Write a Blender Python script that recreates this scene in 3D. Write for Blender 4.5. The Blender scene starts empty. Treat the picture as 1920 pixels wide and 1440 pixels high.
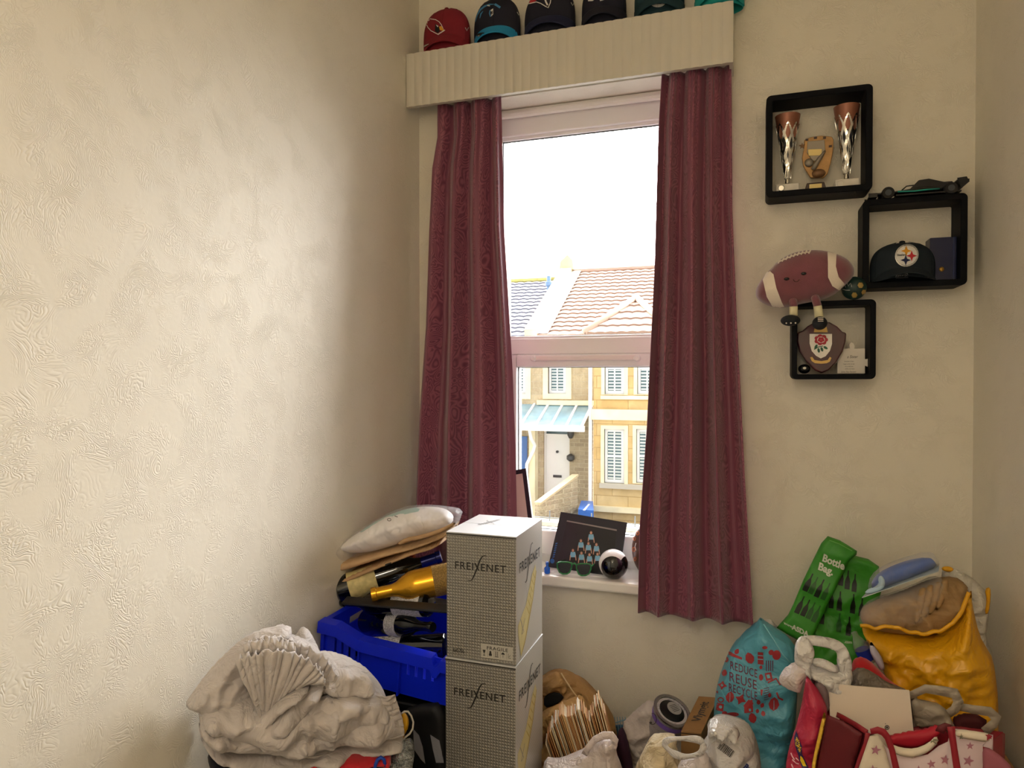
import bpy, bmesh, math, random
import numpy as np
from mathutils import Vector, Matrix, noise
from mathutils.geometry import delaunay_2d_cdt
from mathutils.bvhtree import BVHTree

R = math.radians
SC = bpy.context.scene
COL = SC.collection
random.seed(7)
noise.seed_set(7)

# ---------------------------------------------------------------- camera, world, exposure
FPX = 1300.0
CAM = Vector((0.0, 0.0, 1.36))
YAW, PITCH = R(18.7), math.atan(15 / FPX)
FW = Vector((-math.sin(YAW) * math.cos(PITCH), math.cos(YAW) * math.cos(PITCH), -math.sin(PITCH)))
RT = Vector((math.cos(YAW), math.sin(YAW), 0))
UP = RT.cross(FW)
cam_data = bpy.data.cameras.new('camera')
cam_data.sensor_width = 36
cam_data.lens = 36 * FPX / 1920
cam_data.clip_start = 0.02
cam = bpy.data.objects.new('camera', cam_data)
cam.matrix_world = Matrix.Translation(CAM) @ Matrix((RT, UP, -FW)).transposed().to_4x4()
COL.objects.link(cam)
SC.camera = cam
SC.view_settings.view_transform = 'Standard'
SC.view_settings.look = 'None'
SC.view_settings.gamma = 1
SC.view_settings.use_curve_mapping = False
SC.view_settings.exposure = 1.05
SC.cycles.max_bounces = 10
SC.cycles.diffuse_bounces = 6
SC.cycles.transparent_max_bounces = 16
SC.cycles.sample_clamp_indirect = 6
SC.cycles.use_denoising = True

SKY_LOW, SKY_HIGH, FILL_W = 1.0, 19.0, 23.0
world = bpy.data.worlds.new('sky')
SC.world = world
world.use_nodes = True
wn = world.node_tree
wn.nodes.clear()
_tc = wn.nodes.new('ShaderNodeTexCoord')
_dot = wn.nodes.new('ShaderNodeVectorMath'); _dot.operation = 'DOT_PRODUCT'
_dot.inputs[1].default_value = Vector((-0.1, 0.8, 0.6)).normalized()
_mr = wn.nodes.new('ShaderNodeMapRange'); _mr.interpolation_type = 'SMOOTHSTEP'
_mr.inputs[1].default_value = 0.35; _mr.inputs[2].default_value = 0.97
_mr.inputs[3].default_value = SKY_LOW; _mr.inputs[4].default_value = SKY_HIGH
_bg = wn.nodes.new('ShaderNodeBackground'); _bg.inputs[0].default_value = (1.0, 0.985, 0.975, 1)
_out = wn.nodes.new('ShaderNodeOutputWorld')
wn.links.new(_tc.outputs['Generated'], _dot.inputs[0])
wn.links.new(_dot.outputs['Value'], _mr.inputs[0])
wn.links.new(_mr.outputs[0], _bg.inputs[1])
wn.links.new(_bg.outputs[0], _out.inputs[0])

# the light of the day comes in through the window (portal = sampling hint for the sky)
pd = bpy.data.lights.new('window_portal', 'AREA')
pd.shape = 'RECTANGLE'; pd.size = 0.86; pd.size_y = 1.68; pd.cycles.is_portal = True
po = bpy.data.objects.new('window_portal', pd)
po.location = (-0.495, 2.664, 1.50); po.rotation_euler = (R(-90), 0, 0)
COL.objects.link(po)
# added fill light behind the camera, brightens the room from the front
ld = bpy.data.lights.new('fill_bulb', 'POINT')
ld.energy = FILL_W; ld.color = (1.0, 0.90, 0.77); ld.shadow_soft_size = 0.16
lo = bpy.data.objects.new('fill_bulb', ld)
lo.location = (-0.25, -0.6, 2.2)
COL.objects.link(lo)

# ---------------------------------------------------------------- geometry of the view
def ray(px, py):
    return FW + RT * ((px - 960) / FPX) + UP * ((720 - py) / FPX)
def P(px, py, Y):
    r = ray(px, py); return CAM + r * (Y / r.y)
def PX(px, py, X):
    r = ray(px, py); return CAM + r * (X / r.x)
def PZ(px, py, Z):
    r = ray(px, py); return CAM + r * ((Z - CAM.z) / r.z)
def PL(px, py, pl):
    p0, n = pl[0], pl[1]
    r = ray(px, py); return CAM + r * ((p0 - CAM).dot(n) / r.dot(n))
def plane(px, py, Y, yaw=0, tilt=0):
    """plane through the point seen at px,py at distance Y; faces the room, tilt>0 turns it to the ceiling"""
    n = Matrix.Rotation(R(yaw), 3, 'Z') @ (Matrix.Rotation(R(-tilt), 3, 'X') @ Vector((0, -1, 0)))
    return (P(px, py, Y), n)

def lin(c):
    if isinstance(c, str):
        c = [int(c[i:i + 2], 16) / 255 for i in (0, 2, 4)]
    return [x / 12.92 if x <= 0.04045 else ((x + 0.055) / 1.055) ** 2.4 for x in c[:3]] + [1.0]

# ---------------------------------------------------------------- materials
class N:
    """small helper around one node tree"""
    def __init__(s, name):
        s.m = bpy.data.materials.new(name); s.m.use_nodes = True
        s.t = s.m.node_tree
        s.b = s.t.nodes['Principled BSDF']; s.o = s.t.nodes['Material Output']
    def n(s, typ, **k):
        x = s.t.nodes.new('ShaderNode' + typ)
        for a, v in k.items(): setattr(x, a, v)
        return x
    def l(s, a, b): s.t.links.new(a, b)
    def math(s, op, a, b=None, c=None, clamp=False):
        x = s.n('Math', operation=op, use_clamp=clamp)
        for i, v in enumerate((a, b, c)):
            if v is None: continue
            if isinstance(v, (int, float)): x.inputs[i].default_value = v
            else: s.l(v, x.inputs[i])
        return x.outputs[0]
    def coord(s, kind='Object', scale=(1, 1, 1), rot=(0, 0, 0)):
        c = s.n('TexCoord'); m = s.n('Mapping')
        m.inputs['Scale'].default_value = scale; m.inputs['Rotation'].default_value = rot
        s.l(c.outputs[kind], m.inputs[0]); return m.outputs[0]
    def noise(s, vec, scale, detail=3, dist=0, rough=.5):
        x = s.n('TexNoise'); x.inputs['Scale'].default_value = scale; x.inputs['Detail'].default_value = detail
        x.inputs['Distortion'].default_value = dist; x.inputs['Roughness'].default_value = rough
        if vec is not None: s.l(vec, x.inputs['Vector'])
        return x.outputs['Fac']
    def ramp(s, fac, stops, interp='LINEAR'):
        x = s.n('ValToRGB'); x.color_ramp.interpolation = interp
        el = x.color_ramp.elements
        while len(el) < len(stops): el.new(0.5)
        for e, (p, c) in zip(el, stops): e.position = p; e.color = lin(c)
        s.l(fac, x.inputs[0]); return x.outputs[0]
    def mix(s, fac, a, b, mode='MIX'):
        x = s.n('Mix', data_type='RGBA', blend_type=mode)
        for i, v in ((0, fac), (6, a), (7, b)):
            if isinstance(v, (int, float)): x.inputs[i].default_value = v
            elif isinstance(v, (str, tuple, list)): x.inputs[i].default_value = lin(v)
            else: s.l(v, x.inputs[i])
        return x.outputs[2]
    def bump(s, h, strength=.3, dist=.002, prev=None):
        x = s.n('Bump'); x.inputs['Strength'].default_value = strength; x.inputs['Distance'].default_value = dist
        s.l(h, x.inputs['Height'])
        if prev is not None: s.l(prev, x.inputs['Normal'])
        s.l(x.outputs[0], s.b.inputs['Normal']); return x.outputs[0]
    def base(s, c):
        if isinstance(c, (str, tuple, list)): s.b.inputs['Base Color'].default_value = lin(c)
        else: s.l(c, s.b.inputs['Base Color'])
    def p(s, **k):
        for a, v in k.items():
            s.b.inputs[a.replace('_', ' ')].default_value = v
        return s

_M = {}
def mat(name, col='888888', rough=.6, metal=0, spec=.5, var=0, vscale=20, bump=0, bscale=200, bdist=.001, coat=0, trans=0, sheen=0, alpha=1, sss=0):
    """plain procedural material with optional colour variation and surface grain"""
    if name in _M: return _M[name]
    s = N(name)
    s.p(Roughness=rough, Metallic=metal)
    s.b.inputs['Specular IOR Level'].default_value = spec
    if coat: s.b.inputs['Coat Weight'].default_value = coat
    if sheen: s.b.inputs['Sheen Weight'].default_value = sheen
    co = s.coord()
    if var:
        f = s.noise(co, vscale, 4)
        c = lin(col); d = [max(0, x * (1 - var)) for x in c[:3]]; l = [min(1, x * (1 + var)) for x in c[:3]]
        x = s.n('ValToRGB'); e = x.color_ramp.elements
        e[0].position = .3; e[0].color = d + [1]; e[1].position = .7; e[1].color = l + [1]
        s.l(f, x.inputs[0]); s.l(x.outputs[0], s.b.inputs['Base Color'])
    else: s.base(col)
    if bump: s.bump(s.noise(co, bscale, 3), bump, bdist)
    if alpha < 1 or trans:
        tr = s.n('BsdfTransparent'); tr.inputs[0].default_value = (1, 1, 1, 1)
        mx = s.n('MixShader'); mx.inputs[0].default_value = alpha
        s.l(tr.outputs[0], mx.inputs[1]); s.l(s.b.outputs[0], mx.inputs[2]); s.l(mx.outputs[0], s.o.inputs[0])
    if sss:
        tl = s.n('BsdfTranslucent'); tl.inputs[0].default_value = lin(col)
        mx = s.n('MixShader'); mx.inputs[0].default_value = sss
        s.l(s.b.outputs[0], mx.inputs[1]); s.l(tl.outputs[0], mx.inputs[2]); s.l(mx.outputs[0], s.o.inputs[0])
    _M[name] = s.m
    return s.m

# ---------------------------------------------------------------- mesh building
class MB:
    def __init__(s): s.v = []; s.f = []; s.uv = None
    def add(s, vs, fs):
        o = len(s.v); s.v += [Vector(v) for v in vs]; s.f += [[i + o for i in f] for f in fs]; return s
    def merge(s, o, M=None):
        return s.add([(M @ v if M else v) for v in o.v], o.f)
    def box(s, a, b, M=None):
        x0, y0, z0 = a; x1, y1, z1 = b
        vs = [Vector(p) for p in ((x0, y0, z0), (x1, y0, z0), (x1, y1, z0), (x0, y1, z0), (x0, y0, z1), (x1, y0, z1), (x1, y1, z1), (x0, y1, z1))]
        if M: vs = [M @ v for v in vs]
        return s.add(vs, [(0, 3, 2, 1), (4, 5, 6, 7), (0, 1, 5, 4), (1, 2, 6, 5), (2, 3, 7, 6), (3, 0, 4, 7)])
    def lathe(s, prof, n=32, M=None, cap=True):
        """profile (r,z) about z"""
        vs = []; fs = []
        for r, z in prof:
            for k in range(n):
                a = 2 * math.pi * k / n; vs.append(Vector((r * math.cos(a), r * math.sin(a), z)))
        for i in range(len(prof) - 1):
            for k in range(n):
                a, b = i * n + k, i * n + (k + 1) % n
                fs.append((a, b, b + n, a + n))
        if cap:
            fs.append(tuple(range(n))[::-1]); fs.append(tuple((len(prof) - 1) * n + k for k in range(n)))
        if M: vs = [M @ v for v in vs]
        return s.add(vs, fs)
    def tube(s, pts, r, n=8, closed=False):
        pts = [Vector(p) for p in pts]; vs = []; fs = []; m = len(pts)
        rr = r if isinstance(r, (list, tuple)) else [r] * m
        up = Vector((0, 0, 1)); prev = None
        for i, p in enumerate(pts):
            t = (pts[(i + 1) % m] - pts[i - 1]) if (closed or 0 < i < m - 1) else (pts[1] - pts[0] if i == 0 else pts[-1] - pts[-2])
            t.normalize()
            if prev is None:
                a = t.orthogonal().normalized()
            else:
                a = (prev - t * prev.dot(t)).normalized()
            prev = a; b = t.cross(a)
            for k in range(n):
                q = 2 * math.pi * k / n; vs.append(p + (a * math.cos(q) + b * math.sin(q)) * rr[i])
        for i in range(m if closed else m - 1):
            for k in range(n):
                fs.append((i * n + k, i * n + (k + 1) % n, ((i + 1) % m) * n + (k + 1) % n, ((i + 1) % m) * n + k))
        if not closed:
            fs.append(tuple(range(n))[::-1]); fs.append(tuple((m - 1) * n + k for k in range(n)))
        return s.add(vs, fs)
    def prism(s, pts, nrm, t):
        """polygon of 3-D points extruded by t against nrm"""
        nrm = Vector(nrm).normalized(); n = len(pts); pts = [Vector(p) for p in pts]
        a = Vector((0, 0, 0))
        for i in range(n): a += pts[i].cross(pts[(i + 1) % n])
        if a.dot(nrm) < 0: pts = pts[::-1]
        return s.add(pts + [p - nrm * t for p in pts],
                     [tuple(range(n)), tuple(range(2 * n - 1, n - 1, -1))] + [(i, i + n, (i + 1) % n + n, (i + 1) % n) for i in range(n)])
    def grid(s, nu, nv, fn, closed_u=False):
        o = len(s.v)
        for j in range(nv):
            for i in range(nu):
                s.v.append(Vector(fn(i / (nu if closed_u else nu - 1), j / (nv - 1))))
        for j in range(nv - 1):
            for i in range(nu if closed_u else nu - 1):
                i2 = (i + 1) % nu
                s.f.append([o + j * nu + i, o + j * nu + i2, o + (j + 1) * nu + i2, o + (j + 1) * nu + i])
        return s
    def ellipsoid(s, c, r, n=24, m=16, M=None):
        vs = []; c = Vector(c)
        o = len(s.v)
        for j in range(m + 1):
            th = math.pi * j / m
            for i in range(n):
                ph = 2 * math.pi * i / n
                v = Vector((r[0] * math.sin(th) * math.cos(ph), r[1] * math.sin(th) * math.sin(ph), r[2] * math.cos(th)))
                vs.append(c + (M @ v if M else v))
        fs = [(j * n + i, (j + 1) * n + i, (j + 1) * n + (i + 1) % n, j * n + (i + 1) % n) for j in range(m) for i in range(n)]
        return s.add(vs, fs)

def rnd(o, w=.003, seg=2):
    m = o.modifiers.new('bevel', 'BEVEL'); m.width = w; m.segments = seg; m.limit_method = 'ANGLE'; m.angle_limit = R(35)
    return o

def obj(name, mb, m=None, parent=None, smooth=False, bevel=0, uv=None, merge=0):
    me = bpy.data.meshes.new(name)
    me.from_pydata([tuple(v) for v in mb.v], [], [list(f) for f in mb.f])
    if uv is not None:
        L = me.uv_layers.new(name='UVMap'); li = np.zeros(len(me.loops), dtype=np.int32)
        me.loops.foreach_get('vertex_index', li)
        arr = np.array(uv, dtype=np.float32)[li].ravel(); L.data.foreach_set('uv', arr)
    bm = bmesh.new(); bm.from_mesh(me)
    if merge: bmesh.ops.remove_doubles(bm, verts=bm.verts, dist=merge)
    bmesh.ops.recalc_face_normals(bm, faces=bm.faces)
    bm.to_mesh(me); bm.free()
    if smooth is not False:
        me.polygons.foreach_set('use_smooth', [True] * len(me.polygons))
        if smooth is not True:
            me.set_sharp_from_angle(angle=R(smooth))
    me.update()
    o = bpy.data.objects.new(name, me)
    if m is not None: me.materials.append(m)
    COL.objects.link(o)
    if parent is not None: adopt(o, parent)
    if bevel: rnd(o, bevel)
    return o

def adopt(o, parent):
    o.parent = parent
    L = Vector((0, 0, 0)); q = parent
    while q is not None: L = L + q.location + (q.matrix_parent_inverse.translation if q.parent else Vector((0, 0, 0))); q = q.parent
    o.matrix_parent_inverse = Matrix.Translation(L).inverted()

def thing(name, label, cat, loc=(0, 0, 0), group=None, kind=None):
    o = bpy.data.objects.new(name, None); o.empty_display_size = .05
    o.location = loc; COL.objects.link(o)
    return tag(o, label, cat, group, kind)
def tag(o, label=None, cat=None, group=None, kind=None):
    if label: o['label'] = label
    if cat: o['category'] = cat
    if group: o['group'] = group
    if kind: o['kind'] = kind
    return o
def struct(name, mb, m, **k):
    return tag(obj(name, mb, m, **k), kind='structure')

# ---------------------------------------------------------------- soft shapes: a traced outline filled out to a rounded solid
def wr(kind, amp, freq, ang=0, st=1.0, seed=0):
    """wrinkle field in metres"""
    ca, sa = math.cos(R(ang)), math.sin(R(ang))
    def f(x, y):
        a = (x * ca + y * sa) * freq; b = (-x * sa + y * ca) * freq / st
        v = Vector((a + seed * 7.3, b + seed * 3.1, seed))
        if kind == 'ridge': return amp * (1 - 2 * abs(noise.noise(v)) * 1.6)
        if kind == 'soft': return amp * noise.noise(v)
        if kind == 'crease':
            t = 0
            w = v + noise.noise_vector(v * .6) * .8
            for o in range(3): t += (.58 ** o) * (1 - 3.4 * abs(noise.noise(w * (1.9 ** o) + Vector((o * 5.1, 0, 0)))))
            return amp * t * .9
        if kind == 'warp':
            w = v + noise.noise_vector(v * .7) * 1.2
            return amp * (1 - 2.6 * abs(noise.noise(w)))
        if kind == 'sin': return amp * math.sin(a * 6.283 + 1.2 * noise.noise(v * .5))
    return f

def resample(pts, step, closed=True):
    out = []; n = len(pts)
    for i in range(n if closed else n - 1):
        a, b = pts[i], pts[(i + 1) % n]
        k = max(1, int(round((b - a).length / step)))
        out += [a.lerp(b, j / k) for j in range(k)]
    if not closed: out.append(pts[-1])
    return out
def smooth_poly(pts, it=1, keep=()):
    for _ in range(it):
        q = []
        n = len(pts)
        for i in range(n):
            a, b = pts[i], pts[(i + 1) % n]
            q += [a.lerp(b, .25), a.lerp(b, .75)]
        pts = q
    return pts

def cdt_fill(out, res):
    """outline (list of 2-D vectors) -> points, triangles, distance to the outline"""
    bd = resample(out, res)
    B = np.array([[p.x, p.y] for p in bd]); B2 = np.roll(B, -1, 0)
    lo, hi = B.min(0), B.max(0)
    xs = np.arange(lo[0] + res * .5, hi[0], res); ys = np.arange(lo[1] + res * .5, hi[1], res * .87)
    gx, gy = np.meshgrid(xs, ys); gx[1::2] += res / 2
    G = np.stack([gx.ravel(), gy.ravel()], 1)
    # inside test and distance
    x, y = G[:, 0:1], G[:, 1:2]
    x1, y1, x2, y2 = B[:, 0], B[:, 1], B2[:, 0], B2[:, 1]
    with np.errstate(divide='ignore', invalid='ignore'):
        cr = ((y1 > y) != (y2 > y)) & (x < (x2 - x1) * (y - y1) / (y2 - y1) + x1)
    ins = cr.sum(1) % 2 == 1
    dx, dy = x2 - x1, y2 - y1; L = dx * dx + dy * dy + 1e-12
    t = np.clip(((x - x1) * dx + (y - y1) * dy) / L, 0, 1)
    d = np.sqrt(((x - x1 - t * dx) ** 2 + (y - y1 - t * dy) ** 2).min(1))
    k = ins & (d > res * .55)
    pts = [Vector((a, b)) for a, b in B] + [Vector((a, b)) for a, b in G[k]]
    nb = len(B)
    r = delaunay_2d_cdt(pts, [(i, (i + 1) % nb) for i in range(nb)], [list(range(nb))], 1, 1e-7)
    V, F, orig = r[0], r[2], r[3]
    dist = np.concatenate([np.zeros(nb), d[k]])
    dv = [min((dist[i] for i in o), default=0) for o in orig]
    return V, F, dv

def soft(name, outline, pl, tf=.03, tb=.03, w=.04, res=.008, wrk=(), m=None, parent=None, bend=None, it=1, edge_wrk=.15, power=.5):
    """outline in picture pixels laid on plane pl -> rounded solid of thickness tf (front) + tb (back)"""
    p0, n = pl[0], pl[1]
    U = Vector((0, 0, 1)).cross(n) if abs(n.z) < .95 else Vector((1, 0, 0))
    U = -U.normalized() if U.x < 0 else U.normalized()
    V = n.cross(U); V = V if V.z > 0 else -V
    pts = [PL(x, y, pl) - p0 for x, y in outline]
    pts = [Vector((q.dot(U), q.dot(V))) for q in pts]
    if it: pts = smooth_poly(pts, it)
    V2, F2, dv = cdt_fill(pts, res)
    mb = MB(); front = []; back = []
    for q, d in zip(V2, dv):
        s = min(1, d / w); h = (1 - (1 - s) ** 2) ** power
        k = 1.7 * sum(f(q.x, q.y) for f in wrk) if wrk else 0
        msk = edge_wrk + (1 - edge_wrk) * min(1, d / (w * .5))
        off = bend(q.x, q.y) if bend else 0
        base = p0 + U * q.x + V * q.y
        front.append(base + n * (off + h * tf + k * msk))
        back.append(base + n * (off - h * tb + k * msk * .6) if d > 1e-6 else None)
    mb.v = list(front); idx = {}
    for i, b in enumerate(back):
        if b is None: idx[i] = i
        else: idx[i] = len(mb.v); mb.v.append(b)
    for f in F2:
        mb.f.append(list(f)); mb.f.append([idx[i] for i in reversed(f)])
    return obj(name, mb, m, parent, smooth=True)

def bvh_of(o):
    vs = [v.co.copy() for v in o.data.vertices]
    return BVHTree.FromPolygons(vs, [list(p.vertices) for p in o.data.polygons])

# ---------------------------------------------------------------- prints and lettering
_TXT = {}
def text_tris(s, bold=0, spacing=1.0, shear=0):
    """text as flat triangles; cap height = 1"""
    key = (s, bold, spacing, shear)
    if key in _TXT: return _TXT[key]
    cu = bpy.data.curves.new('t', 'FONT'); cu.body = s; cu.size = 1; cu.offset = bold; cu.space_character = spacing; cu.shear = shear
    cu.resolution_u = 3
    o = bpy.data.objects.new('t', cu); COL.objects.link(o)
    bpy.context.view_layer.update()
    me = bpy.data.meshes.new_from_object(o)
    k = 1 / .69
    vs = [Vector((v.co.x * k, v.co.y * k)) for v in me.vertices]
    fs = [list(p.vertices) for p in me.polygons]
    bpy.data.objects.remove(o); bpy.data.curves.remove(cu); bpy.data.meshes.remove(me)
    _TXT[key] = (vs, fs)
    return vs, fs
def poly2(pts): return [Vector(p) for p in pts], [list(range(len(pts)))]
def join2(*parts):
    V, F = [], []
    for v, f in parts:
        o = len(V); V += v; F += [[i + o for i in x] for x in f]
    return V, F
def xf2(sh, sx=1, sy=None, ang=0, dx=0, dy=0):
    sy = sx if sy is None else sy; c, s = math.cos(R(ang)), math.sin(R(ang))
    return [Vector((p.x * sx * c - p.y * sy * s + dx, p.x * sx * s + p.y * sy * c + dy)) for p in sh[0]], sh[1]
def disc2(cx, cy, rx, ry=None, n=20, ang=0):
    ry = rx if ry is None else ry
    return xf2(poly2([(rx * math.cos(2 * math.pi * i / n), ry * math.sin(2 * math.pi * i / n)) for i in range(n)]), 1, 1, ang, cx, cy)
def ring2(cx, cy, rx, ry, t, n=24):
    V = []; F = []
    for i in range(n):
        a = 2 * math.pi * i / n
        V += [Vector((cx + rx * math.cos(a), cy + ry * math.sin(a))), Vector((cx + (rx - t) * math.cos(a), cy + (ry - t) * math.sin(a)))]
    for i in range(n): F.append([2 * i, (2 * i + 2) % (2 * n), (2 * i + 3) % (2 * n), 2 * i + 1])
    return V, F
def line2(pts, w, taper=False):
    """stroke along points"""
    pts = [Vector(p) for p in pts]; V = []; F = []; n = len(pts)
    for i, p in enumerate(pts):
        t = pts[min(i + 1, n - 1)] - pts[max(i - 1, 0)]
        if t.length < 1e-9: t = Vector((1, 0))
        t.normalize(); q = Vector((-t.y, t.x))
        ww = w * (math.sin(math.pi * (i + .35) / (n - .3)) if taper else 1) / 2
        V += [p + q * ww, p - q * ww]
    for i in range(n - 1): F.append([2 * i, 2 * i + 1, 2 * i + 3, 2 * i + 2])
    return V, F
def star2(cx, cy, r, r2=.42, n=5, ang=90):
    return poly2([(cx + (r if i % 2 == 0 else r * r2) * math.cos(R(ang + 180 / n * i)), cy + (r if i % 2 == 0 else r * r2) * math.sin(R(ang + 180 / n * i))) for i in range(2 * n)])

def _finish(name, V3, F, m, parent, nrm):
    mb = MB(); mb.v = V3; mb.f = F
    me = bpy.data.meshes.new(name); me.from_pydata([tuple(v) for v in V3], [], F)
    o = bpy.data.objects.new(name, me); me.materials.append(m); COL.objects.link(o)
    if parent is not None: adopt(o, parent)
    return o
def dense(sh, L):
    bm = bmesh.new()
    vs = [bm.verts.new((p.x, p.y, 0)) for p in sh[0]]
    for f in sh[1]:
        try: bm.faces.new([vs[i] for i in f])
        except ValueError: pass
    bmesh.ops.triangulate(bm, faces=bm.faces)
    for _ in range(7):
        e = [e for e in bm.edges if e.calc_length() > L]
        if not e: break
        bmesh.ops.subdivide_edges(bm, edges=e, cuts=1)
        bmesh.ops.triangulate(bm, faces=bm.faces)
    bm.verts.index_update()
    r = ([Vector((v.co.x, v.co.y)) for v in bm.verts], [[v.index for v in f.verts] for f in bm.faces])
    bm.free(); return r
def flat_print(name, sh, O, U, V, m, parent, off=.0006):
    """2-D shape onto a flat face: O + x*U + y*V"""
    O, U, V = Vector(O), Vector(U), Vector(V); n = U.cross(V).normalized()
    sh = dense(sh, 1e9)
    return _finish(name, [O + U * p.x + V * p.y + n * off for p in sh[0]], sh[1], m, parent, n)
def wrap_print(name, sh, org, ax, ay, target, m, parent, off=.0012, L=6):
    """2-D shape (x along ax, y along ay, both in picture pixels) laid on the surface of target"""
    px = [Vector((org[0] + p.x * ax[0] + p.y * ay[0], org[1] + p.x * ax[1] + p.y * ay[1])) for p in sh[0]]
    V2, F2 = dense((px, sh[1]), L)
    bv = bvh_of(target); V3 = []; hit = []
    for p in V2:
        r = ray(p.x, p.y).normalized()
        h = bv.ray_cast(CAM, r)
        if h[0] is None: V3.append(CAM); hit.append(False)
        else:
            nn = h[1] if h[1].dot(r) < 0 else -h[1]
            V3.append(h[0] + nn * off); hit.append(True)
    F = [f for f in F2 if all(hit[i] for i in f)]
    F = [f for f in F if max((V3[f[0]] - V3[f[1]]).length, (V3[f[1]] - V3[f[2]]).length, (V3[f[2]] - V3[f[0]]).length) < .05]
    used = sorted({i for f in F for i in f}); mp = {u: i for i, u in enumerate(used)}
    return _finish(name, [V3[u] for u in used], [[mp[i] for i in f] for f in F], m, parent, None)
# ================================================================ the room
XL, XR, YW, YB, ZC = -1.136, 0.614, 2.30, -0.95, 2.90

def wall_material():
    s = N('embossed_cream_wallpaper')
    co = s.coord()
    big = s.noise(co, 4.2, 2, .4)
    fine = s.noise(co, 11, 3, 1.6)
    ph = s.math('MULTIPLY', s.math('ADD', s.math('MULTIPLY', big, 2.0), fine), 75.0)
    strokes = s.math('ABSOLUTE', s.math('SINE', ph))
    msk = s.noise(co, 16, 2, .3)
    mr = s.n('MapRange'); mr.inputs[1].default_value = .40; mr.inputs[2].default_value = .58
    s.l(msk, mr.inputs[0])
    h = s.math('MULTIPLY', strokes, mr.outputs[0])
    h = s.math('ADD', h, s.math('MULTIPLY', s.noise(co, 90, 3), .35))
    s.base(s.mix(s.noise(co, 2.2, 2), 'd9d3c4', 'e4dfd1'))
    s.bump(h, .5, .0014)
    s.p(Roughness=.62)
    return s.m
M_WALL = wall_material()
M_WHITE = mat('white_gloss_paint', 'e9e7e2', .35, bump=.08, bscale=60)
M_UPVC = mat('white_upvc', 'e8e8ea', .28)
M_CREAMP = mat('cream_paint', 'ddd5c0', .5, bump=.15, bscale=80)

# window opening in the far wall
WX0, WX1 = -0.905, -0.085
WZ0, WZ1 = 0.665, 2.335
T = .36
struct('wall_left', MB().box((XL - .12, YB - .12, 0), (XL, YW + T, ZC)), M_WALL)
struct('wall_right', MB().box((XR, YB - .12, 0), (XR + .12, YW + T, ZC)), M_WALL)
struct('wall_near', MB().box((XL, YB - .12, 0), (XR, YB, ZC)), M_WALL)
wf = MB()
def frame_wall(mb, xs, zs, y0, y1):
    # wall with one opening, one continuous mesh
    X = [XL, xs[0], xs[1], XR]; Z = [0, zs[0], zs[1], ZC]
    for i in range(3):
        for j in range(3):
            if i == 1 and j == 1: continue
            mb.box((X[i], y0, Z[j]), (X[i + 1], y1, Z[j + 1]))
frame_wall(wf, (WX0, WX1), (WZ0, WZ1), YW, YW + T)
struct('wall_far', wf, M_WALL, merge=.0001)
s = N('beige_carpet'); co = s.coord()
s.base(s.mix(s.noise(co, 300, 2), '6e5f4e', '8d7d69')); s.bump(s.noise(co, 500, 2), .8, .004); s.p(Roughness=.95)
struct('floor', MB().box((XL, YB, -.05), (XR, YW, 0)), s.m)
struct('ceiling', MB().box((XL - .12, YB - .12, ZC), (XR + .12, YW + T, ZC + .06)), mat('ceiling_paint', 'e8e2d4', .8))
struct('baseboard_far', MB().box((XL, YW - .018, 0), (XR, YW, .11)), M_WHITE, bevel=.004)
struct('baseboard_left', MB().box((XL, YB, 0), (XL + .018, YW - .018, .11)), M_WHITE, bevel=.004)
struct('baseboard_right', MB().box((XR - .018, YB, 0), (XR, YW - .018, .11)), M_WHITE, bevel=.004)

# pendant body added around the fill light, out of view
lamp = thing('fill_lamp', 'added fill lamp shaped as a white drum pendant, out of view', 'lamp', (-.25, -.6, ZC))
obj('fill_lamp_rose', MB().lathe([(.045, ZC - .02), (.05, ZC - .005), (.05, ZC)], 24, Matrix.Translation((-.25, -.6, 0))), M_WHITE, lamp, smooth=40)
obj('cord', MB().tube([(-.25, -.6, ZC - .02), (-.25, -.6, 2.32)], .003), M_WHITE, lamp)
sh_ = MB()
sh_.lathe([(.17, 2.1), (.17, 2.32)], 40, Matrix.Translation((-.25, -.6, 0)), cap=False)
o_ = obj('fill_lamp_shade', sh_, mat('lamp_shade_fabric', 'efe6d2', .8, sss=.6), lamp, smooth=True)
o_.modifiers.new('s', 'SOLIDIFY').thickness = .002

# ---------------------------------------------------------------- window
win = bpy.data.objects.new('window_1', None); win.location = (WX0, YW + .13, WZ0); COL.objects.link(win); win['kind'] = 'structure'
FY0, FY1 = 2.435, 2.50       # frame depth
def bars(mb, x0, x1, z0, z1, t, y0, y1):
    l, r, b, tp = t
    mb.box((x0, y0, z0), (x0 + l, y1, z1)); mb.box((x1 - r, y0, z0), (x1, y1, z1))
    mb.box((x0 + l, y0, z0), (x1 - r, y1, z0 + b)); mb.box((x0 + l, y0, z1 - tp), (x1 - r, y1, z1))
zT = P(1090, 252, FY0 + .03).z                 # top edge of upper glass
zTr1, zTr0 = P(1090, 633, FY0).z, P(1090, 664, FY0).z
zS = P(1095, 688, FY0 - .012).z
zB = P(1120, 1000, FY0).z
xg = P(946, 270, FY0 + .03).x - .010
fr = MB(); bars(fr, WX0, WX1, WZ0, WZ1, (xg - WX0, .055, .05, WZ1 - zT - .012), FY0, FY1)
fr.box((xg, FY0, zTr0), (WX1 - .055, FY1, zTr1))
obj('window_frame', fr, M_UPVC, win, bevel=.004)
bd = MB(); bars(bd, xg - .002, WX1 - .053, zTr1 - .002, zT + .014, (.009, .012, .012, .014), FY0 + .012, FY0 + .03)
obj('glazing_bead', bd, M_UPVC, win, bevel=.003)
sl = MB(); xs = P(972, 760, FY0 + .012).x
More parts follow.
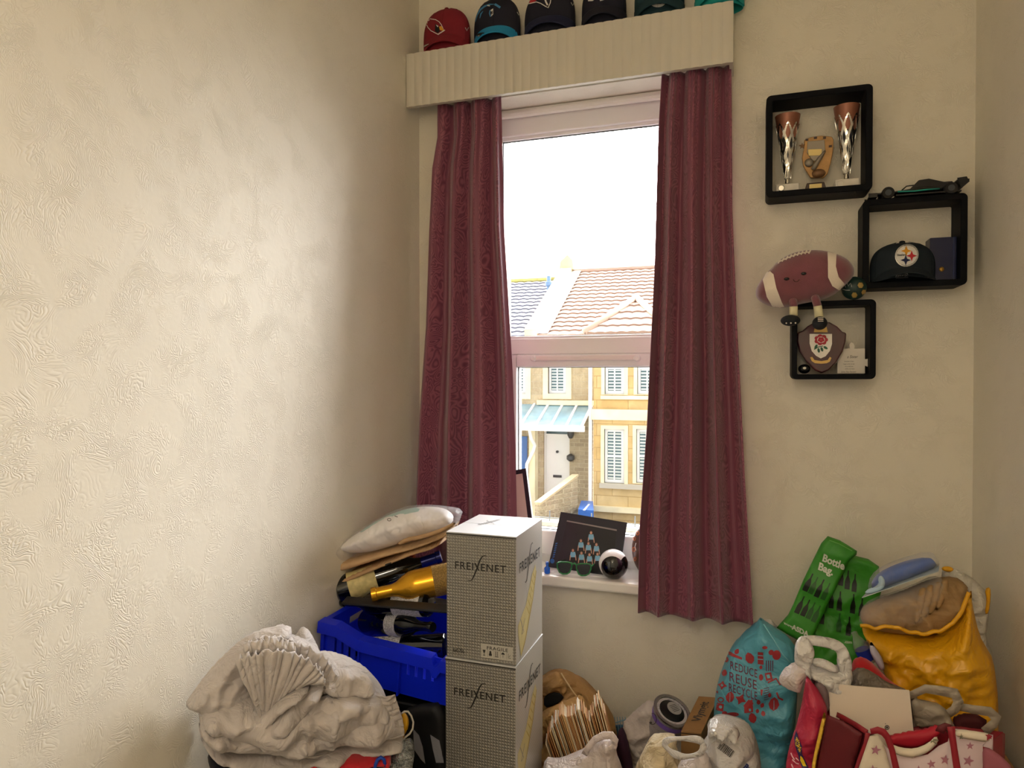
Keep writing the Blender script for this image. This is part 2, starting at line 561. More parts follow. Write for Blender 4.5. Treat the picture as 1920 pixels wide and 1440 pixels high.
bars(sl, xg - .012, WX1 - .045, WZ0 + .045, zTr0, (xs - xg + .012, .06, max(.03, zB - WZ0 - .045), zTr0 - zS), FY0 - .014, FY1 - .01)
sash = obj('opening_sash', sl, M_UPVC, win, bevel=.005)
gk = MB(); bars(gk, xs - .001, WX1 - .104, zB - .001, zS + .001, (.003, .003, .003, .003), FY0 + .008, FY0 + .02)
obj('rubber_seal', gk, mat('black_rubber', '26282a', .6), win)
gk = MB(); bars(gk, xg + .0065, WX1 - .064, zTr1 + .009, zT + .001, (.003, .003, .003, .003), FY0 + .022, FY0 + .032)
obj('rubber_seal', gk, mat('black_rubber'), win)
# night vent on top of the sash
va, vb = P(1001, 672, FY0 - .02), P(1195, 672, FY0 - .02)
vt = MB().box((va.x, FY0 - .03, va.z - .009), (vb.x, FY0 - .013, va.z + .009))
vent = obj('trickle_vent', vt, mat('vent_plastic', 'e6dedf', .4), win, bevel=.005)
for q in (va, vb):
    obj('vent_cap', MB().lathe([(.011, 0), (.011, .02), (.008, .023)], 20, Matrix.Translation((q.x, FY0 - .012, q.z)) @ Matrix.Rotation(R(90), 4, 'X')), M_UPVC, vent, smooth=40)
def glass_material():
    s = N('window_glass')
    tr = s.n('BsdfTransparent'); gl = s.n('BsdfGlossy'); gl.inputs['Roughness'].default_value = .02
    fr_ = s.n('Fresnel'); fr_.inputs[0].default_value = 1.35
    mx = s.n('MixShader'); s.l(fr_.outputs[0], mx.inputs[0]); s.l(tr.outputs[0], mx.inputs[1]); s.l(gl.outputs[0], mx.inputs[2])
    s.l(mx.outputs[0], s.o.inputs[0]); return s.m
M_GLASS = glass_material()
obj('pane', MB().box((xg + .002, FY0 + .030, zTr1), (WX1 - .056, FY0 + .036, zT + .01)), M_GLASS, win)
obj('pane', MB().box((xs, FY0 + .018, zB), (WX1 - .103, FY0 + .024, zS)), M_GLASS, win)
# cove between the head of the opening and the frame
hz = P(1090, 205, FY0).z
cv = MB(); prof = [(YW + .01, WZ1 - .0)] + [(FY0 - .005 - .05 * math.cos(R(a)) * 1, hz - .0 + .05 * 1 - .05 * math.sin(R(a)) * 1) for a in range(0, 91, 15)]
M_COVE = M_CREAMP
obj('head_cove', MB().box((WX0, FY0 - .03, WZ1 - .03), (WX1, FY0, WZ1)), M_WHITE, win, bevel=.012)
# sill board
sm = MB().box((WX0 - .06, YW - .045, WZ0 - .018), (WX1 + .06, YW, WZ0 + .018)).box((WX0, YW, WZ0 - .018), (WX1, FY0, WZ0 + .018))
sill = obj('window_sill', sm, M_WHITE, win, merge=.0001); rnd(sill, .008, 3)
SILL = WZ0 + .018

# ---------------------------------------------------------------- pelmet over the window
pz0, pz1 = P(1071, 161, 2.195).z, P(1067, 55, 2.195).z
pz0, pz1 = 2.302, 2.486
PELX1 = -.042
pel = thing('pelmet', 'cream ribbed pelmet box over the window with caps lined on top', 'pelmet', (XL, 2.195, pz0))
xs_ = []; npl = 36; wpl = (PELX1 - XL - .004) / npl
mb = MB(); ring = []
for i in range(npl):
    x = XL + .002 + i * wpl
    for a, d in ((0, 0), (.12, .0012), (.3, .0024), (.5, .0030), (.7, .0024), (.88, .0012)):
        ring.append((x + a * wpl, 2.195 - d))
ring.append((PELX1, 2.195))
fv = [Vector((x, y, z)) for z in (pz0, pz1) for x, y in ring] + [Vector((x, 2.21, z)) for z in (pz0, pz1) for x, y in ring]
n_ = len(ring); fs = []
for i in range(n_ - 1):
    fs += [(i, i + 1, n_ + i + 1, n_ + i), (2 * n_ + i, 3 * n_ + i, 3 * n_ + i + 1, 2 * n_ + i + 1), (i, 2 * n_ + i, 2 * n_ + i + 1, i + 1), (n_ + i, n_ + i + 1, 3 * n_ + i + 1, 3 * n_ + i)]
fs += [(0, n_, 3 * n_, 2 * n_), (n_ - 1, 3 * n_ - 1, 4 * n_ - 1, 2 * n_ - 1)]
mb.add(fv, fs)
M_PEL = mat('pelmet_cream_plastic', 'cdc8bc', .45, bump=.1, bscale=40)
obj('front_panel', mb, M_PEL, pel, smooth=18)
obj('end_panel', MB().box((PELX1 - .012, 2.21, pz0 - .0), (PELX1, 2.30, pz1)), M_PEL, pel, bevel=.001)
obj('top_board', MB().box((XL + .002, 2.21, pz1 - .018), (PELX1 - .012, 2.30, pz1 - .002)), M_PEL, pel)
obj('curtain_rail', MB().box((XL + .02, 2.245, pz0 + .06), (PELX1 - .03, 2.26, pz0 + .075)), M_WHITE, pel)

# ---------------------------------------------------------------- curtains
def curtain_material():
    s = N('maroon_damask')
    uv = s.n('TexCoord').outputs['UV']
    sx = s.n('SeparateXYZ'); s.l(uv, sx.inputs[0])
    period = s.math('FRACT', s.math('DIVIDE', sx.outputs[0], .15))
    band = s.math('GREATER_THAN', period, .40)
    # scrollwork: swirling contours of a warped field
    nz = s.n('TexNoise'); nz.inputs['Scale'].default_value = 9; nz.inputs['Detail'].default_value = 0; s.l(uv, nz.inputs['Vector'])
    vm = s.n('VectorMath', operation='MULTIPLY_ADD'); s.l(nz.outputs['Color'], vm.inputs[0]); vm.inputs[1].default_value = (.24, .24, .24); s.l(uv, vm.inputs[2])
    vo = s.n('TexVoronoi'); vo.inputs['Scale'].default_value = 17; s.l(vm.outputs[0], vo.inputs['Vector'])
    sc = s.math('SINE', s.math('MULTIPLY', vo.outputs['Distance'], 30))
    scroll = s.math('MULTIPLY_ADD', sc, .5, .5)
    n2 = s.n('TexNoise'); n2.inputs['Scale'].default_value = 1.0
    mp = s.n('Mapping'); mp.inputs['Scale'].default_value = (420, 2, 1); s.l(uv, mp.inputs[0]); s.l(mp.outputs[0], n2.inputs['Vector'])
    stripe = s.math('GREATER_THAN', s.math('SINE', s.math('MULTIPLY', sx.outputs[0], 900)), .1)
    fac = s.math('ADD', s.math('MULTIPLY', band, scroll), s.math('MULTIPLY', s.math('SUBTRACT', 1, band), s.math('MULTIPLY', stripe, .75)))
    c = s.mix(fac, '6c3048', '96566a')
    s.base(c)
    s.p(Roughness=.48, Sheen_Weight=.3)
    s.bump(s.math('ADD', s.math('MULTIPLY', fac, .6), n2.outputs['Fac']), .25, .0006)
    tl = s.n('BsdfTranslucent'); s.l(c, tl.inputs[0])
    mx = s.n('MixShader'); mx.inputs[0].default_value = .06
    s.l(s.b.outputs[0], mx.inputs[1]); s.l(tl.outputs[0], mx.inputs[2]); s.l(mx.outputs[0], s.o.inputs[0])
    return s.m
M_CURT = curtain_material()
def interp(tab, t):
    for (a, va), (b, vb) in zip(tab, tab[1:]):
        if t <= b: 
            k = (t - a) / (b - a); return va + (vb - va) * k
    return tab[-1][1]
def curtain(name, label, L, Rr, z1, z0, folds, seed, y_top, y_bot, width):
    """L,R: tables of picture y -> picture x for both edges"""
    t = thing(name, label, 'curtain', (P(L[0][1], L[0][0], y_top).x, y_top, z1))
    nu, nv = 300, 130
    mb = MB(); uv = []
    for j in range(nv):
        v = j / (nv - 1); z = z1 + (z0 - z1) * v; Y = y_top + (y_bot - y_top) * v
        # picture y of this height (at the middle of the curtain)
        pyv = 705 + (CAM.z - z) / (Y * .965) * FPX
        xl = P(interp(L, pyv), pyv, Y).x; xr = P(interp(Rr, pyv), pyv, Y).x
        amp0 = .014 + .022 * min(1, v * 1.6) - .010 * v
        for i in range(nu):
            u = i / (nu - 1); amp = amp0 * min(1, .25 + u * 14, .25 + (1 - u) * 14)
            w = u + .02 * math.sin(6.3 * u * 2 + seed) + .010 * noise.noise(Vector((u * 3, v * 2.2, seed)))
            ph = 2 * math.pi * folds * w + seed
            f = math.sin(ph) + .28 * math.sin(2 * ph + 1.1 + v * 1.2) + .55 * noise.noise(Vector((u * 7, v * 1.3, seed + 5)))
            # pinch folds at the heading
            f += (1 - min(1, v * 5)) * .35 * math.sin(2 * math.pi * folds * 3.1 * w)
            dx = math.cos(ph) * amp * .35
            zz = z + (.012 * f * .5 if j == nv - 1 else 0) * 0 + v * .003 * f
            mb.v.append(Vector((xl + (xr - xl) * u + dx, Y - amp * f, zz)))
            uv.append((u * width, z))
    for j in range(nv - 1):
        for i in range(nu - 1):
            a = j * nu + i; mb.f.append([a, a + 1, a + nu + 1, a + nu])
    o = obj('curtain_panel', mb, M_CURT, t, smooth=True, uv=uv)
    o.modifiers.new('s', 'SOLIDIFY').thickness = .0025
    # bottom hem, slightly thicker
    hb = MB(); hu = []
    for k in range(7):
        row = nv - 1 - (6 - k)
        for i in range(nu):
            p = mb.v[row * nu + i]; hb.v.append(Vector((p.x, p.y - .0022, p.z))); hu.append(uv[row * nu + i])
    for j in range(6):
        for i in range(nu - 1):
            a = j * nu + i; hb.f.append([a, a + 1, a + nu + 1, a + nu])
    h = obj('hem', hb, M_CURT, t, smooth=True, uv=hu)
    h.modifiers.new('s', 'SOLIDIFY').thickness = .002
    return t
curtain('curtain', 'maroon damask curtain at the left side of the window, ending behind the packages', 
        [(100, 822), (200, 822), (265, 812), (400, 806), (600, 800), (800, 788), (960, 783), (1200, 778)],
        [(100, 940), (185, 942), (400, 946), (520, 953), (700, 963), (850, 968), (960, 970), (1200, 974)],
        2.32, .60, 3.2, 1.1, 2.248, 2.185, .95)
curtain('curtain', 'maroon damask curtain at the right side of the window, hanging free above the floor',
        [(100, 1243), (235, 1235), (350, 1232), (500, 1228), (650, 1221), (800, 1214), (1000, 1200), (1160, 1197)],
        [(100, 1370), (400, 1371), (600, 1379), (750, 1387), (900, 1395), (1030, 1403), (1160, 1411)],
        2.32, .615, 3.5, 3.9, 2.248, 2.185, 1.05)
# ================================================================ the street outside
def stone_mat(name, c1, c2, mortar, w, h, bumpd=.02, rough=.9, off=.5):
    s = N(name); co = s.coord(rot=(R(90), 0, 0))
    br = s.n('TexBrick'); s.l(co, br.inputs['Vector'])
    br.inputs['Color1'].default_value = lin(c1); br.inputs['Color2'].default_value = lin(c2); br.inputs['Mortar'].default_value = lin(mortar)
    br.inputs['Scale'].default_value = 1; br.inputs['Mortar Size'].default_value = .012; br.inputs['Brick Width'].default_value = w; br.inputs['Row Height'].default_value = h
    br.inputs['Mortar Smooth'].default_value = .3
    br.offset = off
    nz = s.noise(s.coord(), 3.0, 5, .5)
    c = s.mix(nz, br.outputs['Color'], '8a6f45', 'MULTIPLY'); 
    x = s.mix(.55, br.outputs['Color'], c)
    s.base(x); s.p(Roughness=rough)
    hh = s.math('ADD', s.math('MULTIPLY', br.outputs['Fac'], -1.0), s.math('MULTIPLY', s.noise(s.coord(), 12, 4), 1.2))
    s.bump(hh, .8, bumpd)
    return s.m
M_BATH = stone_mat('bath_stone_ashlar', 'dcbd80', 'e4cb96', 'c8aa72', .9, .34, .006)
M_ROCK = stone_mat('rock_faced_stone', 'c6b595', 'd6c6a2', 'ddd0b0', .42, .2, .05)
M_RUBBLE = stone_mat('rubble_stone', 'a89a80', 'c0b294', 'cfc3a5', .3, .12, .05)
M_DRESS = mat('pale_dressed_stone', 'e8dcb8', .85, var=.12, vscale=2, bump=.3, bscale=8, bdist=.01)
M_EXW = mat('exterior_white_paint', 'eceae6', .5)
M_LEAD = mat('pale_lead', 'aab2b6', .5, metal=.2, var=.15, vscale=3)
def tile_mat(name, a, b):
    s = N(name); co = s.coord()
    s.base(s.mix(s.noise(co, 2.5, 5), a, b)); s.p(Roughness=.85)
    s.bump(s.noise(co, 20, 3), .3, .01); return s.m
M_TILE_R = tile_mat('terracotta_tiles', '94796a', 'ab8f7f')
M_TILE_L = tile_mat('grey_tiles', '6d7280', '85868f')

YF, YR = 20.0, 19.5
zE = P(1110, 629, 19.6).z; YRG = 24.0; zR = P(1110, 510, YRG).z
slope = (zR - zE) / (YRG - 19.6)
def tiles(x0, x1, ya, za, yb, zb, rows, tw=.30, clip=None):
    """stepped courses of rounded tiles from the eave (ya,za) up to (yb,zb)"""
    mb = MB(); nseg = int((x1 - x0) / tw * 6)
    up = Vector((0, yb - ya, zb - za)); L = up.length; up.normalize(); nr = Vector((0, -up.z, up.y))
    for r in range(rows):
        s0, s1 = r / rows * L, (r + 1) / rows * L
        a0, a1 = 0., 1.
        if clip:
            cl = clip((r + .0) / rows); cr = clip((r + 1) / rows)
            lo0, hi0 = cl; lo1, hi1 = cr
        else: lo0 = lo1 = x0; hi0 = hi1 = x1
        o = len(mb.v)
        for k in range(nseg + 1):
            t = k / nseg
            for (s_, lo_, hi_, lift) in ((s0, lo0, hi0, 0.0), (s0, lo0, hi0, .05), (s1, lo1, hi1, .008)):
                x = lo_ + (hi_ - lo_) * t
                wv = .028 * abs(math.sin(math.pi * (x - x0) / tw))
                p = Vector((x, ya, za)) + up * s_ + nr * ((wv + lift) if lift else -.02)
                mb.v.append(p)
        for k in range(nseg):
            b = o + 3 * k
            mb.f += [[b, b + 3, b + 4, b + 1], [b + 1, b + 4, b + 5, b + 2]]
    return mb
HX0, HXP, HX1 = -13.0, P(1003, 628, 19.7).x, 6.0
def house_window(root, px0, px1, py0, py1, Y, blinds=True):
    a, b = P(px0, py1, Y), P(px1, py0, Y)
    w = obj('window', MB(), M_EXW, root) if False else None
    mb = MB(); bars(mb, a.x, b.x, a.z, b.z, (.09, .09, .1, .08), Y - .02, Y + .05)
    zm = (a.z + b.z) / 2; xm = (a.x + b.x) / 2
    mb.box((a.x + .09, Y - .01, zm - .03), (b.x - .09, Y + .04, zm + .03))
    mb.box((xm - .02, Y - .005, a.z + .1), (xm + .02, Y + .03, b.z - .08))
    w = obj('window', mb, M_EXW, root)
    obj('pane', MB().box((a.x + .09, Y + .04, a.z + .1), (b.x - .09, Y + .045, b.z - .08)), mat('far_window_glass', '4e6a70', .08), w)
    if blinds:
        sb = MB(); n = int((b.z - a.z) / .09)
        for i in range(n):
            z = a.z + .12 + i * .09
            if z > b.z - .1: break
            sb.box((a.x + .1, Y + .025, z), (b.x - .1, Y + .038, z + .042))
        obj('venetian_blind', sb, mat('blind_slats', 'cfd6d2', .6), w)
    return w

# --- left house: rock faced stone, grey roof
hl = thing('house', 'grey-roofed stone terraced house with a blue front door across the street', 'house', (-8, YF, -3))
zG = -3.1
def wall_holes(mb, x0, x1, z0, z1, y0, y1, holes):
    xs_ = sorted({x0, x1} | {h[0] for h in holes} | {h[1] for h in holes}); zs_ = sorted({z0, z1} | {h[2] for h in holes} | {h[3] for h in holes})
    for i in range(len(xs_) - 1):
        for j in range(len(zs_) - 1):
            cx, cz = (xs_[i] + xs_[i + 1]) / 2, (zs_[j] + zs_[j + 1]) / 2
            if any(h[0] < cx < h[1] and h[2] < cz < h[3] for h in holes): continue
            mb.box((xs_[i], y0, zs_[j]), (xs_[i + 1], y1, zs_[j + 1]))
    return mb
xC = P(1113, 800, YF).x
def hole(px0, px1, py0, py1, Y):
    a, b = P(px0, py1, Y), P(px1, py0, Y); return (a.x, b.x, a.z, b.z)
hw = [hole(1028, 1062, 640, 738, YF), hole(955, 986, 640, 738, YF)]
hd = hole(1019, 1068, 803, 945, YF)
hr = thing('house', 'honey-coloured stone house with bay windows, white front door and terracotta roof across the street', 'house', (-2, YR, -3))
obj('wall', wall_holes(MB(), HX0, HXP, zG, zE, YF, YF + .3, hw[1:]), M_ROCK, hl)
obj('entrance_wall', wall_holes(MB(), HXP, xC, zG, zE, YF, YF + .3, hw[:1] + [hd]), M_ROCK, hr)
house_window(hr, 1028, 1062, 640, 738, YF + .1); house_window(hl, 955, 986, 640, 738, YF + .1)
for h, hl_ in zip(hw, (hr, hl)):
    q = MB(); bars(q, h[0] - .16, h[1] + .16, h[2] - .16, h[3] + .16, (.16, .16, .16, .16), YF - .04, YF + .1)
    obj('window_surround', q, M_DRESS, hl_)
# band of rougher blocks and string course
a = P(975, 757, YF); obj('string_course', MB().box((HXP, YF - .12, a.z - .02), (xC, YF, a.z + .12)), M_DRESS, hl)
# porch canopy of glass between bars
c0, c1 = P(940, 757, YF).z, P(975, 797, YF - 1.3).z
xa = HX0 + 3; xb = P(1110, 757, YF).x
def slab(x0, x1, ya, za, yb, zb, t):
    return MB().add([(x0, ya, za), (x1, ya, za), (x1, yb, zb), (x0, yb, zb), (x0, ya, za - t), (x1, ya, za - t), (x1, yb, zb - t), (x0, yb, zb - t)],
                    [(0, 1, 2, 3), (7, 6, 5, 4), (0, 4, 5, 1), (1, 5, 6, 2), (2, 6, 7, 3), (3, 7, 4, 0)])
obj('canopy_glass', slab(xa, xb, YF - 1.3, c1, YF, c0, .02), mat('canopy_glass', '8fb0bd', .15, spec=.8, var=.3, vscale=1.5), hr)
nb = 13
for i in range(nb + 1):
    x = xb - (xb - xa) * i / nb
    obj('glazing_bar', slab(x - .035, x + .035, YF - 1.32, c1 + .04, YF, c0 + .04, .05), M_EXW, hr)
obj('porch_gutter', MB().box((xa - .1, YF - 1.42, c1 - .14), (xb + .08, YF - 1.3, c1 + .02)), M_EXW, hr)
# door, transom, porch sides
dr = obj('front_door', MB().box((hd[0] + .06, YF + .12, P(1040, 960, YF).z), (hd[1] - .06, YF + .18, P(1040, 817, YF).z)), M_EXW, hr)
k_ = P(1045, 847, YF + .1); obj('knocker', MB().lathe([(.04, 0), (.04, .05)], 16, Matrix.Translation((k_.x, YF + .12, k_.z)) @ Matrix.Rotation(R(90), 4, 'X')), mat('dark_metal', '333333', .4), dr)
k_ = P(1045, 893, YF + .1); obj('letter_slot', MB().box((k_.x - .13, YF + .09, k_.z - .035), (k_.x + .13, YF + .13, k_.z + .035)), mat('dark_metal'), dr)
obj('door_frame', wall_holes(MB(), hd[0], hd[1], P(1040, 960, YF).z, hd[3], YF + .08, YF + .2, [(hd[0] + .06, hd[1] - .06, P(1040, 961, YF).z, P(1040, 817, YF).z), (hd[0] + .06, hd[1] - .06, P(1040, 814, YF).z, hd[3] - .05)]), M_EXW, hr)
obj('door_transom', MB().box((hd[0] + .06, YF + .14, P(1040, 815, YF).z), (hd[1] - .06, YF + .16, hd[3] - .05)), mat('far_window_glass'), hr)
obj('door_step', MB().box((hd[0] - .3, YF - 1.2, zG), (hd[1] + .1, YF - .11, P(1040, 962, YF).z)), M_DRESS, hr)
a = P(1070, 850, YF); 
obj('porch_wall', MB().box((P(1069, 850, YF - .1).x, YF - .10, zG), (xC, YF, c1 + .5)), M_RUBBLE, hr)
a = P(1000, 850, YF - .8); obj('porch_pillar', MB().box((P(992, 850, YF - .9).x, YF - .9, zG), (P(1003, 850, YF - .9).x, YF - .6, c1 - .1)), M_DRESS, hr)
obj('downpipe', MB().tube([P(992, 803, YF - 1.3), P(996, 822, YF - 1.2), P(1003, 835, YF - 1.0), P(1000, 845, YF - .95), P(988, 870, YF - .95), P(985, 945, YF - .95)], .05), M_EXW, hr)
obj('front_door', MB().box((P(970, 850, YF - .05).x, YF - .05, zG), (P(988, 850, YF - .05).x, YF, P(980, 818, YF).z)), mat('blue_door_paint', '3f6fae', .4), hl)
k_ = P(1071, 858, YF - .15); obj('wall_lantern', MB().lathe([(.05, 0), (.12, .06), (.12, .16), (.03, .22)], 16, Matrix.Translation((k_.x, YF - .22, k_.z - .1))), mat('dark_metal'), hr, smooth=40)
k_ = P(1071, 812, YF - .15); obj('wall_lantern', MB().lathe([(.05, 0), (.10, .1), (.10, .3), (.03, .36)], 16, Matrix.Translation((k_.x, YF - .22, k_.z - .15))), mat('dark_metal'), hr, smooth=40)
obj('roof', tiles(HX0, HXP - .25, 19.6, zE, YRG, zR - .25, 16), M_TILE_L, hl, smooth=50)
obj('roof_back', slab(HX0, HXP, YRG, zR - .25, YRG + 4, zE - .2, .1), M_TILE_L, hl)
obj('ridge', MB().tube([(HX0, YRG, zR - .22), (HXP - .1, YRG, zR - .22)], .12), mat('mossy_ridge', 'a8a25c', .9, var=.4, vscale=3), hl)
obj('gutter', MB().box((HX0, 19.40, zE - .19), (HXP, 19.58, zE - .03)), M_EXW, hl)
# flue
q = P(1029, 545, 22.6); fl = obj('flue_pipe', MB().lathe([(.07, -.5), (.07, .15), (.12, .16), (.12, .3), (.07, .32), (.07, .5)], 16, Matrix.Translation(q)), mat('blue_grey_flue', '6f8fb8', .5), hl, smooth=40)
# --- party wall coping stepping up between the two roofs
def yz(t): return 19.55 + (YRG - 19.55) * t, zE + (zR - zE) * t
cp = MB()
y0, z0 = yz(0); y1, z1 = yz(1.0)
cp.add([(HXP - .28, y0, z0 - .3), (HXP + .1, y0, z0 - .3), (HXP + .1, y0, z0 + .22), (HXP - .28, y0, z0 + .22),
        (HXP - .28, y1, z1 - .3), (HXP + .1, y1, z1 - .3), (HXP + .1, y1, z1 + .28), (HXP - .28, y1, z1 + .28)],
       [(0, 1, 2, 3), (7, 6, 5, 4), (0, 4, 5, 1), (1, 5, 6, 2), (2, 6, 7, 3), (3, 7, 4, 0)])
M_COPE = mat('weathered_coping', 'd8c9a0', .9, var=.2, vscale=1.4)
obj('parapet_coping', cp, M_COPE, hl)
obj('coping_apex', MB().prism([(HXP - .35, YRG - .2, zR + .1), (HXP + .18, YRG - .2, zR + .1), (HXP + .14, YRG - .2, zR + .42), (HXP - .05, YRG - .2, zR + .62), (HXP - .3, YRG - .2, zR + .42)], (0, -1, 0), .5), M_COPE, hl)

# --- right house: honey coloured ashlar bay, terracotta roof
xD = P(1113, 800, YR).x
holes = []
wins = [(1134, 1171, 640, 739), (1195, 1232, 640, 739), (1258, 1295, 640, 739), (1133, 1171, 805, 905), (1193, 1231, 805, 905), (1256, 1294, 805, 905)]
holes = [hole(*w, YR) for w in wins]
obj('wall', wall_holes(MB(), xD, HX1, zG, zE, YR, YR + .35, holes), M_BATH, hr)
for w in wins: house_window(hr, *w, YR + .1)
for h in holes:
    q = MB(); bars(q, h[0] - .1, h[1] + .1, h[2] - .02, h[3] + .1, (.1, .1, .02, .1), YR - .03, YR + .1); obj('window_surround', q, M_DRESS, hr)
z = P(1170, 742, YR - .1).z; obj('bay_sill', MB().box((P(1128, 742, YR).x, YR - .16, z - .1), (HX1, YR, z)), M_DRESS, hr)
z = P(1170, 908, YR - .1).z; obj('bay_sill', MB().box((P(1126, 742, YR).x, YR - .16, z - .13), (HX1, YR, z)), mat('grey_stone_sill', 'b9b2a2', .8), hr)
z1_, z0_ = P(1170, 768, YR - .12).z, P(1170, 788, YR - .12).z
obj('band_course', MB().box((xD - .05, YR - .14, z0_), (HX1, YR, z1_)), M_DRESS, hr)
z1_, z0_ = P(1170, 952, YR - .12).z, P(1170, 962, YR - .12).z
obj('plinth_course', MB().box((xD - .05, YR - .14, z0_), (HX1, YR, z1_)), M_DRESS, hr)
obj('downpipe', MB().tube([(xD - .08, YR - .08, zE), (xD - .08, YR - .08, zG)], .055), M_EXW, hr)
obj('roof', tiles(HXP + .12, HX1, 19.6, zE, YRG, zR, 17), M_TILE_R, hr, smooth=50)
obj('roof_back', slab(HXP, HX1, YRG, zR, YRG + 4, zE - .2, .1), M_TILE_R, hr)
obj('ridge', MB().tube([(HXP + .1, YRG, zR + .03), (HX1, YRG, zR + .03)], .11), M_TILE_R, hr)
obj('lead_flashing', slab(HXP + .1, HXP + .42, 19.6, zE + .11, YRG, zR + .11, .02), mat('flashing', 'b9c3c6', .5), hr)
obj('gutter', MB().box((HXP, 19.36, zE - .19), (HX1, 19.56, zE - .03)), M_EXW, hr)
# hipped bay roof
A_ = P(1193, 563, 20.9); B_ = P(1096, 627, 19.25); xr_ = 2 * A_.x - B_.x
rows = 5
def clipf(t): return (B_.x + (A_.x - B_.x) * t, xr_ + (A_.x - xr_) * t)
obj('bay_roof', tiles(B_.x, xr_, 19.22, zE + .02, A_.y, A_.z, rows, clip=clipf), M_TILE_R, hr, smooth=50)
M_HIP = mat('hip_tiles', 'c7ac9a', .85)
for e in (B_.x, xr_):
    obj('hip_ridge', MB().tube([(e, 19.22, zE + .08), (A_.x, A_.y, A_.z + .08)], .10), M_HIP, hr, smooth=True)
    obj('bay_roof_side', MB().add([(e, 19.25, zE), (A_.x, A_.y, A_.z), (e + (.2 if e < A_.x else -.2), 20.6, zE + .55), ], [(0, 1, 2)]), M_TILE_R, hr)
# --- front stair wall and the small things of the front gardens
zt1, zt0 = P(1071, 893, 18.4), P(1003, 945, 17.0)
stw = MB(); a, b = P(1074, 893, 18.6), P(1003, 946, 17.2)
stw.add([(a.x, a.y, a.z), (b.x, b.y, b.z), (b.x, b.y, zG), (a.x, a.y, zG), (a.x + .14, a.y, a.z), (b.x + .14, b.y, b.z), (b.x + .14, b.y, zG), (a.x + .14, a.y, zG)],
        [(0, 1, 2, 3), (7, 6, 5, 4), (0, 4, 5, 1), (1, 5, 6, 2), (2, 6, 7, 3), (3, 7, 4, 0)])
sw = thing('garden_wall', 'sloping rubble stone wall beside the porch steps across the street', 'wall', (a.x, a.y, zG))
obj('masonry', stw, M_RUBBLE, sw)
cop = MB(); cop.add([(a.x - .02, a.y, a.z + .06), (b.x - .02, b.y, b.z + .06), (b.x - .02, b.y, b.z), (a.x - .02, a.y, a.z), (a.x + .16, a.y, a.z + .06), (b.x + .16, b.y, b.z + .06), (b.x + .16, b.y, b.z), (a.x + .16, a.y, a.z)],
        [(0, 1, 2, 3), (7, 6, 5, 4), (0, 4, 5, 1), (1, 5, 6, 2), (2, 6, 7, 3), (3, 7, 4, 0)])
obj('coping', cop, mat('stair_coping', 'b9a988', .9, var=.15, vscale=6), sw)
fw_ = thing('front_wall', 'low rubble stone wall along the pavement across the street', 'wall', (-8, 16.6, zG))
obj('masonry', MB().box((HX0, 16.4, zG), (HX1, 16.7, P(1050, 985, 16.5).z)), M_RUBBLE, fw_)
obj('coping', MB().box((HX0, 16.35, P(1050, 985, 16.5).z), (HX1, 16.75, P(1050, 978, 16.5).z)), M_DRESS, fw_)
bx = thing('storage_box', 'blue flat-topped box with a pale stripe beside the front steps across the street', 'box', (P(1090, 950, 18.4).x, 18.4, zG))
q = [P(1084, 964, 18.0), P(1113, 966, 18.0), P(1112, 937, 19.3), P(1090, 935, 19.3)]
zt = P(1090, 950, 18.4).z
q = [Vector((p.x, p.y, zt)) for p in q]
obj('body', MB().prism(q, (0, 0, 1), zt - zG), mat('blue_car_paint', '2a63b8', .4), bx)
q = [Vector((p.x, p.y, zt + .01)) for p in (P(1093, 964, 17.9), P(1097, 964, 17.9), P(1106, 940, 18.8), P(1103, 940, 18.8))]
obj('stripe', MB().prism(q, (0, 0, 1), .008), M_EXW, bx)
rl = thing('railing', 'thin metal railing along the top of the front wall across the street', 'railing', (-8, 16.5, zG))
zr_ = P(1050, 968, 16.5).z
obj('top_rail', MB().tube([(HX0, 16.5, zr_), (HX1, 16.5, zr_ - .12)], .012), mat('grey_iron', '6e7478', .5), rl)
for i in range(18):
    x = HX0 + i * 1.05
    obj('post', MB().tube([(x, 16.5, zr_ - .5), (x, 16.5, zr_ + .12)], .016), mat('grey_iron'), rl)
# ground
struct('street_ground', MB().box((-40, 3.2, zG - .2), (40, 60, zG)), mat('asphalt', '75736f', .9, var=.1, vscale=2, bump=.4, bscale=30, bdist=.01))
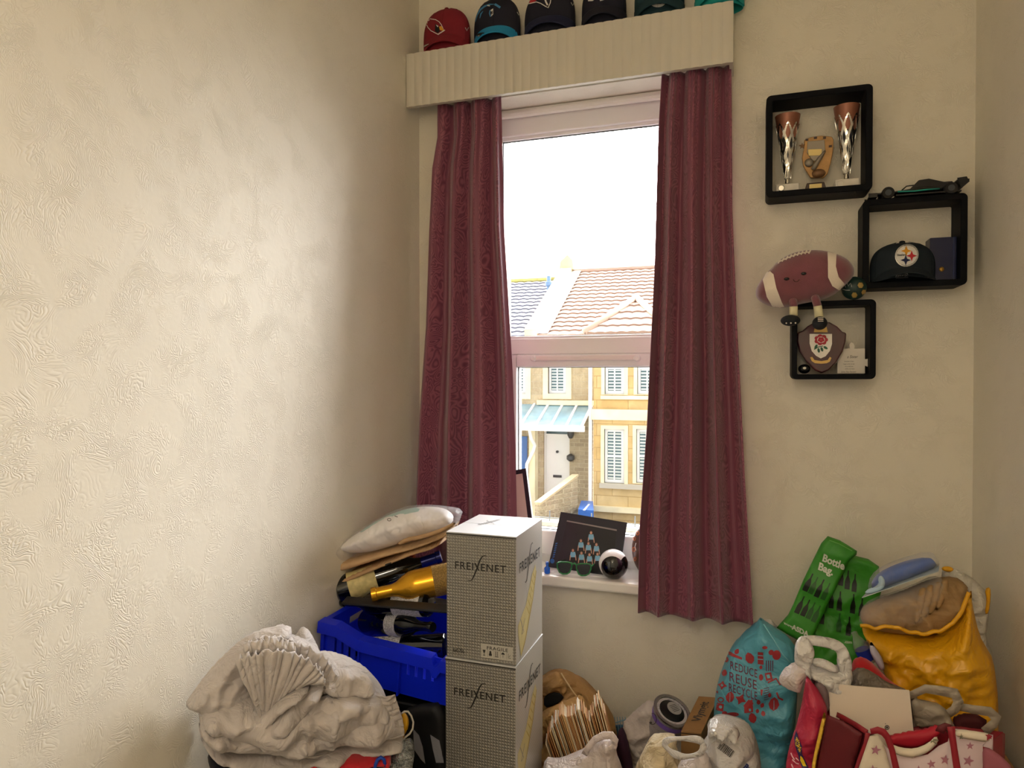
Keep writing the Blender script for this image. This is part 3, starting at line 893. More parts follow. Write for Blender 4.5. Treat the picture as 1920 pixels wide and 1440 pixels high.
# ================================================================ cube shelves and what stands on them
M_BLK = mat('black_shelf_lacquer', '030409', .55, spec=.12, bump=.05, bscale=120)
SY0, SY1 = 2.205, 2.30
def cube_shelf(x0, x1, z0, z1, t, label, tilt=0.0):
    root = thing('cube_shelf', label, 'shelf', ((x0 + x1) / 2, SY1, z0), group=None)
    def rr(x0, x1, z0, z1, r, n=5):
        out = []
        for cx, cz, a0 in ((x1 - r, z1 - r, 0), (x0 + r, z1 - r, 90), (x0 + r, z0 + r, 180), (x1 - r, z0 + r, 270)):
            for k in range(n + 1):
                a = R(a0 + 90 * k / n); out.append((cx + r * math.cos(a), cz + r * math.sin(a)))
        return out
    o_, i_ = rr(x0, x1, z0, z1, .014), rr(x0 + t, x1 - t, z0 + t, z1 - t, .004)
    cx, cz = (x0 + x1) / 2, (z0 + z1) / 2
    n = len(o_); mb = MB(); vs = []
    for y in (SY0, SY1):
        for L_ in (o_, i_):
            for x, z in L_:
                vs.append(Vector((x, y, z + (x - cx) * math.tan(R(tilt)))))
    fs = []
    for k in range(n):
        k2 = (k + 1) % n
        fs += [(k, k2, n + k2, n + k), (2 * n + k, 3 * n + k, 3 * n + k2, 2 * n + k2), (k, 2 * n + k, 2 * n + k2, k2), (n + k, n + k2, 3 * n + k2, 3 * n + k)]
    mb.add(vs, fs)
    obj('shelf_frame', mb, M_BLK, root, smooth=30, bevel=.0015)
    root['inner'] = z0 + t
    return root
def inner(root): return root['inner']
def shelf_dims(pxa, pxb, pya, pyb):
    """pya/pyb: picture y of the top and bottom edge at the left side"""
    a = P(pxa, pya, SY0); b = P(pxb, pya, SY0); c = P(pxa, pyb, SY0)
    return a.x, b.x, c.z, a.z
x0, x1, z0, z1 = shelf_dims(1437, 1637, 180, 371)
S1 = (x0, x1, z0, z1)
sh1 = cube_shelf(*S1, .018, 'largest black square wall shelf holding two trophy cups')
x0, x1, z0, z1 = shelf_dims(1618, 1815, 375, 541)
S2 = (x0, x1, z0, z1)
sh2 = cube_shelf(*S2, .017, 'black square wall shelf nearest the corner with a dark cap inside')
x0, x1, z0, z1 = shelf_dims(1485, 1643, 566, 711)
S3 = (x0, x1, z0, z1)
sh3 = cube_shelf(*S3, .015, 'lowest black square wall shelf holding a shield plaque', .3)

M_SILV = mat('polished_silver', 'd8d6d0', .18, metal=1)
M_COPP = mat('satin_copper', '94604c', .42, metal=.4)
M_MARB = mat('white_marble', 'd9d3c8', .35, var=.08, vscale=40)
M_GOLD = mat('antique_gold', 'b98f3e', .35, metal=.8)
M_GOLDL = mat('gold_plate', 'd6bf7c', .4, metal=.3)
M_RESB = mat('bronze_resin', '7d5b3c', .5, metal=.3, var=.25, vscale=60)
M_RESG = mat('gold_resin', 'a98352', .45, metal=.4, var=.2, vscale=50)
M_RESS = mat('pewter_resin', '8d8579', .4, metal=.5)

def trophy_cup(px0, px1, zb, h, label, seed):
    a, b = P(px0, 345, 2.235), P(px1, 345, 2.235); cx = (a.x + b.x) / 2 ; y = 2.252
    root = thing('trophy_cup', label, 'trophy', (cx, y, zb))
    bw = .032
    obj('base', MB().box((cx - bw, y - .022, zb), (cx + bw, y + .022, zb + .024)), M_MARB, root, bevel=.002)
    T_ = Matrix.Translation((cx, y - .0225, zb + .012)) @ Matrix.Rotation(R(90), 4, 'X')
    obj('medal', MB().lathe([(.0095, 0), (.0095, .001), (.008, .0016), (.0075, .001)], 24, T_ @ Matrix.Translation((-.018, 0, 0))), M_MARB if seed else M_SILV, root, smooth=40)
    zc = zb + .024
    Tm = Matrix.Translation((cx, y, 0))
    H = h - .024
    def rad(t):  # t 0..1 up the cup
        return .0075 + .0285 * (t ** 1.15)
    obj('stem', MB().lathe([(.013, zc), (.012, zc + .003), (.007, zc + .006), (.0055, zc + .018), (.009, zc + .022)], 24, Tm), M_SILV, root, smooth=40)
    z1_ = zc + .02; Hc = H - .02
    obj('cup', MB().lathe([(rad(t / 16) - (.0 if t < 16 else 0), z1_ + Hc * t / 16) for t in range(17)] + [(rad(1) - .002, z1_ + Hc), (rad(.8) - .002, z1_ + Hc * .8)], 40, Tm), M_COPP, root, smooth=50)
    # dark lower cup showing between the silver lattice
    obj('inner_cup', MB().lathe([(rad(t / 16) + .0008, z1_ + Hc * t / 16) for t in range(11)], 40, Tm, cap=False), mat('dark_blue_enamel', '0c0e1c', .25), root, smooth=50)
    # silver diamond lattice: pointed straps crossing round the cup
    nst = 8; mb = MB()
    for k in range(nst):
        for sgn in (1, -1):
            pts = []
            for i in range(25):
                t = i / 24 * .86
                ang = 2 * math.pi * (k + .5) / nst + sgn * (.5 - abs(((t * 2.9) % 1) - .5)) * 2 * math.pi / nst * 1.0 * (1 if True else 0)
                pts.append((ang, t))
            for (a0, t0), (a1, t1) in zip(pts, pts[1:]):
                w0 = .0027 + .0022 * (1 - t0); r0 = rad(t0) + .0022; r1 = rad(t1) + .0022
                taper = 1 if t1 < .7 else max(.1, (.87 - t1) / .17)
                d0, d1 = w0 / r0, w0 * taper / r1
                q = [(a0 - d0, t0, r0), (a0 + d0, t0, r0), (a1 + d1, t1, r1), (a1 - d1, t1, r1)]
                o = len(mb.v)
                for aa, tt, rr_ in q: mb.v.append(Vector((cx + rr_ * math.cos(aa), y + rr_ * math.sin(aa), z1_ + Hc * tt)))
                for aa, tt, rr_ in q: mb.v.append(Vector((cx + (rr_ - .0018) * math.cos(aa), y + (rr_ - .0018) * math.sin(aa), z1_ + Hc * tt)))
                mb.f += [[o, o + 1, o + 2, o + 3], [o + 7, o + 6, o + 5, o + 4], [o, o + 4, o + 5, o + 1], [o + 2, o + 6, o + 7, o + 3], [o + 1, o + 5, o + 6, o + 2], [o + 3, o + 7, o + 4, o]]
    obj('lattice', mb, M_SILV, root)
    return root
zi = S1[2] + .0195
trophy_cup(1452, 1502, zi, .232, 'copper-rimmed trophy cup at the window side of the largest black shelf', 0)
trophy_cup(1562, 1615, zi, .240, 'copper-rimmed trophy cup at the corner side of the largest black shelf', 1)

# resin shield award
a = P(1530, 345, 2.235); cx, y = a.x, 2.25
aw = thing('resin_award', 'small bronze resin shield award between the two trophy cups', 'trophy', (cx, y, zi))
obj('base', MB().prism([(cx - .031, y, zi), (cx + .031, y, zi), (cx + .024, y, zi + .026), (cx - .024, y, zi + .026)], (0, -1, 0), .03), mat('dark_wood_resin', '3a2118', .4), aw, bevel=.002)
obj('name_plate', MB().box((cx - .017, y - .0025, zi + .005), (cx + .017, y, zi + .021)), M_GOLDL, aw)
def lp(pts, c=(1530, 300)): return [(P(px, py, y).x, y, P(px, py, y).z) for px, py in pts]
shield = [(1508, 262), (1520, 257), (1540, 254), (1560, 256), (1563, 262), (1562, 285), (1558, 305), (1552, 325), (1545, 333), (1520, 333), (1513, 322), (1506, 310), (1504, 295), (1507, 280)]
obj('shield', MB().prism(lp(shield), (0, -1, 0), .012), M_RESG, aw, bevel=.002)
def oy(pts, dy, dd): return [(P(px, py, y - dy).x, y - dy, P(px, py, y - dy).z) for px, py in pts]
obj('raised_panel', MB().prism(oy([(1514, 265), (1546, 262), (1548, 285), (1540, 300), (1524, 302), (1513, 286)], .004, 0), (0, -1, 0), .004), M_RESS, aw, bevel=.001)
obj('raised_panel', MB().prism(oy([(1515, 280), (1541, 279), (1541, 291), (1516, 292)], .006, 0), (0, -1, 0), .004), M_GOLDL, aw, bevel=.001)
obj('cricket_ball', MB().ellipsoid(P(1517, 305, y - .005), (.0125, .008, .0125), 20, 12), M_RESS, aw, smooth=True)
obj('bat', MB().tube([P(1524, 318, y - .008), P(1536, 298, y - .008), P(1547, 283, y - .008)], [.007, .006, .003], 10), M_RESS, aw, smooth=True)
obj('glove', MB().ellipsoid(P(1535, 325, y - .003), (.019, .012, .013), 20, 12), M_RESB, aw, smooth=True)
st = star2(0, 0, .009)
c_ = P(1504, 273, y - .003)
obj('star', MB().prism([(c_.x + p.x, c_.y, c_.z + p.y) for p in st[0]], (0, -1, 0), .006), M_RESB, aw)
for px, py in ((1513, 262), (1529, 258), (1546, 258), (1557, 274)):
    c_ = P(px, py, y - .002); obj('stud', MB().box((c_.x - .004, c_.y, c_.z - .003), (c_.x + .004, c_.y + .004, c_.z + .003)), mat('dark_wood_resin'), aw)

# ---------------------------------------------------------------- caps
def cap(label, cx, y, z, w, h, d, crown_m, brim_m, group=None, lean=0, brim_len=.05, button=True, name='baseball_cap', bz=.020, drop=.030):
    """peaked cap seen from the front: crown of width w, height h, depth d, brim curving down in front"""
    root = thing(name, label, 'cap', (cx, y, z), group)
    mb = MB()
    def cr(u, v):
        a = 2 * math.pi * u
        # v 0 bottom .. 1 top ; nearly straight sides then dome
        r = math.cos(math.asin(min(1, v ** 2.1))) if v < .999 else 0
        zz = h * v
        front = math.sin(a) < 0
        rx = w / 2 * r * (1 - .05 * (1 - v)); ry = d / 2 * r
        x = rx * math.cos(a); yy = ry * math.sin(a)
        return (cx + x, y + yy + lean * v, z + zz + .010 * (1 - v) * (1 - abs(math.cos(a))) * (1 if front else 0))
    mb.grid(48, 20, cr, closed_u=True)
    mb.f.append([19 * 48 + k for k in range(48)][::-1])
    c = obj('crown', mb, crown_m, root, smooth=True, merge=.00001)
    c.modifiers.new('s', 'SOLIDIFY').thickness = .002
    # panel seams
    for a in (-90, -30, 30, 90, 150, 210):
        pts = []
        for k in range(14):
            v = .05 + .94 * k / 13; p = Vector(cr((a % 360) / 360, v)); n_ = Vector(((p.x - cx), (p.y - y), h * .4 * v)).normalized()
            pts.append(p + n_ * .0006)
        obj('seam', MB().tube(pts, .0008, 5), crown_m, root, smooth=True)
    if button: obj('button', MB().ellipsoid((cx, y + lean, z + h + .001), (.008, .008, .004), 12, 8), crown_m, root, smooth=True)
    # brim: arched plate
    bm_ = MB()
    def br(u, v):
        t = u * 2 - 1; a = math.asin(max(-1, min(1, t)))
        x = t * w * .47
        yy = -d / 2 * math.cos(a) * .98 - v * brim_len * math.sqrt(max(0, 1 - t * t)) * .9 - v * .008 * (1 - abs(t) ** 3)
        zz = bz + (.016 if bz < .04 else .006) * (1 - t * t) - v * drop * (1 - .3 * (1 - t * t)) - .012 * abs(t) ** 3
        return (cx + x * (1 + .03 * v), y + yy, z + max(zz, .002))
    bm_.grid(33, 9, br)
    b = obj('brim', bm_, brim_m, root, smooth=True)
    b.modifiers.new('s', 'SOLIDIFY').thickness = .003
    return root, c, b
def cap_mat(n, col='888888'): return mat(n, col, .8, bump=.25, bscale=900, bdist=.0006, var=.06)
M_PW = mat('white_embroidery', 'd8d6d2', .7); M_PB = mat('black_embroidery', '08080c', .7); M_PR = mat('red_embroidery', 'b3202c', .7)
M_PG = mat('gold_embroidery', 'd89a2b', .7); M_PBL = mat('blue_embroidery', '3d84b8', .7); M_NAVYE = mat('navy_embroidery', '16204a', .7); M_SIL = mat('silver_sticker', 'b8b8b4', .35, metal=.4)
# inside the shelf: dark cap with round emblem
zi2 = S2[2] + .0185
a, b = P(1632, 520, 2.2), P(1762, 520, 2.2)
capS, crS, brS = cap('black cap with a round three-star emblem inside the shelf nearest the corner', (a.x + b.x) / 2, 2.235, zi2, b.x - a.x, .112, .10,
                     cap_mat('black_cap_cloth', '0a1a24'), cap_mat('black_cap_cloth', '10222c'), brim_len=.035)
e = 1700, 479
wrap_print('emblem', ring2(0, 0, 22, 21, 2.2), e, (1, -.08), (0, -1), brS if False else crS, M_SIL, capS, L=4)
wrap_print('emblem', disc2(0, 0, 19.6, 18.4), e, (1, -.08), (0, -1), crS, M_PW, capS, L=4)
for (dx, dy, m_) in ((-1, 8, M_PG), (9, -1, M_PR), (-2, -9, M_NAVYE)):
    wrap_print('emblem_star', star2(0, 0, 10, .38, 4, 0), (e[0] + dx, e[1] - dy), (1, 0), (0, -1), crS, m_, capS, off=.0017, L=4)
wrap_print('emblem_lettering', xf2(text_tris('Steelers', .02), 3.6, 4), (e[0] - 18, e[1] + 1.5), (1, -.05), (0, -1), crS, M_PB, capS, off=.002, L=4)
wrap_print('sticker', xf2(join2(*[line2(p, .8) for p in ([(-12, -4), (-9, 4), (10, 4), (12, -4), (-12, -4)],)], xf2(text_tris('NEW ERA', .02), 3.3, 3, dx=-8, dy=-2)), 1), (1691, 517), (1, -.05), (0, -1), crS, M_SIL, capS, off=.002, L=4)
wrap_print('brim_edge_line', line2([(-44, -14), (-30, -7), (-10, 0), (5, 1), (25, -3), (38, -8)], 1.0), (1690, 528), (1, -.05), (0, -1), crS, M_SIL, capS, off=.0018, L=4)
# dark case behind the cap
q = P(1745, 450, 2.26)
xa, xb_ = P(1741, 450, 2.255).x, P(1794, 445, 2.24).x
cs = thing('gift_box', 'dark blue upright box with a small gold badge beside the dark cap in the shelf', 'box', ((xa + xb_) / 2, 2.25, zi2))
ztop = P(1770, 446, 2.25).z
obj('body', MB().box((xa, 2.238, zi2), (xb_, 2.292, ztop)), mat('navy_card', '0b1540', .35), cs, bevel=.002)
obj('lid_edge', MB().box((xb_ - .010, 2.234, zi2 + .002), (xb_ - .006, 2.238, ztop - .002)), mat('navy_edge', '252f5a', .3), cs)
pin = thing('pin_badge', 'small gold pin badge on the side of the dark cap in the shelf', 'badge', P(1767, 503, 2.196))
c_ = P(1766, 504, 2.19)
obj('badge', MB().lathe([(0.001, 0), (.005, .001), (.0065, .003), (.003, .005), (.001, .0055)], 10, Matrix.Translation(c_) @ Matrix.Rotation(R(90), 4, 'X')), M_GOLD, pin, smooth=True)
pin.location = c_
bpy.data.objects.remove(pin.children[0]) if False else None

# model racing car on top of the corner shelf
zt2 = S2[3]
x0, x1 = P(1628, 352, 2.215).x, P(1818, 340, 2.215).x
rc = thing('model_racing_car', 'black open-wheel model racing car on top of the shelf nearest the corner', 'model car', ((x0 + x1) / 2, 2.235, zt2))
Lc = x1 - x0; cy = 2.245
MCB = mat('black_gloss_plastic', '0a0c10', .25); MCT = mat('teal_stripe', '0e8f84', .4); MCR = mat('red_plastic', 'b02a20', .4)
def cxp(t): return x0 + Lc * t
zb = zt2 + .006
obj('body', MB().grid(12, 13, lambda u, v: (cxp(.08 + .82 * v), cy + .020 * math.sin(2 * math.pi * u) * (.45 + .9 * math.sin(math.pi * min(1, v * 1.05)) ** .7), zb + .012 + .0105 * math.cos(2 * math.pi * u) * (.5 + 1.0 * math.exp(-((v - .62) / .2) ** 2)) + .002), closed_u=True), MCB, rc, smooth=True)
obj('floor_plate', MB().box((cxp(.28), cy - .034, zb), (cxp(.92), cy + .034, zb + .004)), MCB, rc)
obj('front_wing', MB().box((cxp(0), cy - .036, zb), (cxp(.09), cy + .036, zb + .003)).box((cxp(0), cy - .037, zb), (cxp(.09), cy - .034, zb + .012)).box((cxp(0), cy + .034, zb), (cxp(.09), cy + .037, zb + .012)), MCB, rc)
obj('rear_wing', MB().box((cxp(.88), cy - .03, zb + .030), (cxp(1), cy + .03, zb + .034)).prism([(cxp(.88), cy - .032, zb + .038), (cxp(.97), cy - .032, zb + .04), (cxp(1), cy - .032, zb + .026), (cxp(.92), cy - .032, zb + .008)], (0, -1, 0), .002).prism([(cxp(.88), cy + .032, zb + .038), (cxp(.97), cy + .032, zb + .04), (cxp(1), cy + .032, zb + .026), (cxp(.92), cy + .032, zb + .008)], (0, -1, 0), .002), MCB, rc)
obj('side_pod', MB().ellipsoid((cxp(.55), cy, zb + .012), (.045, .03, .010)), MCB, rc, smooth=True)
obj('engine_cover', MB().prism([(cxp(.42), cy - .006, zb + .018), (cxp(.52), cy - .006, zb + .044), (cxp(.62), cy - .006, zb + .046), (cxp(.86), cy - .006, zb + .026), (cxp(.86), cy - .006, zb + .015)], (0, -1, 0), -.012), MCB, rc, bevel=.002)
obj('stripe', MB().tube([(cxp(.30), cy - .029, zb + .013), (cxp(.45), cy - .033, zb + .010), (cxp(.60), cy - .031, zb + .012), (cxp(.72), cy - .022, zb + .014)], .0022), MCT, rc, smooth=True)
obj('halo', MB().tube([(cxp(.36), cy, zb + .022), (cxp(.40), cy - .014, zb + .030), (cxp(.52), cy - .013, zb + .032)], .0018), MCB, rc, smooth=True)
for t in (.20, .82):
    for sgn in (-1, 1):
        wM = Matrix.Translation((cxp(t), cy + sgn * .030, zt2 + .0165)) @ Matrix.Rotation(R(90), 4, 'X')
        w_ = obj('wheel', MB().lathe([(.010, -.009), (.0155, -.009), (.0165, -.006), (.0165, .006), (.0155, .009), (.010, .009)], 24, wM), mat('tyre_rubber', '101113', .8), rc, smooth=40)
        obj('hub', MB().lathe([(.002, -.0096), (.008, -.0094), (.0085, .0094), (.002, .0096)], 16, wM), mat('hub_grey', '4a4e52', .3, metal=.6), w_, smooth=40)
tb = thing('model_bus', 'small red and black toy vehicle behind the model racing car', 'model car', (cxp(.62), 2.285, zt2))
obj('body', MB().box((cxp(.56), 2.277, zt2 + .002), (cxp(.9), 2.295, zt2 + .052)), MCB, tb, bevel=.002)
obj('nose', MB().box((cxp(.53), 2.277, zt2 + .03), (cxp(.56), 2.295, zt2 + .052)), MCR, tb, bevel=.002)

# ---------------------------------------------------------------- plush football with legs on the lowest shelf
zt3 = S3[3]
YP = 2.175
M_PLB = mat('maroon_plush', '7c4650', .95, sheen=.6, var=.08, vscale=30, bump=.5, bscale=500, bdist=.002)
M_PLW = mat('cream_plush', 'e8dccd', .95, sheen=.4, bump=.4, bscale=500, bdist=.002)
pl_ = thing('plush_toy', 'maroon plush american football with smiling face and dangling legs on the lowest shelf', 'soft toy', P(1510, 560, YP))
out = [(1416, 548), (1420, 535), (1432, 518), (1446, 503), (1458, 490), (1475, 479), (1500, 470), (1530, 468), (1552, 471), (1575, 478), (1592, 488), (1602, 502), (1601, 517), (1590, 530), (1578, 541), (1560, 556), (1530, 565), (1500, 570), (1475, 577), (1455, 577), (1436, 572), (1419, 561)]
body = soft('body', out, plane(1510, 525, YP, 0, 0), .062, .055, .085, .006, [wr('soft', .003, 20), wr('ridge', .0015, 14, 20, 2, 3)], M_PLB, pl_, it=2)
def band(pts, name='white_band'): return wrap_print(name, poly2(pts), (0, 0), (1, 0), (0, 1), body, M_PLW, pl_, off=.002, L=4)
band([(1437, 513), (1442, 507), (1451, 515), (1456, 540), (1466, 566), (1472, 577), (1463, 578), (1450, 576), (1438, 556), (1431, 525)])
band([(1551, 470), (1568, 474), (1567, 500), (1572, 519), (1583, 532), (1573, 544), (1560, 536), (1552, 520), (1552, 495)])
for i in range(9):
    t = i / 8; px = 1462 + 56 * t; py = 491 - 18 * math.sin(t * 1.45)
    wrap_print('lace', line2([(px - 2, py + 4), (px + 2, py - 3)], 2.6), (0, 0), (1, 0), (0, 1), body, M_PLW, pl_, off=.003, L=3)
wrap_print('lace', line2([(1462 + 56 * t / 8, 492 - 18 * math.sin(t / 8 * 1.45)) for t in range(9)], 2.0), (0, 0), (1, 0), (0, 1), body, M_PLW, pl_, off=.003, L=3)
M_STI = mat('dark_stitching', '2a1418', .8)
for px, py in ((1475, 523), (1507, 513)):
    c_ = P(px, py, YP); h = bvh_of(body).ray_cast(CAM, ray(px, py).normalized())[0]
    obj('eye', MB().ellipsoid(h, (.0075, .003, .0045), 12, 8), mat('black_bead', '0c0c0e', .15), pl_, smooth=True)
wrap_print('mouth', line2([(1487, 524), (1490, 528), (1495, 528), (1499, 524)], 1.2), (0, 0), (1, 0), (0, 1), body, M_STI, pl_, off=.001, L=3)
M_LEGB = mat('maroon_plush'); M_SOCK = mat('cream_sock', 'ddd6b0', .9, bump=.3, bscale=300); M_SHOE = mat('black_fabric_shoe', '12181f', .8, bump=.3, bscale=300)
for (lx, pts, shoe) in ((0, [(1487, 566), (1488, 575), (1488, 592)], (1482, 601, 16, 10)), (1, [(1529, 560), (1533, 574), (1536, 595)], (1537, 606, 12, 12))):
    yl = YP - .040
    A, B, C_ = [P(x, y_, yl) for x, y_ in pts]
    lg = obj('leg', MB().tube([A + Vector((0, .03, .01)), A, B], .011, 14), M_PLB, pl_, smooth=True)
    obj('sock', MB().tube([B, B.lerp(C_, .5), C_], [.0112, .0112, .0118], 14), M_SOCK, lg, smooth=True)
    sx, sy, rx, rz = shoe; c_ = P(sx, sy, yl - .012)
    obj('shoe', MB().ellipsoid(c_, (rx * .00165, .026, rz * .00165 * .95), 20, 12), M_SHOE, lg, smooth=True)
    for k in range(3):
        q = c_ + Vector((0, -.0265 + .0015 * k, .004 + .0045 * k)) if lx else c_ + Vector((-.012 + .012 * k, -.0245, -.009))
        obj('shoe_lace', MB().tube([q + Vector((-.007, .002, 0)), q, q + Vector((.007, .002, 0))], .0011, 6) if lx else MB().ellipsoid(q, (.0022, .0015, .0022), 8, 6), M_PLW, lg, smooth=True)
    pts.clear()
# little ball with gold hexagons
c_ = P(1601, 539, 2.2); c_.z = zt3 + .033
bl = thing('small_ball', 'small dark green ball with gold patches on the lowest shelf, beside the plush football', 'ball', (c_.x, c_.y, zt3))
bb = obj('ball', MB().ellipsoid(c_, (.033, .033, .033), 32, 20), mat('dark_green_ball', '10302c', .45), bl, smooth=True)
for dx, dy in ((13, -3), (2, 15), (20, 10)):
    wrap_print('gold_patch', xf2(poly2([(math.cos(R(60 * k)), math.sin(R(60 * k))) for k in range(6)]), 5.5), (1600 + dx, 538 + dy), (1, 0), (0, 1), bb, mat('gold_print', 'a98c4a', .5), bl, L=3)
wrap_print('scribble', join2(line2([(-12, 4), (-5, 6), (2, 6)], 1.2), line2([(-8, -6), (-6, 1)], 1), line2([(-3, -7), (-1, -1), (2, -6)], 1), line2([(3, -7), (5, 0)], 1)), (1592, 538), (1, 0), (0, 1), bb, M_SIL, bl, L=3)

# shield plaque with rose
zi3 = S3[2] + .0165
yq = 2.218
sp_ = thing('shield_plaque', 'dark red wooden shield plaque with a red rose crest inside the lowest shelf', 'plaque', (P(1540, 690, yq).x, yq, zi3))
zoff = zi3 - P(1541, 700, yq).z
def shp(pts, Y, dz=0): return [P(x, y_, Y) for x, y_ in pts]
so = [(1541, 603), (1556, 604), (1570, 612), (1580, 622), (1587, 624), (1586, 640), (1580, 660), (1568, 680), (1554, 694), (1541, 700), (1528, 694), (1511, 677), (1499, 658), (1494, 640), (1495, 624), (1505, 620), (1515, 611), (1527, 604)]
pq = obj('board', MB().prism(shp(so, yq), (0, -1, 0), .016), mat('dark_mahogany', '3d0c16', .28, var=.2, vscale=12, coat=.5), sp_, bevel=.004)
def fp(name, pts, m_, off, t=.0012, parent=sp_, Y=None):
    Y = (Y or yq) - off
    return obj(name, MB().prism(shp(pts, Y), (0, -1, 0), t), m_, parent)
fp('crest', [(1518, 626), (1560, 626), (1560, 645), (1556, 658), (1548, 668), (1539, 672), (1530, 667), (1522, 658), (1518, 644)], mat('crest_white', 'e6e2da', .4), .0013, .0013)
def ell(cx, cy, rx, ry, n=14, ang=0): return [(cx + rx * math.cos(2 * math.pi * k / n) * math.cos(R(ang)) - ry * math.sin(2 * math.pi * k / n) * math.sin(R(ang)), cy + rx * math.cos(2 * math.pi * k / n) * math.sin(R(ang)) + ry * math.sin(2 * math.pi * k / n) * math.cos(R(ang))) for k in range(n)]
M_RR = mat('rose_red', 'b01c30', .5); M_LG = mat('leaf_green', '1d5a40', .5)
for k in range(7):
    a_ = 2 * math.pi * k / 7
    fp('rose_petal', ell(1539.5 + 8.5 * math.cos(a_), 637 + 6.5 * math.sin(a_), 4.6, 4.0), M_RR, .0022 + .0001 * k, .0008)
fp('rose_petal', ell(1539.5, 637, 7.5, 6), mat('crest_white'), .0030, .0006)
for k in range(5):
    a_ = 2 * math.pi * k / 5 + .3
    fp('rose_petal', ell(1539.5 + 3.6 * math.cos(a_), 637 + 2.8 * math.sin(a_), 3.0, 2.6), M_RR, .0036 + .0001 * k, .0006)
for cx_, cy_, an in ((1530, 650, -60), (1535, 657, 80), (1541, 655, 70), (1548, 652, 30)):
    fp('leaf', ell(cx_, cy_, 4.5, 2.4, 10, an), M_LG, .0022, .0007)
fp('stem', [(1526, 654), (1534, 650), (1543, 648), (1543, 649.5), (1534, 651.6), (1527, 656)], M_LG, .0024, .0007)
fp('scroll', [(1519, 670), (1523, 669), (1527, 675), (1540, 677), (1552, 675), (1556, 669), (1559, 671), (1556, 678), (1550, 681), (1540, 682), (1528, 681), (1522, 677)], mat('gold_scroll', 'c3a05a', .4, metal=.4), .0015, .0012)
fp('top_plate', [(1528, 613), (1550, 613), (1552, 623), (1526, 623)], mat('gold_scroll'), .0015, .0012)

# sister puzzle plaque
yj = 2.245
jp = thing('message_plaque', 'white puzzle-shaped message plaque beside the shield in the lowest shelf', 'plaque', (P(1600, 695, yj).x, yj, zi3))
b0 = [(1570, 697), (1622, 697), (1622, 682), (1627, 684), (1631, 681), (1633, 675), (1629, 669), (1622, 670), (1622, 650), (1602, 650), (1603, 644), (1600, 639), (1595, 638), (1592, 642), (1593, 650), (1570, 650)]
b0 = [(x, y_ + 0) for x, y_ in b0]
zs_ = zi3 - P(1600, 697, yj).z
pts = [p + Vector((0, 0, zs_)) for p in shp(b0, yj)]
obj('board', MB().prism(pts, (0, -1, 0), .01), mat('white_message_card', 'd8d2c8', .5), jp, bevel=.001)
def at_plaque(px, py): return P(px, py, yj) + Vector((0, -.0004, zs_))
M_INK = mat('dark_ink', '3a3634', .7)
for txt, px, py, hpx in (('a Sister', 1588, 668, 6), ('because of you', 1583, 675, 2.6), ('i laugh a little harder', 1580, 680, 2.4), ('cry a little less', 1584, 684.5, 2.4), ('smile a lot more', 1584, 689, 2.4), ('Love You Forever', 1577, 695, 3.4)):
    h = hpx * .0014
    sh_t = xf2(text_tris(txt, .0, 1, .3), h * .78, h)
    flat_print('lettering', sh_t, at_plaque(px, py), (1, 0, 0), (0, 0, 1), M_INK, jp)
# tiny dark box with pale thing in the left of the lowest shelf
q = P(1508, 690, 2.225)
db = thing('trinket_box', 'tiny black trinket with a pale dot at the foot of the shield plaque', 'trinket', (q.x, 2.225, zi3))
obj('body', MB().ellipsoid((q.x, 2.225, zi3 + .014), (.017, .014, .014), 20, 12), mat('black_gloss_plastic'), db, smooth=True)
obj('dot', MB().ellipsoid((q.x, 2.2125, zi3 + .016), (.005, .003, .004), 12, 8), M_MARB, db, smooth=True)

# ---------------------------------------------------------------- caps lined up on the pelmet
PT = pz1
def pcap(px0, px1, h, label, crown, brim, d=.078, bl=.016):
    a, b = P(px0, 60, 2.235), P(px1, 60, 2.235)
    return cap(label, (a.x + b.x) / 2, 2.254, PT + .004, b.x - a.x, h + .012, d, crown, brim, 'caps along the pelmet', brim_len=bl, bz=.050, drop=.046)
G_ = 'caps along the pelmet'
c1, k1, b1 = pcap(789, 879, .150, 'dark red cap with a white-edged bird head emblem, at the left-wall end of the pelmet', cap_mat('crimson_cap_cloth', '7a0c20'), cap_mat('crimson_cap_cloth', '7a0c20'))
c2, k2, b2 = pcap(884, 974, .155, 'navy cap with a blue cat head emblem and bright blue brim on the pelmet', cap_mat('navy_cap_cloth', '060920'), cap_mat('azure_cap_cloth', '1585b8'))
c3, k3, b3 = pcap(979, 1078, .155, 'navy cap with red, white and blue head emblem on the pelmet', cap_mat('navy_cap_cloth'), cap_mat('navy2_cap_cloth', '0a1438'))
c4, k4, b4 = pcap(1087, 1174, .155, 'navy cap with white emblem fragment, over the middle of the window', cap_mat('navy_cap_cloth'), cap_mat('navy_cap_cloth'))
c5, k5, b5 = pcap(1186, 1284, .155, 'dark teal cap with an oval white emblem on the pelmet', cap_mat('teal_cap_cloth', '07303a'), cap_mat('teal_cap_cloth'))
c6, k6, b6 = pcap(1300, 1396, .155, 'turquoise cap overhanging the free end of the pelmet', cap_mat('turquoise_cap_cloth', '0f9a98'), cap_mat('turquoise_cap_cloth'))
I2 = ((1, 0), (0, 1))
def wp(name, sh, org, tgt, m_, root, off=.0012, L=4): return wrap_print(name, sh, org, (1, -.05), (0, 1), tgt, m_, root, off, L)
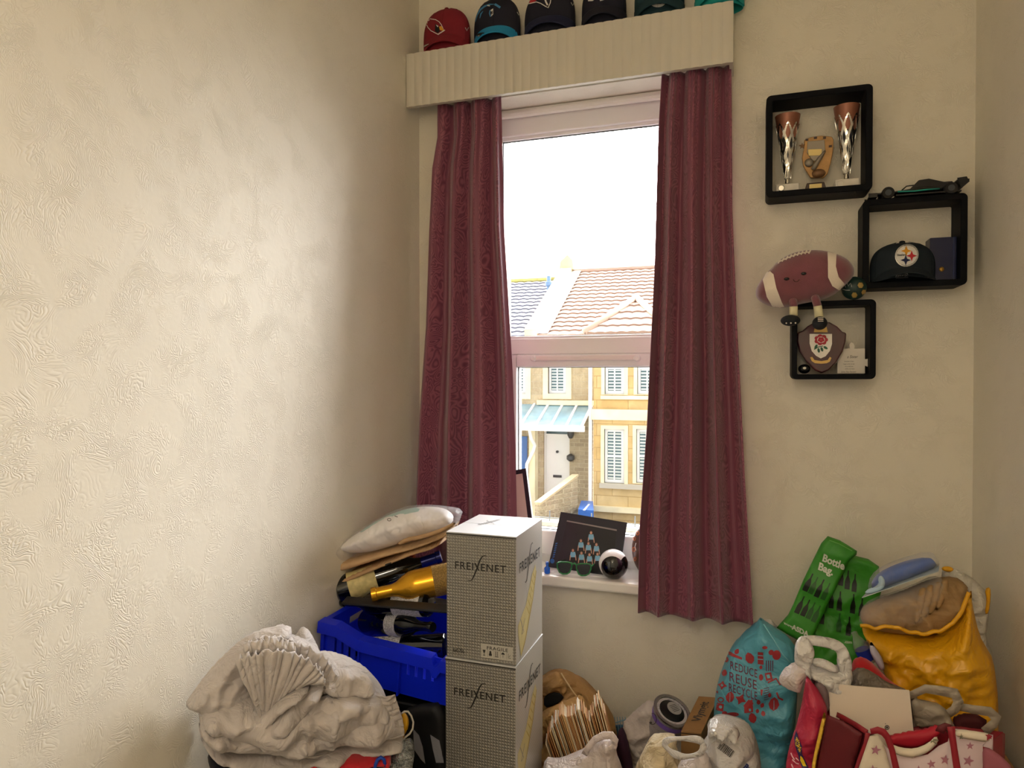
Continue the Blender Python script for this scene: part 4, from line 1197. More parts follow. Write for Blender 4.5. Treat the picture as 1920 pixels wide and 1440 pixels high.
# bird head
o1 = [(0, 0), (10, 1.5), (20, 3.5), (27, 8), (32, 15), (35, 23), (38, 25), (35, 27), (28, 26), (25, 33), (18, 29), (11, 25), (5, 18), (1, 9)]
wp('emblem_outline', poly2(o1), (797, 34), k1, M_PW, c1)
cxo, cyo = 19, 16
wp('emblem', poly2([(cxo + (x - cxo) * .90, cyo + (y_ - cyo) * .88) for x, y_ in o1]), (797, 34), k1, M_PR if False else cap_mat('crimson_cap_cloth', '7a0c20'), c1, .0018)
wp('emblem', poly2([(20, 12), (25, 16), (29, 24), (25, 30), (19, 26), (23, 22)]), (797, 34), k1, M_PB, c1, .0022)
wp('emblem', poly2([(27, 18), (31, 17), (36, 24.5), (33, 26), (28, 24)]), (797, 34), k1, M_PG, c1, .0026)
wp('emblem', poly2([(21, 14), (26, 17), (24, 19)]), (797, 34), k1, M_PW, c1, .0028)
# cat head
wp('emblem', join2(line2([(0, 32), (3, 20), (9, 10), (17, 4), (26, 1), (36, 1)], 3.4, True), line2([(8, 26), (10, 18), (14, 13)], 2.4, True), line2([(36, 1), (42, 5), (46, 8)], 4), line2([(27, 12), (26, 18), (28, 24)], 2)), (892, 9), k2, M_PBL, c2)
wp('emblem', join2(poly2([(28, 12), (33, 9), (33, 20), (29, 24), (30, 16)]), line2([(22, 3), (27, 4)], 2)), (892, 9), k2, M_PW, c2, .0018)
wp('emblem', poly2([(30, 14), (32, 13), (32, 19), (30, 21)]), (892, 9), k2, M_PB, c2, .0022)
# streaked head
wp('emblem', poly2([(0, 6), (8, 0), (6, -8), (20, -8), (16, 2), (6, 8)]), (990, 0), k3, M_PR, c3)
wp('emblem', join2(line2([(0, 8), (16, 5), (24, 8), (33, 14), (38, 17), (42, 8), (44, -6)], 1.6), line2([(30, -6), (34, 6), (37, 12)], 3)), (990, 0), k3, M_PW, c3, .0018)
# white fragments
wp('emblem', join2(line2([(-4, 2), (4, 2), (12, -4), (22, -8)], 3), line2([(18, 3), (26, 1), (30, -5)], 3)), (1107, -1), k4, M_PW, c4)
# oval
wp('emblem', join2(disc2(0, 2, 14, 9)), (1234, 3), k5, M_PW, c5)
wp('emblem_lettering', xf2(text_tris('CAROLINA', .03), 3.6, -4.5, dx=-12.5, dy=5), (1234, 3), k5, M_PB, c5, .0022)
for (kk, cc, px, py) in ((b1, c1, 797, 85), (b2, c2, 905, 66), (b3, c3, 1005, 47)):
    wp('brim_sticker', join2(disc2(0, 0, 11, 4.2)), (px, py), kk, M_PB if kk is b2 else cap_mat('crimson_cap_cloth', '7a0c20') if kk is b1 else M_NAVYE, cc, .002, 3)
    wp('brim_sticker', join2(line2([(-8, 2), (0, 2.4), (8, -1)], 3.2, True)), (px, py), kk, M_SIL, cc, .003, 3)
for (kk, cc, px, py) in ((k1, c1, 875, 55), (k2, c2, 972, 26), (k3, c3, 1073, 8)):
    wp('side_flag', join2(line2([(-3, -3), (0, 3), (3, -3)], 1.4)), (px, py), kk, M_SIL, cc, .002, 3)
# ================================================================ things on the window sill
# leaning black frame
pf = thing('picture_frame', 'thin black picture frame with pale mount leaning on the sill behind the box stack', 'picture frame', (P(980, 1065, 2.36).x, 2.37, SILL))
BR = Vector((P(1009, 1068, 2.34).x, 2.34, SILL)); TR = P(986, 878, 2.415)
e1 = (TR - BR); up_ = e1.normalized(); U_ = Vector((-1, .10, 0)); U_ = (U_ - up_ * U_.dot(up_)).normalized(); nF = U_.cross(up_).normalized()
if nF.y > 0: nF = -nF
H_ = e1.length; W_ = .125
def q_(a, b, o=0): return BR + U_ * a + up_ * b + nF * o
mb = MB(); t_ = .016
for (a0, b0, a1, b1) in ((0, 0, W_, t_), (0, H_ - t_, W_, H_), (0, t_, t_, H_ - t_), (W_ - t_, t_, W_, H_ - t_)):
    mb.prism([q_(a0, b0), q_(a1, b0), q_(a1, b1), q_(a0, b1)], nF, .014)
obj('frame', mb, mat('black_frame', '0c0d10', .35), pf, merge=.00005)
obj('mount', MB().prism([q_(t_, t_, -.005), q_(W_ - t_, t_, -.005), q_(W_ - t_, H_ - t_, -.005), q_(t_, H_ - t_, -.005)], nF, .004), mat('cream_mount', 'd9cfc0', .7), pf)

# team photo in a dark folder
ph_ = thing('photo_mount', 'dark card photo mount with a team pyramid picture leaning on the window', 'photo', PZ(1095, 1075, SILL))
BL, BR = PZ(1028, 1063, SILL + .002), PZ(1160, 1082, SILL + .002)
TLp = P(1052, 960, 2.425)
n_ = (BR - BL).cross(TLp - BL).normalized()
if n_.y > 0: n_ = -n_
ppl = (BL, n_)
def on(px, py, o=0): return PL(px, py, ppl) + n_ * o
def card(name, pts, o, t, m_, par): return obj(name, MB().prism([on(x, y_, o) for x, y_ in pts], n_, t), m_, par)
card('card', [(1028, 1063), (1160, 1082), (1176, 980), (1052, 960)], .002, .004, mat('charcoal_card', '26282f', .6, bump=.3, bscale=300), ph_)
card('photograph', [(1045, 1062), (1149, 1079), (1157, 996), (1063, 978)], .0028, .0006, mat('photo_backdrop', '15171b', .35, var=.35, vscale=18), ph_)
card('card_edge', [(1063, 978), (1157, 996), (1157, 993), (1064, 976)], .0040, .001, mat('card_edge_pale', '8f8a84', .5), ph_)
figs = []
SK = mat('print_skin', 'c99a84', .5); SB = mat('print_light_blue', '7fb9d6', .5); SD = mat('print_dark', '20202a', .5); SH = mat('print_hair', '4a3428', .5)
def fig(cx, cy, s_):
    card('photo_figure', [(cx - 4 * s_, cy - 1), (cx + 4 * s_, cy - 1), (cx + 5.5 * s_, cy + 6 * s_), (cx + 3.5 * s_, cy + 10 * s_), (cx - 3.5 * s_, cy + 10 * s_), (cx - 5.5 * s_, cy + 6 * s_)], .0034, .0004, SB, ph_)
    for k in (-1, 1): card('photo_figure', [(cx + k * 5.5 * s_, cy + 5 * s_), (cx + k * 4 * s_, cy + 6 * s_), (cx + k * 5 * s_, cy + 15 * s_), (cx + k * 6.6 * s_, cy + 15 * s_)], .0037, .0004, SK, ph_)
    card('photo_figure', [(cx - 3.4 * s_, cy + 9 * s_), (cx + 3.4 * s_, cy + 9 * s_), (cx + 4 * s_, cy + 14 * s_), (cx - 4 * s_, cy + 14 * s_)], .0036, .0004, SD, ph_)
    card('photo_figure', [(cx + 3.1 * s_ * math.cos(k), cy - 4 * s_ + 3.9 * s_ * math.sin(k)) for k in [i * .628 for i in range(10)]], .0038, .0004, SH, ph_)
    card('photo_figure', [(cx + 2.1 * s_ * math.cos(k), cy - 3.4 * s_ + 2.8 * s_ * math.sin(k)) for k in [i * .628 for i in range(10)]], .0042, .0004, SK, ph_)
for cx_, cy_ in ((1109, 1003), (1090, 1018), (1104, 1023), (1119, 1025), (1075, 1036), (1091, 1041), (1106, 1044), (1121, 1043)): fig(cx_, cy_, 1.0)
M_PBLUE = mat('print_blue', '2f6fb8', .5)
for k in range(7): card('mount_lettering', [(1036 + k * .9 * 1.0, 1046 - k * 4.2), (1040 + k * .9, 1045 - k * 4.2), (1040.5 + k * .9, 1043 - k * 4.2), (1037 + k * .9, 1043.6 - k * 4.2)], .0026, .0004, M_PBLUE, ph_)
card('mount_logo', [(1036 + 4 * math.cos(k), 1052 + 4.6 * math.sin(k)) for k in [i * .45 for i in range(14)]], .0026, .0004, M_PBLUE, ph_)

# green sunglasses
Ys = 2.283
sg = thing('sunglasses', 'green-framed sunglasses standing open on the white window sill', 'sunglasses', (P(1078, 1075, Ys).x, Ys, SILL))
M_GRN = mat('green_plastic', '2f7d46', .25); M_LENS = mat('dark_lens', '15161a', .08)
dz = SILL + .001 - P(1060, 1075, Ys).z
def sgp(px, py, dy=0): return P(px, py, Ys - dy) + Vector((0, 0, dz))
for k, (cx_, cy_) in enumerate(((1059, 1062), (1094, 1065))):
    shp_ = [(-14, -9), (-8, -11), (6, -11), (13, -9), (13, -2), (9, 8), (4, 11), (-4, 11), (-10, 8), (-14, -1)]
    if k: shp_ = [(-x, y_) for x, y_ in shp_][::-1]
    sp3 = [sgp(cx_ + x, cy_ + y_) for x, y_ in shp_]
    rim = obj('rim', MB().tube(resample(sp3, .004), .0026, 8, closed=True), M_GRN, sg, smooth=True)
    obj('lens', MB().prism(sp3, (0, -1, 0), .0015), M_LENS, rim)
obj('bridge', MB().tube([sgp(1072, 1056), sgp(1077, 1053, .002), sgp(1082, 1057)], .0032, 8), M_GRN, sg, smooth=True)
for a, b in (((1044, 1054), (1062, 1052)), ((1109, 1059), (1112, 1056))):
    A = sgp(*a); obj('temple', MB().tube([A, A + Vector((.002, .03, .0)), A + Vector((.012 if a[0] < 1080 else -.006, .075, -.006))], .0022, 8), M_GRN, sg, smooth=True)

# black and white ball
c_ = P(1150, 1062, 2.30); rb = .0485; c_.z = SILL + rb
wb = thing('toy_ball', 'glossy black and white ball on the white window sill', 'ball', (c_.x, c_.y, SILL))
M_BW = mat('ball_white', 'e8e8e8', .12); M_BB = mat('ball_black', '07080e', .06, coat=.5)
obj('shell', MB().ellipsoid(c_, (rb, rb, rb), 40, 24), M_BW, wb, smooth=True)
def sph_cap(c, r, axis, ang, n=40, m=10):
    ax = Vector(axis).normalized(); q = ax.to_track_quat('Z', 'Y').to_matrix()
    mb = MB(); mb.grid(n, m, lambda u, v: c + q @ (Vector((math.sin(R(ang) * v) * math.cos(2 * math.pi * u), math.sin(R(ang) * v) * math.sin(2 * math.pi * u), math.cos(R(ang) * v))) * r), closed_u=True)
    return mb
obj('black_face', sph_cap(c_, rb * 1.012, (.10, -1, -.10), 50), M_BB, wb, smooth=True)
obj('black_base', sph_cap(c_, rb * 1.012, (.1, -.3, -1), 55), M_BB, wb, smooth=True)
obj('black_side', sph_cap(c_, rb * 1.008, (1, -.25, -.2), 48), M_BB, wb, smooth=True)

# brown patterned ball behind the right curtain
c_ = P(1222, 1015, 2.345); c_.z = SILL + .096
fb = thing('sports_ball', 'brown ball with orange and white marks on the sill, half hidden by the right curtain', 'ball', (c_.x, c_.y, SILL))
fbo = obj('ball', MB().ellipsoid(c_, (.066, .055, .096), 32, 20), mat('brown_leather', '5a3a30', .35, bump=.3, bscale=400), fb, smooth=True)
for px, py, w_, h_ in ((1190, 1010, 2.5, 4), (1189, 1030, 3, 4.5), (1191, 1048, 2.5, 4), (1196, 1000, 3, 4)):
    wrap_print('mark', ring2(0, 0, w_, h_, 1.2, 12), (px, py), (1, 0), (0, 1), fbo, mat('orange_print', 'd8702c', .5), fb, L=2)
wrap_print('mark', line2([(1193, 1018), (1191, 1025), (1193, 1032)], 1.5), (0, 0), (1, 0), (0, 1), fbo, M_PW, fb, L=2)
q = P(1026, 1070, 2.285)
bb_ = thing('small_bottle', 'tiny bright blue bottle on the sill beside the box stack', 'bottle', (q.x, q.y, SILL))
obj('body', MB().lathe([(.008, SILL), (.010, SILL + .003), (.010, SILL + .018), (.005, SILL + .024), (.004, SILL + .030)], 20, Matrix.Translation((q.x, q.y, 0))), mat('bright_blue_plastic', '1f66d8', .25), bb_, smooth=40)
obj('cap', MB().lathe([(.0055, SILL + .030), (.0055, SILL + .038), (.004, SILL + .040)], 16, Matrix.Translation((q.x, q.y, 0))), mat('bright_blue_plastic'), bb_, smooth=40)

# ================================================================ the stack of wine boxes
def carton_material():
    s = N('dimpled_silver_card')
    uv = s.n('TexCoord').outputs['UV']; sx = s.n('SeparateXYZ'); s.l(uv, sx.inputs[0])
    def tri(o): return s.math('ABSOLUTE', s.math('SUBTRACT', s.math('FRACT', s.math('MULTIPLY', o, 132)), .5))
    a, b = tri(sx.outputs[0]), tri(sx.outputs[1])
    h = s.math('SUBTRACT', .5, s.math('MAXIMUM', a, b))
    d = s.math('GREATER_THAN', s.math('ADD', a, b), .62)
    s.base(s.mix(s.math('MULTIPLY', d, .45), '96938b', '5b5953'))
    s.bump(h, 1.0, .004)
    s.p(Roughness=.34, Metallic=.35)
    return s.m
M_CART = carton_material()
def carton_side_material():
    s = N('striped_silver_card')
    uv = s.n('TexCoord').outputs['UV']; sx = s.n('SeparateXYZ'); s.l(uv, sx.inputs[0])
    f = s.math('FRACT', s.math('MULTIPLY', s.math('ADD', sx.outputs[0], sx.outputs[1]), 110))
    s.base(s.mix(s.math('MULTIPLY', s.math('GREATER_THAN', f, .75), .35), 'c2bfb8', '99958c'))
    s.p(Roughness=.3, Metallic=.3); s.bump(f, .15, .0005)
    return s.m
M_CARTS = carton_side_material()
M_CTOP = mat('pale_card_lid', 'c2c2c4', .45)
M_PRT = mat('black_print', '1c1b1a', .5); M_PGR = mat('grey_print', '8b877f', .5)
M_GBOT = mat('pale_gold_print', 'cdbf86', .4, metal=.2); M_GBOT2 = mat('deep_gold_print', 'b39a45', .4, metal=.2)
def logo(w):
    """word with a long swash through the X; baseline at 0, width w"""
    t1 = text_tris('FREI', .012, 1.12); t2 = text_tris('ENET', .012, 1.12)
    w1 = max(p.x for p in t1[0]); w2 = max(p.x for p in t2[0]); g = .80; tot = w1 + g + w2 + .2; k = w / tot
    xc = w1 + g / 2 + .12
    sw = line2([(xc - 1.45, -1.35), (xc - 1.2, -1.52), (xc - .75, -1.4), (xc - .35, -.6), (xc + .05, .35), (xc + .4, 1.35), (xc + .8, 2.0), (xc + 1.25, 2.15), (xc + 1.5, 1.95)], .22, True)
    x2 = line2([(xc - .30, 1.0), (xc - .05, .55), (xc + .32, 0)], .2)
    return xf2(join2(t1, xf2(t2, 1, 1, 0, w1 + g + .22, 0), sw, x2), k)
def carton(label, x0, y0, z0, w, d, h, yaw, group):
    root = thing('wine_box', label, 'box', (x0 + w / 2, y0 + d / 2, z0), group)
    M_ = Matrix.Translation((x0, y0, z0)) @ Matrix.Rotation(R(yaw), 4, 'Z')
    def face(name, pts, m_, uvs):
        mb = MB(); mb.add([M_ @ Vector(p) for p in pts], [tuple(range(len(pts)))]); return obj(name, mb, m_, root, uv=uvs)
    # body: closed carton made of one folded shell with wall faces; front and sides carry their own print
    e = .0
    shell = MB().box((0.0006, 0.0006, 0), (w - .0006, d - .0006, h - .0008), M_)
    obj('carton_shell', shell, mat('brown_card_inside', '8d8778', .7), root)
    fr_ = MB(); 
    obj('front_panel', MB().box((0, -.0006, 0), (w, .0006, h - .001), M_), M_CART, root, uv=[(a, b) for a, b in ((0, 0), (w, 0), (w, 0), (0, 0), (0, h), (w, h), (w, h), (0, h))])
    obj('side_panel', MB().box((w - .0006, 0, 0), (w + .0006, d, h - .001), M_), M_CARTS, root, uv=[(0, 0), (0, 0), (d, 0), (d, 0), (0, h), (0, h), (d, h), (d, h)])
    for ya, yb_, z_ in ((0, d * .5 - .0012, .0), (d * .5 + .0012, d, .0)):
        obj('lid_flap', MB().box((-.001, ya - (.0012 if ya == 0 else 0), h - .001), (w + .001, yb_, h + .0016), M_), M_CTOP, root)
    obj('lid_edge', MB().box((-.0012, -.0022, h - .0045), (w + .0012, -.0006, h - .0015), M_), mat('painted_shadow_gap', '3a3733', .8), root)  # dark strip stands in for the shade line under the lid
    ux, uy, uz = (M_.to_3x3() @ Vector(v) for v in ((1, 0, 0), (0, 1, 0), (0, 0, 1)))
    O = M_ @ Vector((0, -.0006, 0))
    flat_print('brand_lettering', logo(w * .745), O + ux * w * .115 + uz * h * .715, ux, uz, M_PRT, root)
    flat_print('volume_lettering', xf2(text_tris('6x0.75L', .015, .95), .0072, .0095), O + ux * w * .09 + uz * h * .045, ux, uz, M_PRT, root)
    # fragile label
    lb = [xf2(join2(line2([(0, 0), (1, 0)], .012), line2([(0, 1), (1, 1)], .012), line2([(0, 0), (0, 1)], .006), line2([(1, 0), (1, 1)], .006)), w * .45, h * .105)]
    lab = O + ux * w * .505 + uz * h * .035
    flat_print('label_panel', xf2(poly2([(0, 0), (1, 0), (1, 1), (0, 1)]), w * .45, h * .105), lab, ux, uz, mat('label_light', 'b3b0a6', .5), root, .0005)
    flat_print('label_border', lb[0], lab, ux, uz, mat('label_white', 'd8d5cc', .5), root, .0008)
    flat_print('fragile_lettering', xf2(text_tris('FRAGILE', .015, 1.15), .0094, .0080), lab + ux * w * .08 + uz * h * .066, ux, uz, M_PRT, root, .0010)
    ic = []
    cw = w * .09
    for k in range(5):
        ox = cw * (k + .5)
        if k == 0: sh_ = join2(poly2([(-.3, .9), (.3, .9), (.12, .45), (-.12, .45)]), line2([(0, .5), (0, .1)], .1), line2([(-.2, .1), (.2, .1)], .1))
        elif k == 1: sh_ = join2(disc2(0, .62, .2, .25), disc2(-.14, .3, .16, .22), disc2(.14, .3, .16, .22))
        elif k == 2: sh_ = join2(line2([(-.18, .2), (-.18, .9)], .12), line2([(.18, .2), (.18, .9)], .12), line2([(-.35, .1), (.35, .1)], .1))
        elif k == 3: sh_ = join2(poly2([(-.38, .55), (-.2, .8), (0, .88), (.2, .8), (.38, .55)]), line2([(0, .5), (0, .1)], .08))
        else: sh_ = join2(line2([(-.2, .8), (-.2, .15), (.3, .15)], .07), line2([(-.1, .3), (.2, .6)], .07))
        ic.append(xf2(sh_, cw * .8, .017, 0, ox, .0035))
        ic.append(xf2(join2(line2([(-.42, 0), (-.42, 1)], .03)), cw, .020, 0, ox, .002))
    flat_print('handling_symbols', join2(*ic), lab, ux, uz, M_PRT, root, .0010)
    # right side: word, bottle print
    O2 = M_ @ Vector((w + .0006, 0, 0))
    flat_print('brand_lettering', logo(d * .80), O2 + uy * d * .10 + uz * h * .70, uy, uz, M_PGR if False else M_PRT, root)
    bot = poly2([(.10, .02), (.24, .02), (.55, .34), (.70, .60), (.80, .70), (.88, .86), (.83, .87), (.72, .74), (.55, .66), (.34, .40), (.08, .10)])
    bot = poly2([(.05, .06), (.16, .03), (.40, .22), (.58, .42), (.68, .56), (.66, .62), (.56, .60), (.36, .42), (.12, .22), (.02, .12)])
    bot = poly2([(.16, .03), (.30, .10), (.60, .38), (.74, .60), (.70, .66), (.58, .60), (.34, .40), (.06, .30), (.06, .24)])
    flat_print('bottle_print', xf2(bot, d, h), O2, uy, uz, M_GBOT, root)
    strp = join2(*[line2([(.36 + .05 * k, .38 + .045 * k), (.46 + .045 * k, .30 + .05 * k)], .012) for k in range(6)])
    flat_print('bottle_print', xf2(join2(strp, line2([(.16, .04), (.3, .11), (.6, .39), (.74, .6)], .02)), d, h), O2, uy, uz, M_GBOT2, root, .0009)
    flat_print('bottle_print', xf2(line2([(.14, .33), (.26, .2), (.18, .2), (.3, .3)], .012), d, h), O2, uy, uz, M_PGR, root, .0010)
    # top word
    O3 = M_ @ Vector((0, 0, h + .0016))
    flat_print('brand_lettering', logo(d * .42), O3 + ux * w * .30 + uy * d * .42, (ux * .35 + uy * .94), (uy * .35 - ux * .94), M_PRT if False else mat('light_grey_print', '6f6d6a', .5), root)
    return root
BX, BY, BW, BD, BH = -.724, 1.62, .186, .229, .3185
G_ = 'stacked wine boxes'
carton('silver dimpled wine box on top of the stack by the window', BX, BY, BH * 2 + .006, BW, BD, BH, 0, G_)
carton('silver dimpled wine box in the middle of the stack, below the top box', BX - .002, BY - .003, BH + .003, BW + .002, BD + .004, BH, -.4, G_)
carton('silver dimpled wine box standing on the floor at the foot of the stack', BX, BY, 0, BW, BD, BH, .4, G_)

# ================================================================ blue crate and what is in and under it
M_CRATE = mat('blue_crate_plastic', '0a24d8', .32, bump=.08, bscale=150)
tub = thing('storage_tub', 'black plastic storage tub under the blue crate in the corner', 'tub', (-.94, 1.87, 0))
fl_ = P(603, 1160, 1.66)
ZCR = P(620, 1262, 1.66).z
obj('tub_body', MB().box((-1.10, 1.70, 0), (-.745, 2.07, ZCR - .085)), mat('black_plastic', '060608', .5), tub, bevel=.012)
obj('tub_lid', MB().box((-1.11, 1.685, ZCR - .085), (-.738, 2.08, ZCR - .06)), mat('black_plastic'), tub, bevel=.006)
cr = thing('crate', 'bright blue slotted plastic crate of bottles in the corner by the left wall', 'crate', (-.93, 1.86, ZCR))
CW, CDp, CH = .392, .42, .150
MC = Matrix.Translation((XL + .004, 1.66, fl_.z - CH)) @ Matrix.Rotation(R(5.5), 4, 'Y')
th = .004
def crate_panel(mb, x0, x1, z0, z1, holes, fn):
    """panel made of cells between holes, bent by fn(x,z)->(pos, normal)"""
    xs_ = sorted({x0, x1} | {h[0] for h in holes} | {h[1] for h in holes}); zs_ = sorted({z0, z1} | {h[2] for h in holes} | {h[3] for h in holes})
    for i in range(len(xs_) - 1):
        for j in range(len(zs_) - 1):
            cx, cz = (xs_[i] + xs_[i + 1]) / 2, (zs_[j] + zs_[j + 1]) / 2
            if any(h[0] < cx < h[1] and h[2] < cz < h[3] for h in holes): continue
            c = [(xs_[i], zs_[j]), (xs_[i + 1], zs_[j]), (xs_[i + 1], zs_[j + 1]), (xs_[i], zs_[j + 1])]
            mb.add([fn(a, b, 0) for a, b in c] + [fn(a, b, th) for a, b in c], [(0, 1, 2, 3), (7, 6, 5, 4), (0, 4, 5, 1), (1, 5, 6, 2), (2, 6, 7, 3), (3, 7, 4, 0)])
sl_ = [(.045 + .022 * k, .052 + .022 * k, .062, .112) for k in range(4)] + [(.270 + .024 * k, .278 + .024 * k, .058, .104) for k in range(4)]
fh = sl_ + [(.135, .235, .090, .112)]
mb = MB()
rimz = lambda x: CH - .0 - (0 if x < .055 else min(.024, (x - .055) * .33)) + (.0)
def ffront(x, z, t): 
    zz = z if z < .118 else .118 + (z - .118) * (rimz(x) - .118) / (CH - .118)
    return MC @ Vector((x, -.012 * (zz / CH) + t, zz))
xs2 = [(.0, .055), (.055, .13), (.13, .392)]
hx = [(a, b, .118, .118) for a, b in xs2]
crate_panel(mb, 0, CW, 0, CH, fh + hx, ffront)
crate_panel(mb, 0, CW, 0, CH, fh, lambda x, z, t: MC @ Vector((x, CDp + .012 * z / CH - t, z)))
crate_panel(mb, 0, CDp, 0, CH, fh, lambda x, z, t: MC @ Vector((t - .0 * z, x, z)))
crate_panel(mb, 0, CDp, 0, CH, fh, lambda x, z, t: MC @ Vector((CW - t, x, z)))
mb.box((0, 0, 0), (CW, CDp, .004), MC)
obj('body', mb, M_CRATE, cr, merge=.0002)
# rim flange following the dipped edge
rm = MB()
xsr = [0, .02, .055, .08, .105, .13, .2, .3, .345, .355, .365, .375, .392]
vs = []
for x in xsr:
    z = rimz(x) - (.018 if .35 < x < .37 else 0)
    vs.append((x, z))
for (x0_, z0_), (x1_, z1_) in zip(vs, vs[1:]):
    P0 = [(x0_, -.026, z0_ - .028), (x0_, -.026, z0_ + .001), (x0_, .004, z0_ + .003), (x0_, .004, z0_ - .0)]
    P1 = [(x1_, -.026, z1_ - .028), (x1_, -.026, z1_ + .001), (x1_, .004, z1_ + .003), (x1_, .004, z1_ - .0)]
    o = len(rm.v); rm.v += [MC @ Vector(p) for p in P0 + P1]
    rm.f += [[o, o + 4, o + 5, o + 1], [o + 1, o + 5, o + 6, o + 2], [o + 2, o + 6, o + 7, o + 3]]
r_ = obj('rim', rm, M_CRATE, cr, merge=.0002); r_.modifiers.new('s', 'SOLIDIFY').thickness = -.003
obj('side_rim', MB().box((-.001, -.024, CH - .006), (.016, CDp, CH + .001), MC).box((0, CDp - .014, CH - .006), (CW, CDp, CH + .001), MC), M_CRATE, cr)
ribs = MB()
for x in (.03, .125, .25, .385): ribs.box((x, -.017, .0), (x + .004, -.004, CH - .03), MC)
obj('rib', ribs, M_CRATE, cr) if False else [obj('rib', MB().box((x, -.017, .0), (x + .004, -.004, CH - .035), MC), M_CRATE, cr) for x in (.012, .125, .250)]

# bottles
def bottle(label, tip, base, r, glass, caps=None, capr=1.0, lab=None, lab_m=None, L=None, capm=None, name='wine_bottle'):
    tip, base = Vector(tip), Vector(base); ax = (tip - base).normalized(); L = L or (tip - base).length
    base = tip - ax * L
    q = ax.to_track_quat('Z', 'Y').to_matrix().to_4x4(); M_ = Matrix.Translation(base) @ q
    root = thing(name, label, 'bottle', base)
    pr = [(.001, .004), (r * .8, 0), (r, .006), (r, L * .58), (r * .97, L * .63), (r * .8, L * .69), (r * .5, L * .76), (r * .38, L * .82), (r * .36, L * .95), (r * .42, L * .955), (r * .42, L * .985), (r * .36, L)]
    obj('glass_body', MB().lathe(pr, 32, M_), glass, root, smooth=50)
    if capm: obj('capsule', MB().lathe([(r * .40, L * .80), (r * .39, L * .95), (r * .45, L * .955), (r * .45, L * 1.0), (r * .40, L * 1.004), (.001, L * 1.004)], 28, M_), capm, root, smooth=50)
    if lab:
        obj('label', MB().lathe([(r * 1.008, L * lab[0]), (r * 1.008, L * lab[1])], 36, M_, cap=False), lab_m, root, smooth=True)
    return root, M_
def label_mat(name, paper, ink, sc=1):
    s = N(name); co = s.coord(); 
    w_ = s.n('TexWave'); w_.inputs['Scale'].default_value = 160 * sc; w_.bands_direction = 'Z'; w_.inputs['Distortion'].default_value = 0; s.l(co, w_.inputs[0])
    f = s.math('MULTIPLY', s.math('GREATER_THAN', w_.outputs['Fac'], .6), s.math('GREATER_THAN', s.noise(co, 300, 1), .48))
    s.base(s.mix(f, paper, ink)); s.p(Roughness=.6); return s.m
M_GLD = mat('gold_coated_glass', 'c8921e', .25, metal=.75); M_DKG = mat('dark_green_glass', '07090a', .07, coat=.3)
M_LABW = label_mat('white_back_label', 'c9c9cc', '5a5a60'); M_LABC = mat('cream_label', 'cbbd86', .6, var=.2, vscale=60); M_LABG = label_mat('gold_back_label', '9a7a3a', '4d3a18')
M_NAVC = mat('navy_foil', '0a1668', .25, metal=.3); M_COPC = mat('copper_foil', 'b4562c', .3, metal=.7)
t0_ = P(697, 1115, 1.70); b0_ = P(842, 1084, 1.80)
bottle('gold bottle lying on its side at the top of the blue crate', t0_, t0_ + (b0_ - t0_).normalized() * .30, .043, M_GLD, lab=(.18, .42), lab_m=M_LABG, capm=M_GLD)
t0_ = P(826, 1043, 1.93); b0_ = P(655, 1100, 1.80)
_, MBt = bottle('dark bottle with navy foil cap lying under the cardboard mailers', t0_, b0_, .041, M_DKG, lab=(.12, .38), lab_m=M_LABC, L=.32, capm=M_NAVC)
obj('cap_end', MB().lathe([(.014, .321), (.014, .3225), (.001, .3227)], 24, MBt), mat('white_foil_end', 'd8d8de', .3), _, smooth=40)
t0_ = P(640, 1128, 1.78); b0_ = P(858, 1133, 1.74)
bottle('dark bottle with white back label lying at the front of the blue crate', t0_, b0_, .036, M_DKG, lab=(.06, .36), lab_m=M_LABW, L=.31)
t0_ = P(778, 1046, 1.985); b0_ = P(640, 1085, 1.93)
bottle('dark bottle with copper foil cap lying at the back of the blue crate', t0_, b0_, .036, M_DKG, L=.30, capm=M_COPC)
t0_ = P(812, 1176, 1.70); b0_ = P(640, 1160, 1.86)
bottle('dark bottle low in the blue crate seen over the rim', t0_, b0_, .034, M_DKG, L=.30, lab=(.42, .58), lab_m=M_LABW)
t0_ = P(655, 1222, 1.72); b0_ = P(800, 1214, 1.76)
bottle('dark bottle with a white label seen through the hand hole of the blue crate', t0_, b0_, .036, M_DKG, L=.29, lab=(.45, .8), lab_m=M_LABW)
sh_b = thing('black_tray', 'thin black tray edge across the blue crate below the gold bottle', 'tray', P(740, 1137, 1.72))
A, B = P(640, 1130, 1.69), P(842, 1147, 1.66)
obj('tray_sheet', MB().prism([A, B, B + Vector((.0, .03, .010)), A + Vector((.0, .03, .010))], (0, 0, 1), .006), mat('black_plastic'), sh_b, bevel=.002)

# cardboard mailers and the plastic-wrapped parcel
M_KR = mat('kraft_card', 'b3926c', .75, var=.08, vscale=30, bump=.2, bscale=200)
M_KR2 = mat('kraft_card_light', 'bf9f78', .75, var=.08, vscale=30, bump=.2, bscale=200)
m1 = thing('cardboard_mailer', 'brown cardboard mailer directly under the plastic-wrapped parcel', 'mailer', P(740, 1025, 1.87))
soft('mailer_body', [(620, 1069), (627, 1052), (640, 1042), (690, 1030), (740, 1018), (800, 1006), (856, 982), (858, 988), (846, 999), (800, 1018), (745, 1032), (700, 1048), (652, 1062), (622, 1069)], plane(740, 1025, 1.90, 12, 0), .10, .12, .012, .006, [wr('soft', .002, 12)], M_KR2, m1, it=1)
soft('torn_flap', [(742, 1020), (760, 1008), (790, 1003), (830, 990), (852, 978), (855, 984), (830, 998), (795, 1011), (764, 1016), (748, 1024)], plane(800, 1000, 1.80, 12, 0), .004, .004, .006, .005, [wr('soft', .004, 25)], M_KR, m1, it=1)
